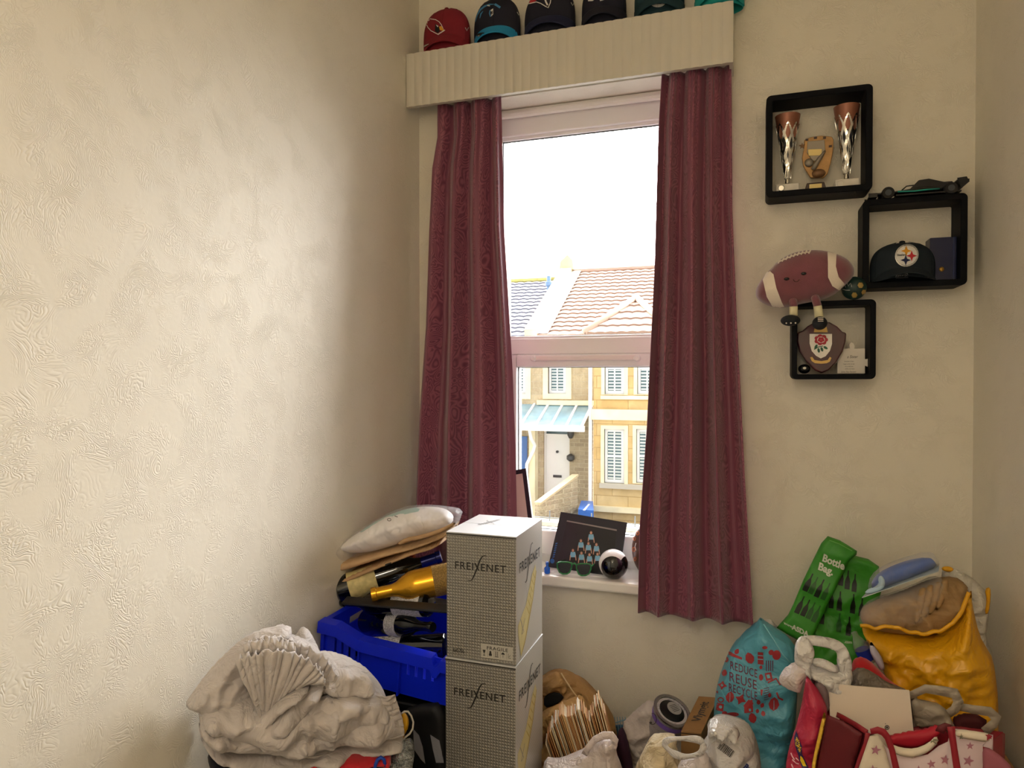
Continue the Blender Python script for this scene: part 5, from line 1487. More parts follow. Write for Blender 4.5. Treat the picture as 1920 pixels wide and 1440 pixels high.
m2 = thing('cardboard_mailer', 'brown cardboard mailer with rounded end, the lower of the two by the left wall', 'mailer', P(740, 1050, 1.87))
soft('mailer_body', [(632, 1083), (636, 1076), (660, 1066), (700, 1052), (745, 1036), (780, 1020), (815, 1012), (838, 1004), (840, 1010), (822, 1022), (790, 1030), (760, 1042), (720, 1058), (680, 1076), (652, 1088), (636, 1089)], plane(740, 1050, 1.89, 12, 0), .10, .12, .012, .006, [wr('soft', .002, 12)], M_KR, m2, it=1)
obj('printed_mark', MB().prism([P(722, 1061, 1.775), P(733, 1057, 1.775), P(733, 1054, 1.775), P(722, 1058, 1.775)], (0, -1, 0), .001), M_PRT, m2)
def film_mat(name, col, op=.25, rough=.12):
    op *= .45
    s = N(name); s.base(col); s.p(Roughness=rough); s.b.inputs['Specular IOR Level'].default_value = .8
    tr = s.n('BsdfTransparent'); mx = s.n('MixShader')
    lw = s.n('LayerWeight'); lw.inputs[0].default_value = .35
    f = s.math('ADD', s.math('MULTIPLY', lw.outputs['Facing'], .4), op, clamp=True)
    s.l(f, mx.inputs[0]); s.l(tr.outputs[0], mx.inputs[1]); s.l(s.b.outputs[0], mx.inputs[2]); s.l(mx.outputs[0], s.o.inputs[0])
    s.bump(s.noise(s.coord(), 60, 3, 1.5), .6, .003)
    return s.m
M_FILM = film_mat('clear_film', 'e6e8ec', .12)
pk = thing('wrapped_parcel', 'white and pale teal garment in clear plastic on top of the cardboard mailers', 'parcel', P(740, 1000, 1.87))
def parcel_mat():
    s = N('white_teal_cloth'); g = s.coord('Object')
    sx = s.n('SeparateXYZ'); s.l(g, sx.inputs[0])
    a = P(700, 985, 1.86).z; 
    f = s.math('ADD', s.math('MULTIPLY', s.noise(g, 14, 3), .05), s.math('SUBTRACT', sx.outputs[2], s.math('MULTIPLY', sx.outputs[0], .42)))
    ref = P(720, 985, 1.84); z0 = ref.z - ref.x * .42 + .026
    s.base(s.mix(s.math('GREATER_THAN', f, z0 + .012), 'ebe8ea', 'a3c6c6')); s.p(Roughness=.6)
    s.bump(s.noise(g, 40, 4, 1), .5, .003); return s.m
po_ = soft('garment', [(638, 1032), (640, 1022), (660, 1006), (700, 980), (740, 960), (785, 949), (830, 951), (848, 962), (850, 978), (832, 994), (790, 1006), (745, 1020), (700, 1034), (660, 1038)], plane(745, 995, 1.86, 12, 10), .075, .10, .07, .006, [wr('ridge', .006, 12, 30, 2), wr('soft', .006, 9)], parcel_mat(), pk, it=2)
soft('plastic_wrap', [(624, 1064), (626, 1040), (634, 1020), (665, 1000), (705, 974), (745, 953), (790, 945), (835, 948), (869, 954), (862, 975), (852, 990), (815, 1003), (750, 1022), (700, 1036), (655, 1050)], plane(745, 995, 1.86, 12, 10), .080, .105, .075, .006, [wr('crease', .006, 20), wr('ridge', .004, 30, 30, 2)], M_FILM, pk, it=1)
wrap_print('printed_mark', join2(ring2(730, 975, 4, 3, 1.2, 12), line2([(740, 968), (746, 970)], 1.5)), (0, 0), (1, 0), (0, 1), po_, M_PRT, pk, L=3)

# striped black bag low in the corner gap
bk = thing('black_bag', 'black bag with pale grey slanted panels low beside the box stack', 'bag', P(790, 1440, 1.66))
bko = soft('bag_body', [(745, 1345), (775, 1320), (838, 1315), (842, 1420), (845, 1500), (842, 1560), (760, 1560), (742, 1480)], plane(790, 1420, 1.66), .015, .03, .03, .01, [wr('soft', .006, 8)], mat('black_nylon', '07070a', .6), bk)
M_GP = mat('pale_grey_panel', '82828a', .7)
wrap_print('grey_panel', poly2([(775, 1366), (786, 1378), (793, 1400), (798, 1432), (790, 1424), (777, 1405)]), (0, 0), (1, 0), (0, 1), bko, M_GP, bk, L=8)
wrap_print('grey_panel', poly2([(807, 1377), (824, 1388), (832, 1430), (818, 1430), (812, 1405)]), (0, 0), (1, 0), (0, 1), bko, M_GP, bk, L=8)

# ================================================================ heap of grey linen curtains and the clothes under it
HP = plane(550, 1300, 1.31, 40, 0)
def linen():
    s = N('grey_linen'); co = s.coord()
    s.base(s.mix(s.noise(co, 9, 3), 'b5aca8', 'c6bfba'))
    s.p(Roughness=.7, Sheen_Weight=.2)
    w_ = s.noise(co, 420, 2)
    cr_ = s.math('ABSOLUTE', s.math('SUBTRACT', s.noise(co, 15, 3, 1.5), .5))
    b1 = s.bump(cr_, .55, .035); s.bump(w_, .3, .0012, b1)
    tl = s.n('BsdfTranslucent'); tl.inputs[0].default_value = lin('c2bbb4'); mx = s.n('MixShader'); mx.inputs[0].default_value = .08
    s.l(s.b.outputs[0], mx.inputs[1]); s.l(tl.outputs[0], mx.inputs[2]); s.l(mx.outputs[0], s.o.inputs[0])
    return s.m
M_LIN = linen()
hp = thing('folded_curtain', 'crumpled heap of pale grey linen curtains against the left wall', 'curtain fabric', P(560, 1410, 1.32))
def off_plane(d): return (HP[0] + HP[1] * d, HP[1])
def fold(name, pts, d, tf, tb, w, wrk, it=2, res=.006, pl=None, **k):
    return soft(name, pts, pl or off_plane(d), tf, tb, w, res, wrk, M_LIN, hp, it=it, **k)
W1 = lambda s_, a=20: [wr('ridge', .013, 8, a, 3.0, s_), wr('soft', .012, 7, 0, 1, s_ + 1), wr('ridge', .0055, 22, a + 14, 2.8, s_ + 4), wr('crease', .0055, 11, 0, 1, s_ + 9)]
# bottom layers
fold('fabric_fold', [(370, 1345), (400, 1372), (470, 1390), (560, 1380), (650, 1370), (740, 1352), (757, 1372), (745, 1392), (660, 1404), (560, 1424), (470, 1430), (415, 1412), (378, 1385)], .0, .085, .06, .035, W1(11, 5))
fold('fabric_fold', [(368, 1330), (390, 1318), (470, 1340), (560, 1330), (650, 1320), (720, 1305), (752, 1330), (757, 1362), (700, 1372), (610, 1384), (520, 1400), (430, 1396), (385, 1372)], .02, .085, .08, .035, W1(23, 8))
fold('fabric_fold', [(372, 1320), (420, 1290), (520, 1300), (600, 1292), (660, 1275), (705, 1282), (727, 1310), (728, 1335), (690, 1352), (600, 1372), (520, 1385), (430, 1375), (380, 1350)], .035, .085, .09, .045, W1(31, -15))
# right upper bulge
fold('fabric_fold', [(586, 1240), (600, 1220), (640, 1228), (680, 1246), (705, 1270), (722, 1298), (728, 1330), (690, 1340), (620, 1330), (590, 1300)], .0, .075, .07, .05, W1(41, -35))
fold('fabric_fold', [(560, 1180), (575, 1174), (588, 1195), (602, 1225), (600, 1262), (560, 1262), (540, 1210)], -.03, .03, .05, .03, W1(43, 60))
fold('fabric_fold', [(598, 1270), (640, 1250), (690, 1262), (705, 1283), (700, 1300), (665, 1306), (610, 1302)], .075, .02, .03, .02, W1(45, -10))
fold('fabric_fold', [(600, 1306), (650, 1302), (700, 1310), (705, 1325), (690, 1336), (640, 1345), (560, 1352), (540, 1370), (560, 1330)], .095, .022, .03, .02, W1(47, -20))
# big left sweep
fold('fabric_fold', [(345, 1321), (362, 1296), (385, 1265), (415, 1232), (450, 1200), (485, 1182), (545, 1168), (548, 1195), (520, 1215), (480, 1240), (470, 1300), (480, 1350), (470, 1398), (440, 1375), (400, 1348), (362, 1330)], .045, .03, .05, .035, [wr('ridge', .011, 8, 58, 3.2, 51), wr('soft', .010, 6, 0, 1, 52), wr('ridge', .003, 40, -40, 2, 53), wr('crease', .004, 12)], it=1)
fold('fabric_fold', [(452, 1230), (462, 1212), (500, 1190), (560, 1190), (600, 1215), (640, 1280), (600, 1330), (520, 1380), (480, 1370), (462, 1310)], .02, .06, .06, .05, W1(57, 70))
# front roll
fold('fabric_roll', [(484, 1402), (482, 1385), (496, 1350), (520, 1318), (545, 1296), (580, 1283), (606, 1276), (610, 1292), (588, 1322), (560, 1350), (535, 1380), (515, 1398), (498, 1406)], .095, .045, .045, .035, [wr('ridge', .009, 14, 48, 2.8, 61), wr('soft', .008, 9, 0, 1, 62), wr('ridge', .003, 34, -30, 2, 63)], it=2)
fold('fabric_roll', [(480, 1345), (500, 1330), (530, 1300), (560, 1284), (590, 1282), (560, 1300), (530, 1330), (505, 1360), (488, 1380)], .115, .018, .02, .015, W1(63, 50), it=2)
# gathered heading: pleats fanning out from the fold
def fan(top, bot, d0, n, amp, name='gathered_heading', dtop=.0, nv=22):
    nu = n * 12 + 1
    def at_(tab, u):
        k = u * (len(tab) - 1); i = min(int(k), len(tab) - 2); f = k - i
        # smooth catmull-like
        a, b = Vector(tab[i]), Vector(tab[i + 1]); return a.lerp(b, f)
    def fn(u, v):
        t, b = at_(top, u), at_(bot, u)
        wob = u + .016 * math.sin(31 * u + n) + .008 * math.sin(17 * u + 5 * v)
        ph = 2 * math.pi * n * wob
        p2 = b.lerp(t, v)
        pleat = math.sin(ph) + .3 * math.sin(2 * ph + 1)
        y_j = (2.2 + 1.6 * math.sin(n + 9 * u)) * (v ** 3) * math.sin(ph + .6)
        p = PL(p2.x + .8 * math.sin(ph * .5), p2.y + y_j, off_plane(d0 + dtop * v))
        return p + HP[1] * (pleat * amp * (.35 + .65 * v) + .012 * math.sin(math.pi * v) + .004 * noise.noise(Vector((u * 9, v * 4, n))))
    mb = MB(); mb.grid(nu, nv, fn)
    o = obj(name, mb, M_LIN, hp, smooth=True); o.modifiers.new('s', 'SOLIDIFY').thickness = .003
    return o
fan([(455, 1212), (470, 1204), (490, 1194), (520, 1192), (550, 1200), (585, 1215), (612, 1232), (630, 1262), (642, 1290)],
    [(470, 1260), (480, 1262), (500, 1262), (520, 1262), (545, 1266), (565, 1275), (585, 1285), (600, 1292), (612, 1300)], .085, 14, .005, dtop=.01)
fan([(458, 1204), (476, 1202), (500, 1198), (530, 1200), (552, 1206)],
    [(462, 1236), (480, 1234), (500, 1230), (530, 1230), (556, 1236)], .105, 9, .004, dtop=.004)
fan([(442, 1234), (462, 1228), (490, 1222), (520, 1218), (548, 1222), (572, 1232), (592, 1246), (606, 1262), (609, 1278)],
    [(490, 1352), (492, 1348), (496, 1344), (500, 1340), (508, 1332), (520, 1318), (540, 1300), (565, 1284), (590, 1278)], .112, 13, .0055, dtop=.022, nv=34)
# pleated end at the right
fan([(738, 1300), (744, 1318), (749, 1335), (755, 1355), (757, 1378)], [(700, 1300), (700, 1322), (696, 1340), (690, 1360), (690, 1385)], .07, 7, .003)

# clothes below
ba = thing('laundry_basket', 'dark basket holding the clothes under the grey linen heap', 'basket', (-.93, 1.36, 0))
zb_ = P(560, 1440, 1.25).z
obj('basket_body', MB().lathe([(.15, 0), (.17, .02), (.20, zb_ - .12), (.207, zb_ - .11), (.200, zb_ - .10), (.16, zb_ - .10)], 40, Matrix.Translation((-.915, 1.345, 0))), mat('black_plastic'), ba, smooth=40)
def lump(name, label, cat, part, pts, d, tf, tb, w, wk, m_, it=2):
    t = thing(name, label, cat, PL(*pts[0], off_plane(d))); o = soft(part, pts, off_plane(d), tf, tb, w, .008, wk, m_, t, it=it); return t, o
M_RED = mat('red_knit', 'b20a1c', .8, sheen=.3, bump=.3, bscale=400); M_NVY = mat('navy_knit', '0a0c18', .85, bump=.3, bscale=400)
lump('folded_clothes', 'black and navy clothes at the bottom of the heap by the left wall', 'clothes', 'cloth_body', [(388, 1404), (430, 1412), (520, 1418), (600, 1410), (700, 1390), (735, 1395), (742, 1440), (740, 1500), (430, 1500), (392, 1440)], .0, .05, .07, .06, W1(71, 0), M_NVY)
t_, o_ = lump('red_garment', 'bright red garment with blue piping under the grey linen heap', 'clothes', 'cloth_body', [(455, 1432), (530, 1425), (600, 1412), (660, 1402), (705, 1397), (730, 1398), (735, 1412), (728, 1432), (700, 1425), (660, 1434), (600, 1448), (520, 1460), (470, 1455)], .05, .035, .04, .03, W1(73, 5), M_RED)
obj('piping', MB().tube([PL(x, y_, off_plane(.100)) for x, y_ in ((700, 1450), (704, 1434), (708, 1424), (714, 1420), (720, 1424), (722, 1436))], .004, 8), mat('blue_piping', '1440a8', .6), t_, smooth=True)
yb_, o_ = lump('yellow_bag', 'yellow drawstring bag with white cord beside the grey linen heap', 'bag', 'bag_body', [(738, 1400), (742, 1375), (750, 1350), (752, 1338), (760, 1335), (768, 1350), (764, 1370), (756, 1385), (748, 1408), (742, 1412)], .02, .02, .02, .012, W1(75, 70), mat('yellow_nylon', 'd9a408', .6, sss=.2))
obj('drawstring', MB().tube([PL(x, y_, off_plane(.045)) for x, y_ in ((753, 1338), (758, 1334), (765, 1334), (771, 1342), (775, 1354), (774, 1366), (768, 1376), (760, 1382), (755, 1388), (752, 1396))], .0022, 8), mat('white_cord', 'b9b4aa', .8, bump=.5, bscale=600), yb_, smooth=True)
def crinkle_film():
    s = N('crinkled_clear_film'); s.base('b0b4b4'); s.p(Roughness=.12, Metallic=.55)
    s.bump(s.noise(s.coord(), 55, 2, 2.0), 1.0, .012)
    tr = s.n('BsdfTransparent'); mx = s.n('MixShader'); mx.inputs[0].default_value = .55
    s.l(tr.outputs[0], mx.inputs[1]); s.l(s.b.outputs[0], mx.inputs[2]); s.l(mx.outputs[0], s.o.inputs[0]); return s.m
lump('clear_bag', 'crinkled clear plastic bag at the foot of the yellow drawstring bag', 'bag', 'film', [(735, 1418), (748, 1398), (760, 1383), (773, 1384), (778, 1400), (776, 1422), (772, 1450), (768, 1500), (728, 1500), (725, 1450)], .06, .02, .02, .02, [wr('crease', .009, 30), wr('ridge', .004, 40)], crinkle_film(), it=1)
# ================================================================ bags along the far wall and in the right corner
def paper_mat(name, a, b, crum=.5, rough=.75, trl=.1, sc=14):
    s = N(name); co = s.coord()
    s.base(s.mix(s.noise(co, 8, 3), a, b)); s.p(Roughness=rough)
    h = s.math('ADD', s.math('ABSOLUTE', s.math('SUBTRACT', s.noise(co, sc, 3, 1.2), .5)), s.math('MULTIPLY', s.math('ABSOLUTE', s.math('SUBTRACT', s.noise(co, sc * 2.3, 2, .8), .5)), .4))
    s.bump(h, crum, .03)
    tl = s.n('BsdfTranslucent'); tl.inputs[0].default_value = lin(a); mx = s.n('MixShader'); mx.inputs[0].default_value = trl
    s.l(s.b.outputs[0], mx.inputs[1]); s.l(tl.outputs[0], mx.inputs[2]); s.l(mx.outputs[0], s.o.inputs[0])
    return s.m
def poly_mat(name, a, b, rough=.3, trl=.2, crum=.6, sc=22, spec=.6):
    m_ = paper_mat(name, a, b, crum, rough, trl, sc); m_.node_tree.nodes['Principled BSDF'].inputs['Specular IOR Level'].default_value = spec; return m_
M_BRN = paper_mat('brown_paper', 'a8814f', 'b8925f'); M_BRN2 = paper_mat('light_brown_paper', 'd0a464', 'dcb477', .4, .6, .15)
M_CRM = paper_mat('cream_paper_bag', 'dcc9a2', 'e6d7b6', .8, .7, .2, 18); M_WPB = paper_mat('pale_grey_paper', 'cfc6c2', 'd9d1cc', .35)
M_WPL = poly_mat('white_plastic', 'dedad6', 'ebe8e4', .32, .25)
M_PPL = poly_mat('pinkish_white_plastic', 'ddd0cb', 'eae0dc', .35, .3)
def bagthing(name, label, cat, loc): return thing(name, label, cat, loc)
def S(name, pts, px, py, Y, tf, tb, w, wk, m_, par, yaw=0, tilt=0, it=1, res=.006, **k):
    return soft(name, pts, plane(px, py, Y, yaw, tilt), tf, tb, w, res, wk, m_, par, it=it, **k)

def strap(name, pts, Y, w_, m_, th_=.003, par=None):
    a = [Vector(p) for p in pts]; mb = MB(); L_, R_ = [], []
    for i, p in enumerate(a):
        tdir = (a[min(i + 1, len(a) - 1)] - a[max(i - 1, 0)]).normalized(); nn = Vector((-tdir.y, tdir.x))
        ww = w_[i] if isinstance(w_, (list, tuple)) else w_
        L_.append(p + nn * ww / 2); R_.append(p - nn * ww / 2)
    Yf = (lambda i: Y[0] + (Y[1] - Y[0]) * i / (len(a) - 1)) if isinstance(Y, tuple) else (lambda i: Y)
    mb.v = [P(p.x, p.y, Yf(i)) for i, p in enumerate(L_)] + [P(p.x, p.y, Yf(i)) for i, p in enumerate(R_)]
    n = len(a); mb.f = [[i, i + 1, n + i + 1, n + i] for i in range(n - 1)]
    o = obj(name, mb, m_, par or t, smooth=True); s_ = o.modifiers.new('s', 'SOLIDIFY'); s_.thickness = th_; return o
# --- brown carrier at the back next to the boxes
t = thing('paper_carrier', 'large open brown paper carrier bag behind the box stack under the window', 'paper bag', P(1060, 1500, 2.12))
S('bag_body', [(1008, 1275), (1022, 1262), (1040, 1255), (1062, 1262), (1085, 1275), (1105, 1290), (1125, 1312), (1145, 1342), (1156, 1368), (1158, 1420), (1160, 1560), (1000, 1560), (1000, 1300)], 1085, 1380, 2.13, .05, .07, .05, [wr('crease', .012, 9), wr('ridge', .005, 12, 50, 2)], M_BRN, t)
S('bag_mouth_flap', [(1008, 1278), (1040, 1256), (1052, 1262), (1066, 1290), (1060, 1304), (1048, 1295), (1030, 1300), (1015, 1310)], 1040, 1290, 2.05, .008, .01, .015, [wr('crease', .006, 16)], M_BRN, t)
S('mouth_shade', [(1020, 1304), (1034, 1297), (1052, 1300), (1058, 1310), (1040, 1322), (1020, 1328)], 1040, 1312, 2.055, .003, .01, .01, [], mat('dark_inside', '0d0b0a', .9), t, res=.004)  # black sheet painted in for the shade inside the open bag
obj('twine_handle', MB().tube([P(1052, 1262, 2.04), P(1062, 1278, 2.03), P(1074, 1296, 2.02), (P(1082, 1306, 2.01))], .0022, 6), mat('twine', 'c7ab80', .9), t, smooth=True)
t = thing('paper_bag', 'flat light brown paper bag standing in front of the large brown carrier', 'paper bag', P(1060, 1560, 2.02))
S('bag_body', [(1010, 1340), (1024, 1329), (1060, 1314), (1090, 1301), (1097, 1312), (1106, 1340), (1118, 1370), (1122, 1420), (1122, 1560), (1005, 1560)], 1060, 1380, 2.02, .012, .014, .02, [wr('crease', .007, 10), wr('soft', .006, 8)], M_BRN2, t, it=0)
# --- the thick sheaf of paper bags/envelopes in a white carrier
t = thing('white_carrier', 'white plastic carrier bag holding the sheaf of envelopes beside the box stack', 'plastic bag', P(1090, 1560, 1.80))
wb_ = S('bag_body', [(1022, 1418), (1045, 1421), (1072, 1412), (1100, 1400), (1122, 1378), (1140, 1372), (1155, 1376), (1159, 1394), (1155, 1408), (1164, 1430), (1175, 1470), (1178, 1560), (1180, 1640), (1015, 1640), (1016, 1460)], 1095, 1440, 1.80, .05, .02, .04, [wr('crease', .008, 14), wr('ridge', .006, 14, 35, 2.5, 4)], M_PPL, t)
hq_ = [(1096, 1414), (1104, 1400), (1116, 1386), (1132, 1378), (1146, 1378), (1154, 1388), (1151, 1400), (1138, 1408)]
strap('loop_handle', hq_, 1.755, [12, 12, 13, 14, 14, 12, 12, 10], M_PPL, .004)
rnd_ = random.Random(3)
envc = [('d9b07c', 'kraft'), ('c98e5a', 'terracotta'), ('e8d8b8', 'cream'), ('b98048', 'brown'), ('efe6d8', 'white')]
envm = [paper_mat(n + '_envelope_paper', c, c, .2, .7, .1) for c, n in envc]
NE = 46
for k in range(NE):
    u = k / (NE - 1)
    # tops fan from lower left to upper right
    if u < .28: py = 1398 - 62 * (u / .28) ** .6 + rnd_.uniform(-3, 3); 
    elif u < .72: py = 1338 + rnd_.uniform(-4, 8) + 8 * math.sin(u * 20)
    else: py = 1350 - 20 * math.sin((u - .72) / .28 * 3.0) + rnd_.uniform(-12, 6)
    px = 1024 + 112 * u
    if k == 40: py = 1312
    lean = 34 * (1 - .3 * u)     # picture px the card shifts to the right downwards
    Yk = 1.875 - .02 * u + (k % 3) * .004
    top = P(px, py, Yk); bot = P(px + lean, py + 95, Yk)
    bot = top + (bot - top).normalized() * .145
    hw = .0009 + .0006 * rnd_.random(); D_ = .055 + .02 * rnd_.random()
    dirx = Vector((1, 0, 0)); dd = Vector((-.25, .97, .0))
    e_ = MB(); vs = []
    for (q, w_) in ((top, 0), (bot, 0)):
        for dx_, dy_ in ((-hw, 0), (hw, 0), (hw, D_), (-hw, D_)):
            vs.append(q + dirx * dx_ + dd * dy_)
    e_.add(vs, [(0, 1, 2, 3), (7, 6, 5, 4), (0, 4, 5, 1), (1, 5, 6, 2), (2, 6, 7, 3), (3, 7, 4, 0)])
    eo = obj('envelope', e_, envm[(0, 1, 0, 2, 3, 0, 4, 1, 0, 2)[rnd_.randrange(10)]])
    tag(eo, 'thin paper envelope edge-on in the sheaf beside the box stack', 'envelope', 'envelopes standing in the white carrier')

# --- dark purple cloth bag, grey paper bag, wire basket piece
t = thing('cloth_bag', 'dark purple cloth bag with dashed stitching between the carrier and the grey paper bag', 'bag', P(1172, 1560, 2.0))
cb_ = S('bag_body', [(1158, 1372), (1166, 1362), (1172, 1375), (1180, 1400), (1188, 1440), (1196, 1560), (1150, 1560), (1154, 1420)], 1172, 1420, 1.98, .02, .03, .02, [wr('soft', .006, 12)], mat('aubergine_cloth', '3a1a30', .9, bump=.3, bscale=300), t)
for k in range(8): wrap_print('stitch', line2([(1177 + 2.3 * k, 1385 + 9 * k), (1178.4 + 2.3 * k, 1390 + 9 * k)], 1.0), (0, 0), (1, 0), (0, 1), cb_, mat('pale_thread', 'b59aa6', .8), t, L=3)
t = thing('grey_paper_bag', 'pale grey paper bag standing against the wall beside the paint tin', 'paper bag', P(1195, 1560, 2.14))
S('bag_body', [(1167, 1356), (1180, 1342), (1210, 1316), (1216, 1315), (1234, 1322), (1238, 1360), (1226, 1400), (1212, 1440), (1205, 1560), (1185, 1560), (1180, 1440), (1172, 1390)], 1200, 1380, 2.12, .03, .05, .03, [wr('crease', .008, 10), wr('ridge', .004, 10, 80, 2)], M_WPB, t)
t = thing('wire_basket', 'blue wire basket corner showing between the bags under the window', 'basket', P(1160, 1500, 2.2))
for k in range(5): obj('wire', MB().tube([P(1152 + 5 * k, 1344, 2.21), P(1155 + 5 * k, 1372, 2.21), P(1156 + 5 * k, 1560, 2.21)], .0012, 6), mat('blue_wire', '7fa8c4', .4), t)
obj('wire_rim', MB().tube([P(1148, 1357, 2.205), P(1180, 1347, 2.205)], .0018, 6), mat('blue_wire'), t)
obj('basket_liner', MB().prism([P(1153, 1362, 2.225), P(1178, 1360, 2.225), P(1178, 1560, 2.225), P(1153, 1560, 2.225)], (0, -1, 0), .01), mat('blue_liner', '3f6f96', .7), t)

# --- paint tin with black lid, tilted
t = thing('paint_tin', 'white paint tin with black lid and purple band tilted against the wall', 'paint tin', P(1245, 1390, 2.12))
axis = (P(1258, 1336, 2.10) - P(1232, 1388, 2.16)); axis = Vector((.36, -.30, .88)).normalized()
cT = P(1260, 1333, 2.10)
q = axis.to_track_quat('Z', 'Y').to_matrix().to_4x4(); Mt = Matrix.Translation(cT - axis * .125) @ q
rT = .053
def tin_mat():
    s = N('tin_label'); co = s.coord()
    s.base(s.mix(s.math('GREATER_THAN', s.noise(s.coord(scale=(60, 60, 400)), 1, 1), .62), 'c9c6cc', 'a7a3ae')); s.p(Roughness=.35, Metallic=.2); return s.m
obj('tin_body', MB().lathe([(rT - .002, 0), (rT, .003), (rT, .118), (rT + .0025, .121), (rT + .0025, .125)], 48, Mt), tin_mat(), t, smooth=40)
obj('purple_band', MB().lathe([(rT + .0008, .096), (rT + .0008, .112)], 48, Mt, cap=False), mat('purple_print', '7b61b8', .4), t, smooth=True)
obj('rim', MB().lathe([(rT + .003, .122), (rT + .004, .128), (rT - .002, .129), (rT - .006, .1275)], 48, Mt, cap=False), mat('tin_steel', 'b9b9bd', .25, metal=.9), t, smooth=40)
ld_ = obj('lid', MB().lathe([(rT - .004, .124), (rT - .005, .1255), (rT - .012, .123), (rT - .016, .126), (.002, .127)], 48, Mt), mat('black_lid', '0b0b0e', .3), t, smooth=40)
obj('lid_label', MB().lathe([(.022, .1272), (.022, .1282), (.001, .1284)], 32, Mt @ Matrix.Translation((.012, .004, 0))), mat('grey_lid_label', 'a3a1a2', .5), ld_)
wv = [line2([(-.012, .010 - .005 * k), (.012, .010 - .005 * k)], .0016) for k in range(5)]
Rm = (Mt @ Matrix.Translation((.012, .004, .1286)))
flat_print('lid_text', join2(*wv), Rm @ Vector((0, 0, 0)), Rm.to_3x3() @ Vector((1, 0, 0)), Rm.to_3x3() @ Vector((0, 1, 0)), mat('dark_ink'), ld_)
body_ = [o for o in t.children if o.name.startswith('tin_body')][0]
wrap_print('purple_patch', disc2(1211, 1378, 7, 9), (0, 0), (1, 0), (0, 1), body_, mat('purple_print'), t, L=3)
wrap_print('tin_handle_ring', join2(ring2(1224, 1348, 8, 11, 1.2), disc2(1221, 1355, 2, 2)), (0, 0), (1, 0), (0, 1), body_, mat('dark_metal'), t, L=3)
sp = thing('white_box', 'plain pale box directly under the paint tin', 'box', P(1250, 1560, 2.17))
zt_ = (cT - axis * .125).z - .065
obj('body', MB().box((P(1230, 1400, 2.14).x, 2.06, 0), (P(1278, 1400, 2.14).x, 2.27, max(.05, zt_))), mat('pale_card', 'bdb7ae', .7), sp)

# --- brown card box with hand lettering
t = thing('card_box', 'small brown cardboard box with handwriting leaning beside the paint tin', 'box', P(1310, 1387, 2.06))
A, B, C_, D = P(1277, 1371, 2.02), P(1315, 1375, 2.00), P(1346, 1308, 2.17), P(1309, 1306, 2.19)
n_ = (B - A).cross(D - A).normalized(); 
if n_.z < 0: n_ = -n_
D = A + (C_ - B)
dn = (P(1279, 1389, 2.02) - A); down = Vector((0, .02, -1)).normalized()
mb = MB(); hh = .10
mb.add([A, B, C_, D, A + down * hh, B + down * hh, C_ + down * hh, D + down * hh], [(0, 1, 2, 3), (7, 6, 5, 4), (0, 4, 5, 1), (1, 5, 6, 2), (2, 6, 7, 3), (3, 7, 4, 0)])
cbx = obj('box_body', mb, mat('brown_card', '9c7548', .75, var=.08, vscale=40, bump=.2, bscale=200), t)
obj('lid_gap', MB().box((0, 0, 0), (1, 1, 1), Matrix(((B - A).x * 1.0, 0, 0, 0),) if False else Matrix.Translation(A + down * .006 + (B - A).normalized() * .0) @ Matrix(((B - A).normalized(), Vector((0, 1, 0)), Vector((0, 0, 1)))).transposed().to_4x4() @ Matrix.Diagonal(((B - A).length, -.0008, .002, 1))), mat('dark_inside'), t)
U_ = (C_ - B).normalized(); V_ = n_.cross(U_)
Lb = (C_ - B).length; Wb = (B - A).length
if V_.dot(A - B) < 0: V_ = -V_
flat_print('handwriting', xf2(text_tris('Vlymgit', .02, 1.0, .1), Wb * .36, Wb * .42), B + U_ * Lb * .30 + V_ * Wb * .32, U_, V_, mat('dark_ink'), t, .0008)
obj('box_support', MB(), None) if False else None
sp = thing('shoe_box', 'plain pale box under the small handwritten cardboard box', 'box', P(1320, 1560, 2.08))
obj('body', MB().box((B.x - .075, 2.02, 0), (C_.x + .02, 2.25, min(A.z, B.z) - hh - .002)), mat('pale_card'), sp)

# --- cream paper bag at the front, plastic handle bag, plastic bag with barcode
t = thing('cream_paper_bag', 'crumpled cream paper bag at the bottom middle of the bags', 'paper bag', P(1220, 1640, 1.78))
S('bag_body', [(1190, 1440), (1204, 1410), (1218, 1384), (1224, 1377), (1264, 1376), (1270, 1386), (1268, 1402), (1285, 1440), (1300, 1500), (1300, 1640), (1180, 1640), (1184, 1480)], 1232, 1430, 1.80, .05, .05, .05, [wr('crease', .013, 12), wr('ridge', .006, 13, 65, 2.5)], M_CRM, t)
t = thing('handled_carrier', 'thin white plastic carrier with open oval handle in front of the cream paper bag', 'plastic bag', P(1300, 1640, 1.72))
hc = S('bag_body', [(1274, 1425), (1290, 1418), (1310, 1410), (1318, 1405), (1330, 1420), (1340, 1460), (1350, 1640), (1262, 1640), (1266, 1460)], 1300, 1440, 1.72, .02, .03, .03, [wr('ridge', .007, 14, 85, 3), wr('crease', .004, 18)], M_PPL, t)
hp_ = [(1320, 1396), (1312, 1386), (1290, 1384), (1265, 1384), (1249, 1388), (1246, 1396), (1252, 1404), (1264, 1413), (1280, 1419), (1300, 1416), (1316, 1410)]
hp_ = smooth_poly([Vector(p) for p in hp_], 2); hp_.append(hp_[0])
strap('loop_handle', hp_, 1.70, [10 + 3 * math.sin(.5 * i) for i in range(len(hp_))], M_WPL, .004)
t = thing('barcode_bag', 'white plastic bag with a barcode beside the blue recycling bag', 'plastic bag', P(1370, 1640, 1.76))
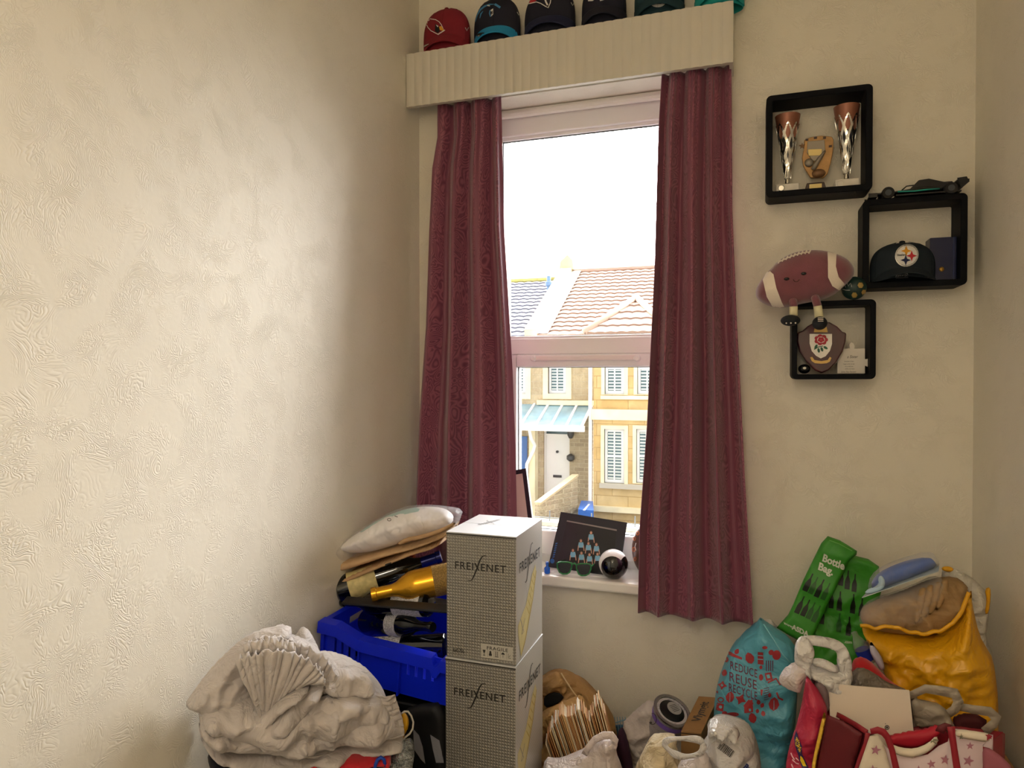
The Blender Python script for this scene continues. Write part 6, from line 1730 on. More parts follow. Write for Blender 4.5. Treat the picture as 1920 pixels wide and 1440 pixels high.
bbg = S('bag_body', [(1322, 1404), (1312, 1395), (1325, 1382), (1328, 1370), (1326, 1352), (1340, 1341), (1372, 1344), (1398, 1352), (1412, 1368), (1420, 1390), (1426, 1420), (1428, 1460), (1430, 1640), (1300, 1640), (1298, 1460), (1308, 1420)], 1370, 1410, 1.78, .08, .06, .07, [wr('crease', .016, 10), wr('ridge', .009, 12, 40, 2.5), wr('soft', .01, 9)], M_WPL, t, res=.006)
S('crumpled_top', [(1326, 1385), (1328, 1358), (1340, 1346), (1360, 1350), (1382, 1360), (1390, 1380), (1370, 1386), (1345, 1392)], 1358, 1368, 1.695, .03, .02, .025, [wr('crease', .012, 24), wr('ridge', .008, 22, 60)], M_WPL, t, res=.005)
br_ = []; x = 0
for k in range(15):
    w_ = rnd_.choice((1.2, 1.8, 2.6)); br_.append(poly2([(x, 0), (x + w_, 0), (x + w_, 24), (x, 24)])); x += w_ + rnd_.choice((1.0, 1.6))
wrap_print('barcode', xf2(join2(*br_), .62, .62), (1345, 1403), (.80, .60), (.55, -.83), bbg, mat('dark_ink'), t, L=3)
wrap_print('lettering', xf2(text_tris('Bags', .06), 11, 11), (1392, 1440), (.8, .6), (.6, -.8), bbg, mat('navy_print', '1c2a66', .5), t, L=3)

# --- blue recycling bag
M_BLUEB = poly_mat('turquoise_plastic', '58acc8', '6cc0d8', .38, .15, .5, 12)
t = thing('recycling_bag', 'tall turquoise plastic bag lettered REDUCE REUSE RECYCLE leaning against the wall', 'carrier bag', P(1420, 1640, 2.05))
rb_ = S('bag_body', [(1343, 1290), (1352, 1258), (1366, 1222), (1378, 1206), (1400, 1184), (1417, 1170), (1425, 1157), (1432, 1166), (1450, 1178), (1480, 1196), (1494, 1215), (1496, 1260), (1494, 1320), (1490, 1370), (1476, 1430), (1460, 1480), (1450, 1660), (1335, 1660), (1336, 1480), (1338, 1330)], 1420, 1300, 2.06, .055, .09, .045, [wr('crease', .005, 6), wr('ridge', .010, 6, 75, 3.5, 3), wr('soft', .012, 5)], M_BLUEB, t, res=.008)
obj('fold_line', MB().tube([v for v in [P(1432, 1170, 1.985), P(1450, 1198, 1.972), P(1468, 1228, 1.965), P(1484, 1245, 1.965)]], .0018, 6), mat('pale_turquoise', '7cc4d6', .4), t, smooth=True)
M_RD = mat('brick_red_print', 'a5323a', .5); M_RD2 = mat('plum_print', '6b2a4a', .5)
def W(name, sh, org=(0, 0), ax=(1, 0), ay=(0, 1), m_=None, L=5): return wrap_print(name, sh, org, ax, ay, rb_, m_ or M_RD, t, .0014, L)
for txt, px, py, wd in (('REDUCE', 1369, 1254, 51), ('REUSE', 1367, 1276, 52), ('RECYCLE', 1366, 1295, 54)):
    tt = text_tris(txt, .008, 1.1); ww = max(p.x for p in tt[0])
    W('lettering', xf2(tt, wd / ww, 15 if txt != 'REUSE' else 17), (px, py), (1, .33), (.0, -1), M_RD2, 4)
def leaf(cx, cy, r, ang): return xf2(poly2([(0, -1.15), (.55, -.75), (.85, 0), (.6, .7), (0, 1.1), (-.6, .7), (-.85, 0), (-.55, -.75)]), r, r, ang, cx, cy)
ics = [leaf(1406, 1234, 10, -20), leaf(1369, 1307, 9.5, 10), leaf(1411, 1346, 9, -15), leaf(1451, 1320, 12, 5), star2(1389, 1311, 11, .5, 4, 25), leaf(1382, 1222, 5, 30), leaf(1420, 1232, 0.1, 0),
       poly2([(1401, 1315), (1411, 1311), (1412, 1335), (1396, 1337), (1395, 1322)]), poly2([(1394, 1323), (1404, 1311), (1413, 1318), (1411, 1322), (1396, 1326)]),
       poly2([(1421, 1222), (1431, 1223), (1432, 1246), (1421, 1245)]), leaf(1427, 1251, 3.5, 0), disc2(1434, 1214, 5, 3), poly2([(1364, 1218), (1376, 1226), (1392, 1233), (1391, 1237), (1374, 1231), (1364, 1227)]),
       leaf(1363, 1237, 5, 0), leaf(1359, 1262, 6, 10), star2(1355, 1285, 9, .55, 4, 10), poly2([(1345, 1317), (1358, 1320), (1356, 1334), (1343, 1331)]), ring2(1352, 1312, 6, 5, 2, 14),
       disc2(1359, 1337, 5, 4), disc2(1374, 1339, 12, 4), disc2(1456, 1228, 8, 9), disc2(1446, 1223, 5, 5), poly2([(1434, 1262), (1446, 1260), (1449, 1274), (1437, 1277)]), disc2(1427, 1270, 4, 6),
       line2([(1440, 1280), (1455, 1272), (1463, 1284)], 3), leaf(1422, 1316, 4.5, 0), leaf(1429, 1322, 4.5, 20), leaf(1420, 1333, 4, 0), leaf(1431, 1338, 5, -10), leaf(1443, 1303, 4, 0), line2([(1456, 1298), (1460, 1308), (1468, 1312)], 3.5), poly2([(1426, 1293), (1431, 1293), (1429, 1304), (1427, 1304)]), leaf(1344, 1298, 4, 0)]
for sh_ in ics: W('printed_icon', sh_)
for sh_ in (disc2(1352, 1325, 3, 3), poly2([(1404, 1328), (1408, 1328), (1408, 1333), (1404, 1333)]), line2([(1421, 1228), (1431, 1229)], 1.5), line2([(1421, 1235), (1431, 1236)], 1.5), star2(1355, 1285, 3, .5, 4), poly2([(1437, 1265), (1443, 1264), (1445, 1271), (1439, 1272)]), line2([(1369, 1299), (1369, 1316)], 1), line2([(1451, 1312), (1451, 1330)], 1)):
    wrap_print('printed_icon', sh_, (0, 0), (1, 0), (0, 1), rb_, mat('pale_turquoise'), t, .0024, 5)
for k in range(4): W('printed_icon', line2([(1437 + k * 4, 1238), (1437 + k * 4, 1258)], 1.6), m_=M_RD2)
for k in range(6): W('printed_icon', line2([(1432, 1292 + 4 * k), (1442, 1289 + 4 * k)], 1.2), m_=M_RD2)
t = thing('plastic_scrap', 'small white plastic bag corner between the turquoise and green bags', 'plastic bag', P(1445, 1180, 2.2))
S('film', [(1432, 1162), (1446, 1160), (1455, 1172), (1470, 1185), (1478, 1240), (1440, 1240), (1436, 1175)], 1448, 1175, 2.22, .01, .015, .012, [wr('crease', .005, 20)], M_WPL, t)

# --- green bottle bag
def green_mat(): return poly_mat('green_woven_plastic', '2f8a1c', '3a9a24', .5, .08, .25, 8)
M_GB = green_mat()
t = thing('bottle_bag', 'green bottle bag printed with rows of bottles leaning against the wall', 'carrier bag', P(1540, 1240, 2.17))
gp = (1548, 1110, 2.20, 0, 8)
gb_back = soft('back_pocket', [(1588, 1034), (1604, 1042), (1628, 1048), (1648, 1062), (1652, 1110), (1634, 1180), (1614, 1224), (1606, 1240), (1572, 1264), (1516, 1264), (1500, 1203), (1516, 1150), (1560, 1080)], plane(1590, 1130, 2.20, 0, 8), .020, .03, .015, .006, [wr('soft', .006, 6), wr('crease', .003, 8), wr('ridge', .004, 8, 70, 3)], M_GB, t, it=0)
gb = soft('front_pocket', [(1552, 1005), (1575, 1013), (1607, 1033), (1606, 1040), (1592, 1052), (1576, 1085), (1556, 1125), (1538, 1165), (1522, 1200), (1505, 1205), (1480, 1192), (1456, 1177), (1462, 1170), (1478, 1152), (1488, 1132), (1505, 1090), (1522, 1055), (1534, 1030), (1540, 1018)], plane(1535, 1105, 2.165, 0, 8), .014, .03, .010, .006, [wr('soft', .006, 9), wr('ridge', .003, 9, 65, 3)], M_GB, t, it=0)
obj('hem_seam', MB().tube([P(1555, 1013, 2.150), P(1574, 1020, 2.148), P(1598, 1033, 2.148)], .0012, 6), mat('light_green_thread', '6fb35a', .6), t)
M_WG = mat('white_print', 'd6dccb', .5); M_DG = mat('dark_bottle_print', '0c1c0c', .5); M_DG2 = mat('mid_green_print', '1f5a1c', .5)
for txt, px, py, wd in (('Bottle', 1541, 1051, 41), ('Bag.', 1533, 1067, 28)):
    tt = text_tris(txt, .035, 1.0); ww = max(p.x for p in tt[0])
    wrap_print('lettering', xf2(tt, wd / ww, 13), (px, py), (1, .42), (.25, -1), gb, M_WG, t, .0016, 4)
wrap_print('lettering', xf2(text_tris('ASDA', .05, 1.0), 8.2, 8.5), (1485, 1179), (1, .48), (.1, -1), gb, M_WG, t, .0016, 3)
wrap_print('lettering', xf2(text_tris('www.', .02), 5, 5), (1470, 1170), (1, .48), (.1, -1), gb, M_WG, t, .0016, 3)
wrap_print('lettering', xf2(text_tris('.com', .02), 5, 5.5), (1583, 1206), (1, .1), (.0, -1), gb_back, M_WG, t, .0016, 3)
bsh = poly2([(-.5, 0), (.5, 0), (.52, 1.5), (.35, 2.1), (.14, 2.6), (.12, 3.6), (-.12, 3.6), (-.14, 2.6), (-.35, 2.1), (-.52, 1.5)])
def bots(tgt, items, ax, ay):
    for (px, py, s_, m_) in items: wrap_print('bottle_print', xf2(bsh, s_ * .95, s_), (px, py), ax, ay, tgt, m_, t, .0015, 4)
bots(gb, [(1509, 1108, 10, M_DG), (1519, 1113, 9.5, M_DG2), (1530, 1119, 10, M_DG), (1542, 1124, 9.5, M_DG2), (1493, 1150, 10, M_DG), (1504, 1155, 9.5, M_DG), (1514, 1160, 9.5, M_DG2), (1524, 1166, 9.5, M_DG2)], (.95, .4), (.42, -.9))
bots(gb_back, [(1576, 1098, 9.5, M_DG), (1588, 1105, 10, M_DG), (1601, 1110, 9.5, M_DG), (1558, 1140, 9.5, M_DG), (1573, 1145, 10, M_DG), (1598, 1150, 10, M_DG), (1614, 1155, 9.5, M_DG), (1540, 1170, 9.5, M_DG), (1572, 1185, 10, M_DG2), (1590, 1192, 10, M_DG)], (1, .18), (.08, -1))

sp = thing('moving_box', 'plain brown box behind the red bag, under the green bottle bag', 'box', (.22, 2.19, 0))
obj('body', MB().box((P(1535, 1240, 2.1).x, 2.10, 0), (P(1612, 1240, 2.2).x - .03, 2.27, P(1560, 1266, 2.19).z)), mat('brown_card'), sp)
# --- white carrier with upright loop handles
t = thing('knotted_carrier', 'white plastic carrier with a raised loop handle on top of the red bag', 'plastic bag', P(1540, 1300, 1.66))
kc = S('bag_body', [(1508, 1258), (1520, 1247), (1540, 1250), (1565, 1252), (1590, 1248), (1600, 1262), (1598, 1280), (1586, 1296), (1560, 1300), (1540, 1296), (1520, 1275)], 1555, 1272, 1.68, .04, .05, .03, [wr('ridge', .006, 16, 30, 2.5), wr('crease', .005, 15)], M_WPL, t)
S('side_puff', [(1460, 1272), (1466, 1260), (1480, 1246), (1500, 1240), (1520, 1246), (1516, 1268), (1506, 1286), (1500, 1298), (1480, 1293), (1463, 1285)], 1490, 1268, 1.67, .035, .04, .03, [wr('ridge', .005, 18, 10, 3), wr('soft', .004, 10)], M_PPL, t)
S('handle_post', [(1489, 1236), (1490, 1208), (1500, 1192), (1512, 1193), (1524, 1210), (1528, 1224), (1524, 1240), (1518, 1256), (1530, 1280), (1515, 1272), (1500, 1252), (1491, 1245)], 1508, 1222, 1.66, .012, .012, .012, [wr('ridge', .005, 22, 80, 3), wr('crease', .003, 25)], M_WPL, t, res=.005)
hl_pts = [(1504, 1196), (1530, 1197), (1556, 1201), (1575, 1209), (1587, 1224), (1593, 1244), (1590, 1262), (1580, 1276)]
S('loop_handle', [(1500, 1191), (1530, 1191), (1560, 1196), (1578, 1204), (1590, 1218), (1599, 1246), (1594, 1275), (1582, 1290), (1574, 1266), (1568, 1240), (1570, 1228), (1566, 1219), (1548, 1214), (1524, 1210), (1506, 1208)], 1560, 1225, 1.67, .005, .006, .006, [wr('ridge', .004, 18, 20, 3), wr('crease', .003, 25)], M_WPL, t, res=.005)
S('handle_loop_low', [(1524, 1234), (1540, 1234), (1556, 1240), (1570, 1250), (1574, 1262), (1560, 1262), (1540, 1252), (1522, 1248)], 1545, 1248, 1.66, .01, .01, .01, [wr('soft', .002, 20)], M_WPL, t, res=.005)

# --- red cloth and grey film behind
t = thing('red_cloth', 'bright red cloth showing between the white carrier and the yellow bag', 'cloth', P(1630, 1300, 1.82))
S('cloth_body', [(1596, 1240), (1612, 1231), (1628, 1236), (1648, 1255), (1668, 1276), (1700, 1295), (1690, 1330), (1620, 1330), (1598, 1280)], 1635, 1265, 1.84, .03, .03, .03, [wr('soft', .008, 8)], mat('red_fleece', 'b3121c', .85, sheen=.3), t)
t = thing('grey_film_bag', 'crumpled translucent grey plastic bag behind the white sheet', 'plastic bag', P(1640, 1330, 1.74))
S('film', [(1594, 1262), (1612, 1248), (1640, 1262), (1665, 1280), (1700, 1292), (1725, 1310), (1720, 1350), (1720, 1640), (1600, 1640), (1600, 1350), (1590, 1300)], 1650, 1295, 1.76, .02, .03, .03, [wr('ridge', .006, 16, 80, 2.5), wr('crease', .006, 15)], poly_mat('grey_film', '857a6c', '978b7c', .3, .3), t)
t = thing('bottle_cap_bits', 'clear plastic bottle with blue print lying between the green and yellow bags', 'bottle', P(1618, 1220, 1.98))
obj('bottle_body', MB().lathe([(.004, 0), (.017, .004), (.018, .05), (.012, .065), (.007, .075), (.007, .085), (.001, .086)], 24, Matrix.Translation(P(1630, 1245, 1.96)) @ Matrix.Rotation(R(-25), 4, 'Y')), film_mat('clear_pet', 'c9ccd0', .3), t, smooth=40)
obj('bottle_label', MB().lathe([(.0186, .012), (.0186, .04)], 24, Matrix.Translation(P(1630, 1245, 1.96)) @ Matrix.Rotation(R(-25), 4, 'Y'), cap=False), mat('deep_blue_print', '1b2f9a', .4), t, smooth=True)

# --- yellow bag with wrapped cloth and blue pack on top
M_YEL = poly_mat('yellow_woven_plastic', 'e0a008', 'edb418', .38, .12, .45, 10)
M_WIN = poly_mat('white_woven_plastic', 'd6d2c6', 'e2ded2', .4, .2)
t = thing('yellow_bag', 'large bright yellow shopping bag in the right corner with its white lining folded out', 'carrier bag', P(1745, 1400, 1.93))
YB = (1745, 1210, 1.93)
ybk = S('back_lining', [(1760, 1066), (1785, 1062), (1815, 1078), (1842, 1100), (1856, 1120), (1853, 1160), (1848, 1200), (1862, 1225), (1866, 1260), (1830, 1270), (1800, 1200), (1780, 1120)], 1820, 1150, 2.0, .02, .02, .02, [wr('crease', .008, 14), wr('soft', .006, 10)], M_WIN, t, yaw=-12)
S('yellow_trim', [(1764, 1068), (1768, 1062), (1782, 1062), (1790, 1068), (1780, 1074)], 1775, 1067, 1.985, .006, .006, .008, [], M_YEL, t, res=.003)
S('yellow_trim', [(1846, 1104), (1857, 1100), (1858, 1120), (1854, 1150), (1846, 1152), (1850, 1126)], 1852, 1126, 1.965, .006, .006, .008, [wr('soft', .003, 20)], M_YEL, t, yaw=-12, res=.003)
yb = S('bag_body', [(1612, 1171), (1630, 1176), (1655, 1172), (1685, 1176), (1716, 1189), (1728, 1187), (1760, 1182), (1780, 1172), (1800, 1150), (1818, 1108), (1822, 1106), (1822, 1130), (1836, 1190), (1850, 1215), (1862, 1235), (1870, 1290), (1872, 1330), (1872, 1420), (1700, 1420), (1690, 1320), (1664, 1270), (1650, 1240), (1630, 1205)], *YB, .09, .09, .06, [wr('ridge', .012, 8, -8, 3.2, 2), wr('crease', .006, 9), wr('soft', .018, 5), wr('ridge', .003, 26, -5, 4, 8)], M_YEL, t, yaw=-12)
S('cuff_fold', [(1614, 1172), (1640, 1178), (1672, 1172), (1700, 1182), (1726, 1190), (1760, 1184), (1790, 1168), (1812, 1128), (1822, 1120), (1830, 1150), (1838, 1198), (1820, 1214), (1780, 1226), (1730, 1228), (1690, 1218), (1655, 1205), (1632, 1192)], 1730, 1195, 1.835, .012, .014, .016, [wr('ridge', .004, 12, -15, 3), wr('soft', .006, 8)], M_YEL, t, yaw=-12) if False else None
rimp = resample([Vector(p) for p in ((1613, 1172), (1640, 1178), (1672, 1174), (1700, 1183), (1727, 1189), (1760, 1184), (1786, 1170), (1804, 1144), (1817, 1112))], 6, False)
obj('rim', MB().tube([P(p.x, p.y + 1.5 * math.sin(p.x * .2), 1.845) for p in rimp], .0045, 8), M_YEL, t, smooth=True)
S('side_lining', [(1632, 1200), (1642, 1215), (1655, 1235), (1660, 1256), (1652, 1258), (1640, 1240), (1630, 1220)], 1646, 1230, 1.86, .01, .02, .01, [], mat('lilac_lining', 'b8b4c4', .5), t)
sp = thing('storage_box', 'plain brown box under the yellow bag in the corner', 'box', (.44, 1.95, 0))
obj('body', MB().box((.27, 1.80, 0), (.595, 2.13, P(1745, 1400, 1.93).z - .005)), mat('brown_card'), sp)
t = thing('wrapped_cloth', 'folded beige towel in clear plastic on top of the yellow bag', 'folded cloth', P(1700, 1190, 1.95))
def beige():
    s = N('beige_cloth'); co = s.coord(scale=(2, 2, 9)); s.base(s.mix(s.noise(co, 6, 3, 1.0), '86683f', 'ab8b60')); s.p(Roughness=.8); s.bump(s.noise(s.coord(), 60, 3, 1), .5, .004); return s.m
beige_m = beige()
S('cloth_body', [(1614, 1168), (1616, 1142), (1640, 1126), (1680, 1112), (1720, 1098), (1750, 1083), (1790, 1080), (1812, 1095), (1816, 1112), (1800, 1150), (1775, 1178), (1730, 1194), (1680, 1190), (1635, 1180)], 1710, 1140, 1.93, .05, .09, .028, [wr('ridge', .009, 13, 25, 3.5), wr('soft', .008, 8), wr('crease', .003, 22)], beige_m, t, tilt=12)
for k in range(4): S('towel_fold', [(1722 + 14 * k, 1108 - 6 * k), (1730 + 14 * k, 1100 - 5 * k), (1738 + 14 * k, 1104 - 5 * k), (1734 + 14 * k, 1140 - 7 * k), (1720 + 13 * k, 1172 - 9 * k), (1712 + 13 * k, 1166 - 8 * k)], 1735, 1135, 1.872, .006, .02, .008, [wr('soft', .004, 20)], beige_m, t, tilt=12)
S('plastic_wrap', [(1610, 1172), (1612, 1142), (1636, 1120), (1680, 1108), (1720, 1092), (1748, 1078), (1770, 1085), (1772, 1110), (1750, 1140), (1735, 1170), (1700, 1178), (1650, 1182)], 1690, 1140, 1.915, .062, .08, .05, [wr('crease', .007, 16), wr('ridge', .004, 30, 30, 2)], M_FILM, t, tilt=12)
t = thing('blue_pack', 'bright blue tissue pack in clear film with a pale ribbon on top of the towel', 'packet', P(1690, 1100, 1.95))
A, B, C_, D = P(1632, 1103, 1.90), P(1758, 1062, 1.90), P(1742, 1038, 1.99), P(1640, 1072, 2.0)
S('blue_contents', [(1632, 1098), (1640, 1080), (1660, 1066), (1700, 1050), (1738, 1044), (1752, 1052), (1758, 1062), (1720, 1080), (1680, 1094), (1645, 1106)], 1695, 1075, 1.93, .035, .06, .022, [wr('soft', .003, 12)], mat('periwinkle_tissue', '4462a8', .6, var=.08, vscale=20), t, tilt=25)
S('film', [(1626, 1106), (1632, 1078), (1655, 1060), (1690, 1046), (1740, 1032), (1754, 1044), (1764, 1064), (1720, 1084), (1680, 1098), (1640, 1112)], 1695, 1072, 1.925, .040, .065, .026, [wr('crease', .004, 18)], M_FILM, t, tilt=25)
S('ribbon', [(1620, 1112), (1628, 1104), (1638, 1102), (1648, 1094), (1646, 1084), (1651, 1078), (1658, 1084), (1660, 1096), (1656, 1104), (1645, 1110), (1632, 1114)], 1640, 1100, 1.885, .005, .005, .006, [wr('soft', .003, 40)], mat('pale_blue_ribbon', 'a8c4d6', .6), t, res=.003)
t = thing('thin_card', 'thin pale card sheet under the blue pack', 'card', P(1690, 1110, 1.94))
obj('sheet', MB().prism([P(1616, 1120, 1.88), P(1760, 1070, 1.87), P(1762, 1056, 1.98), P(1640, 1095, 1.99)], (0, 0, 1), .002), mat('pale_blue_card', 'a9b7bd', .5), t)

# --- red supermarket bag
M_MAG = paper_mat('crimson_woven_bag', 'a81f3e', 'bd2c4c', .4, .5, .1, 14)
t = thing('red_bag', 'crimson woven bag with yellow edge and a yellow feather-like print at the bottom', 'carrier bag', P(1540, 1700, 1.60))
rg = S('bag_body', [(1512, 1266), (1518, 1274), (1532, 1290), (1545, 1312), (1552, 1332), (1548, 1370), (1538, 1410), (1530, 1450), (1530, 1640), (1530, 1760), (1462, 1760), (1466, 1600), (1472, 1440), (1480, 1400), (1494, 1360), (1503, 1320), (1508, 1290)], 1512, 1380, 1.62, .03, .06, .04, [wr('soft', .009, 8), wr('ridge', .004, 12, 75, 3), wr('crease', .003, 15)], M_MAG, t)
S('yellow_edge', [(1545, 1333), (1549, 1342), (1546, 1364), (1538, 1396), (1532, 1420), (1528, 1450), (1528, 1500), (1520, 1500), (1521, 1440), (1527, 1410), (1534, 1380), (1540, 1352)], 1537, 1390, 1.575, .004, .006, .005, [wr('soft', .003, 30)], mat('yellow_print_edge', 'e0b43c', .5, var=.2, vscale=120), t, res=.004)
S('grey_lining', [(1518, 1270), (1530, 1278), (1546, 1284), (1554, 1300), (1556, 1330), (1548, 1338), (1540, 1312), (1530, 1292)], 1540, 1305, 1.625, .004, .02, .006, [wr('soft', .003, 20)], mat('mauve_grey_lining', '6d5a5a', .6), t)
rp = lambda name, sh, m_: wrap_print(name, sh, (0, 0), (1, 0), (0, 1), rg, m_, t, .0014, 3)
rp('printed_outline', poly2([(1494, 1370), (1498, 1384), (1504, 1398), (1504, 1412), (1512, 1430), (1516, 1440), (1504, 1440), (1498, 1420), (1492, 1400), (1490, 1384)]), mat('indigo_print', '2a2458', .5))
rp('printed_shape', poly2([(1494, 1381), (1499, 1388), (1503, 1402), (1501, 1412), (1497, 1406), (1492, 1394)]), mat('bright_yellow_print', 'f0cc18', .5))
wrap_print('printed_shape', poly2([(1502, 1416), (1506, 1420), (1512, 1436), (1506, 1436), (1501, 1424)]), (0, 0), (1, 0), (0, 1), rg, mat('bright_yellow_print'), t, .0022, 3)
for pts in ([(1484, 1412), (1486, 1418), (1490, 1424)], [(1486, 1424), (1492, 1430), (1498, 1432)], [(1484, 1432), (1487, 1440), (1492, 1446)], [(1492, 1420), (1498, 1426)]): rp('printed_stroke', line2(pts, 2.0), mat('pale_pink_print', 'e8b8c4', .5))
sp = thing('floor_box', 'plain brown box on the floor under the star tote', 'box', (.33, 1.6, 0))
TZ = .30
obj('body', MB().box((.16, 1.50, 0), (.50, 1.74, TZ)), mat('brown_card'), sp)

# --- star tote
t = thing('star_tote', 'cream tote bag with pink stars and dark red trim and handles at the bottom right', 'tote bag', P(1720, 1500, 1.5))
def leather(): return mat('dark_red_canvas', '5e0d18', .6, var=.1, vscale=20, bump=.3, bscale=250, bdist=.0008)
M_DR = leather(); M_DR2 = mat('red_trim', '8e1424', .55); M_CRC = mat('cream_canvas', 'd9cdb8', .75, bump=.3, bscale=300); M_PKC = mat('pale_pink_canvas', 'd6c2c4', .75, bump=.3, bscale=300)
def TP(pts, Y, tl=0):
    pl__ = plane(1700, 1400, Y, 0, tl); return [PL(x, y_, pl__) for x, y_ in pts]
lowz = TZ + .002
def pan(name, top, Y0, Y1, m_, thick=.004):
    """cloth wall hanging from a traced top edge down to the box; Y interpolated from Y0 to Y1"""
    n = len(top); T = [P(x, y_, Y0 + (Y1 - Y0) * i / (n - 1)) for i, (x, y_) in enumerate(top)]
    T = [p for a, b in zip(T, T[1:]) for p in (a, a.lerp(b, .25), a.lerp(b, .5), a.lerp(b, .75))] + [T[-1]]
    n = len(T); mb = MB(); m = 16
    for j in range(m):
        f = j / (m - 1)
        for i, p in enumerate(T):
            z = p.z + (lowz - p.z) * f
            mb.v.append(Vector((p.x, p.y + .010 * noise.noise(Vector((p.x * 14, z * 12, 3))) * min(1, f * 4), z)))
    for j in range(m - 1):
        for i in range(n - 1):
            a = j * n + i; mb.f.append([a, a + 1, a + n + 1, a + n])
    o = obj(name, mb, m_, t, smooth=True); s_ = o.modifiers.new('s', 'SOLIDIFY'); s_.thickness = thick
    return o
gus = pan('side_gusset', [(1556, 1329), (1580, 1342), (1605, 1357), (1628, 1372)], 1.66, 1.535, M_DR)
fr1 = pan('front_panel', [(1628, 1372), (1640, 1376), (1652, 1390), (1662, 1400), (1680, 1414), (1710, 1421), (1740, 1414), (1760, 1398), (1778, 1390), (1785, 1366), (1810, 1368), (1850, 1376), (1862, 1378), (1845, 1398)], 1.535, 1.49, M_PKC)
bk1 = pan('back_panel', [(1556, 1326), (1620, 1345), (1680, 1372), (1720, 1362), (1762, 1360), (1800, 1362), (1880, 1372)], 1.67, 1.68, M_DR2)
rs1 = pan('side_gusset', [(1843, 1400), (1858, 1390), (1880, 1374)], 1.49, 1.66, M_DR2)
# inner red lining showing over the dip and the cream facing
S('red_lining', [(1660, 1386), (1690, 1376), (1730, 1370), (1762, 1358), (1768, 1368), (1760, 1380), (1740, 1394), (1715, 1404), (1690, 1402), (1668, 1396)], 1715, 1385, 1.58, .006, .02, .01, [wr('soft', .004, 14)], mat('scarlet_lining', 'b3142c', .6), t)
S('cream_facing', [(1668, 1394), (1690, 1402), (1715, 1404), (1740, 1394), (1756, 1378), (1760, 1392), (1742, 1410), (1718, 1420), (1692, 1419), (1676, 1412)], 1712, 1406, 1.500, .003, .004, .006, [], M_CRC, t, res=.005)
S('cream_flap', [(1787, 1366), (1840, 1372), (1862, 1378), (1852, 1392), (1835, 1390), (1790, 1382)], 1825, 1378, 1.478, .003, .004, .006, [], M_CRC, t, res=.005)
S('right_fold', [(1842, 1402), (1858, 1404), (1878, 1418), (1900, 1440), (1904, 1500), (1850, 1500), (1843, 1440)], 1866, 1430, 1.47, .006, .02, .012, [wr('soft', .004, 15)], mat('dusky_pink_canvas', '93505c', .7), t)
strap('gusset_binding', [(1557, 1331), (1548, 1350), (1540, 1378), (1534, 1405), (1528, 1440), (1524, 1480)], (1.652, 1.60), 9, M_DR2)
strap('gusset_binding', [(1556, 1333), (1580, 1345), (1605, 1359), (1626, 1373)], (1.650, 1.528), 9, M_DR2)
strap('gusset_binding', [(1628, 1374), (1624, 1395), (1614, 1420), (1606, 1445), (1600, 1480)], (1.525, 1.515), 11, M_DR2)
S('side_piece', [(1552, 1340), (1580, 1352), (1618, 1376), (1610, 1405), (1598, 1445), (1590, 1500), (1530, 1500), (1534, 1430), (1545, 1370)], 1575, 1410, 1.555, .002, .01, .004, [wr('soft', .003, 8)], M_DR, t, yaw=-25, it=0)
cpn = S('cream_side', [(1632, 1376), (1646, 1378), (1655, 1390), (1662, 1410), (1670, 1440), (1672, 1500), (1604, 1500), (1610, 1440), (1622, 1405)], 1640, 1430, 1.500, .002, .008, .004, [], M_CRC, t, it=0)
strap('handle', [(1632, 1371), (1645, 1368), (1656, 1372), (1664, 1382), (1672, 1405), (1680, 1440), (1684, 1480)], 1.485, [10, 12, 13, 12, 11, 12, 12], M_DR2)
strap('handle', [(1783, 1362), (1784, 1375), (1788, 1400), (1794, 1440), (1798, 1480)], 1.475, [14, 13, 12, 13, 13], M_DR2)
strap('handle', [(1762, 1372), (1764, 1366), (1772, 1362), (1782, 1364)], 1.50, [18, 16, 14, 12], M_DR)
M_STP = mat('dusky_pink_star', 'a8707e', .7); M_STG = mat('grey_green_star', '75705a', .7)
def star_on(tgt, cx, cy, r, m_, ang=90): wrap_print('printed_star', star2(cx, cy, r, .42, 5, -ang), (0, 0), (1, 0), (0, 1), tgt, m_, t, .0055, 4)
for cx_, cy_, r_, a_ in ((1772, 1422, 10, 80), (1746, 1430, 9, 100), (1815, 1424, 11, 75), (1818, 1396, 8, 90), (1722, 1440, 8, 90)): star_on(fr1, cx_, cy_, r_, M_STP, a_)
star_on(cpn, 1641, 1404, 10, M_STP, 80); star_on(cpn, 1636, 1440, 9, M_STP, 95)
fac_ = [o for o in t.children if o.name.startswith('cream_facing')][0]
star_on(fac_, 1750, 1388, 7, M_STG, 90)
flp = [o for o in t.children if o.name.startswith('cream_flap')][0]
star_on(flp, 1852, 1380, 7, M_DR2, 90); star_on(flp, 1801, 1378, 4, M_STG, 90)
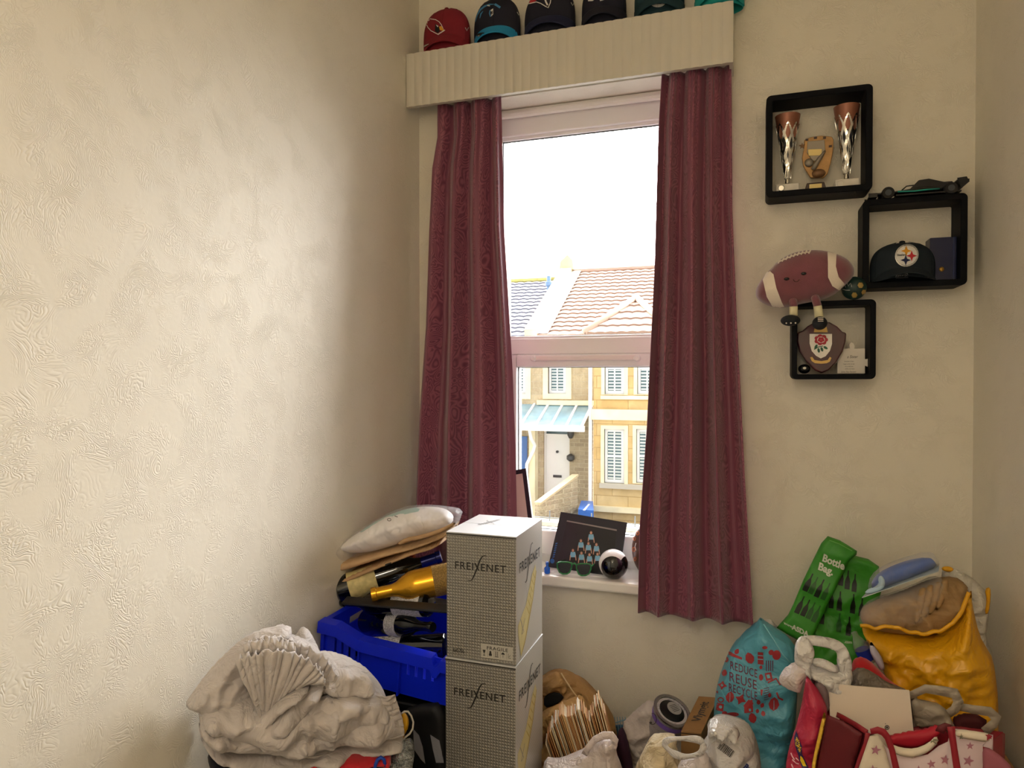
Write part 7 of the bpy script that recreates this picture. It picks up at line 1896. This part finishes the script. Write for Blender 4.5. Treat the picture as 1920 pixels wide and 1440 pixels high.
# white sheet standing in the tote
t2 = thing('white_card', 'plain pale card sheet with a small round dark mark standing in the star tote', 'card', P(1640, 1400, 1.60))
n0 = (P(1553, 1281, 1.655), P(1705, 1294, 1.655), P(1713, 1372, 1.60), P(1700, 1460, 1.57), P(1560, 1420, 1.60))
plc = plane(1630, 1330, 1.63, 0, 20)
pts = [PL(x, y_, plc) for x, y_ in ((1553, 1281), (1604, 1286), (1705, 1294), (1713, 1372), (1716, 1470), (1562, 1470), (1556, 1340))]
ws = obj('sheet', MB().prism(pts, plc[1], .004), mat('warm_white_card', 'cdbfae', .6), t2)
wrap_print('round_mark', join2(ring2(1663, 1364, 4.5, 4.5, 1.5), disc2(1663, 1364, 2, 2), disc2(1660, 1357, .8, .8)), (0, 0), (1, 0), (0, 1), ws, mat('dark_ink'), t2)
# translucent film bag with handles behind the tote
M_FB = poly_mat('translucent_film', 'b3a794', 'c6bba8', .35, .4, .4, 16)
m_ = M_FB; s_nt = M_FB.node_tree
t = thing('film_carrier', 'translucent plastic carrier with limp handles between the yellow bag and the star tote', 'plastic bag', P(1760, 1420, 1.68))
S('film_body', [(1706, 1306), (1725, 1314), (1750, 1320), (1770, 1324), (1782, 1345), (1792, 1366), (1780, 1376), (1765, 1364), (1745, 1362), (1720, 1366), (1712, 1340)], 1745, 1345, 1.66, .008, .03, .01, [wr('soft', .006, 15), wr('crease', .003, 20)], M_FB, t)
def strap3(name, pts, Y, w_): return strap(name, pts, Y, w_, M_FB, .0015, t)
strap3('limp_handle', [(1700, 1306), (1715, 1300), (1735, 1291), (1765, 1295), (1790, 1300), (1797, 1316), (1790, 1330), (1778, 1338)], (1.66, 1.64), [14, 14, 16, 18, 20, 20, 18, 16])
strap3('limp_handle', [(1800, 1325), (1825, 1330), (1855, 1334), (1868, 1346), (1862, 1358), (1845, 1372)], (1.66, 1.65), [14, 16, 18, 20, 18, 18])
S('dark_red_behind', [(1785, 1340), (1850, 1340), (1850, 1380), (1790, 1376)], 1815, 1358, 1.70, .01, .02, .01, [], mat('deep_red_cloth', '4a0d12', .8), t)
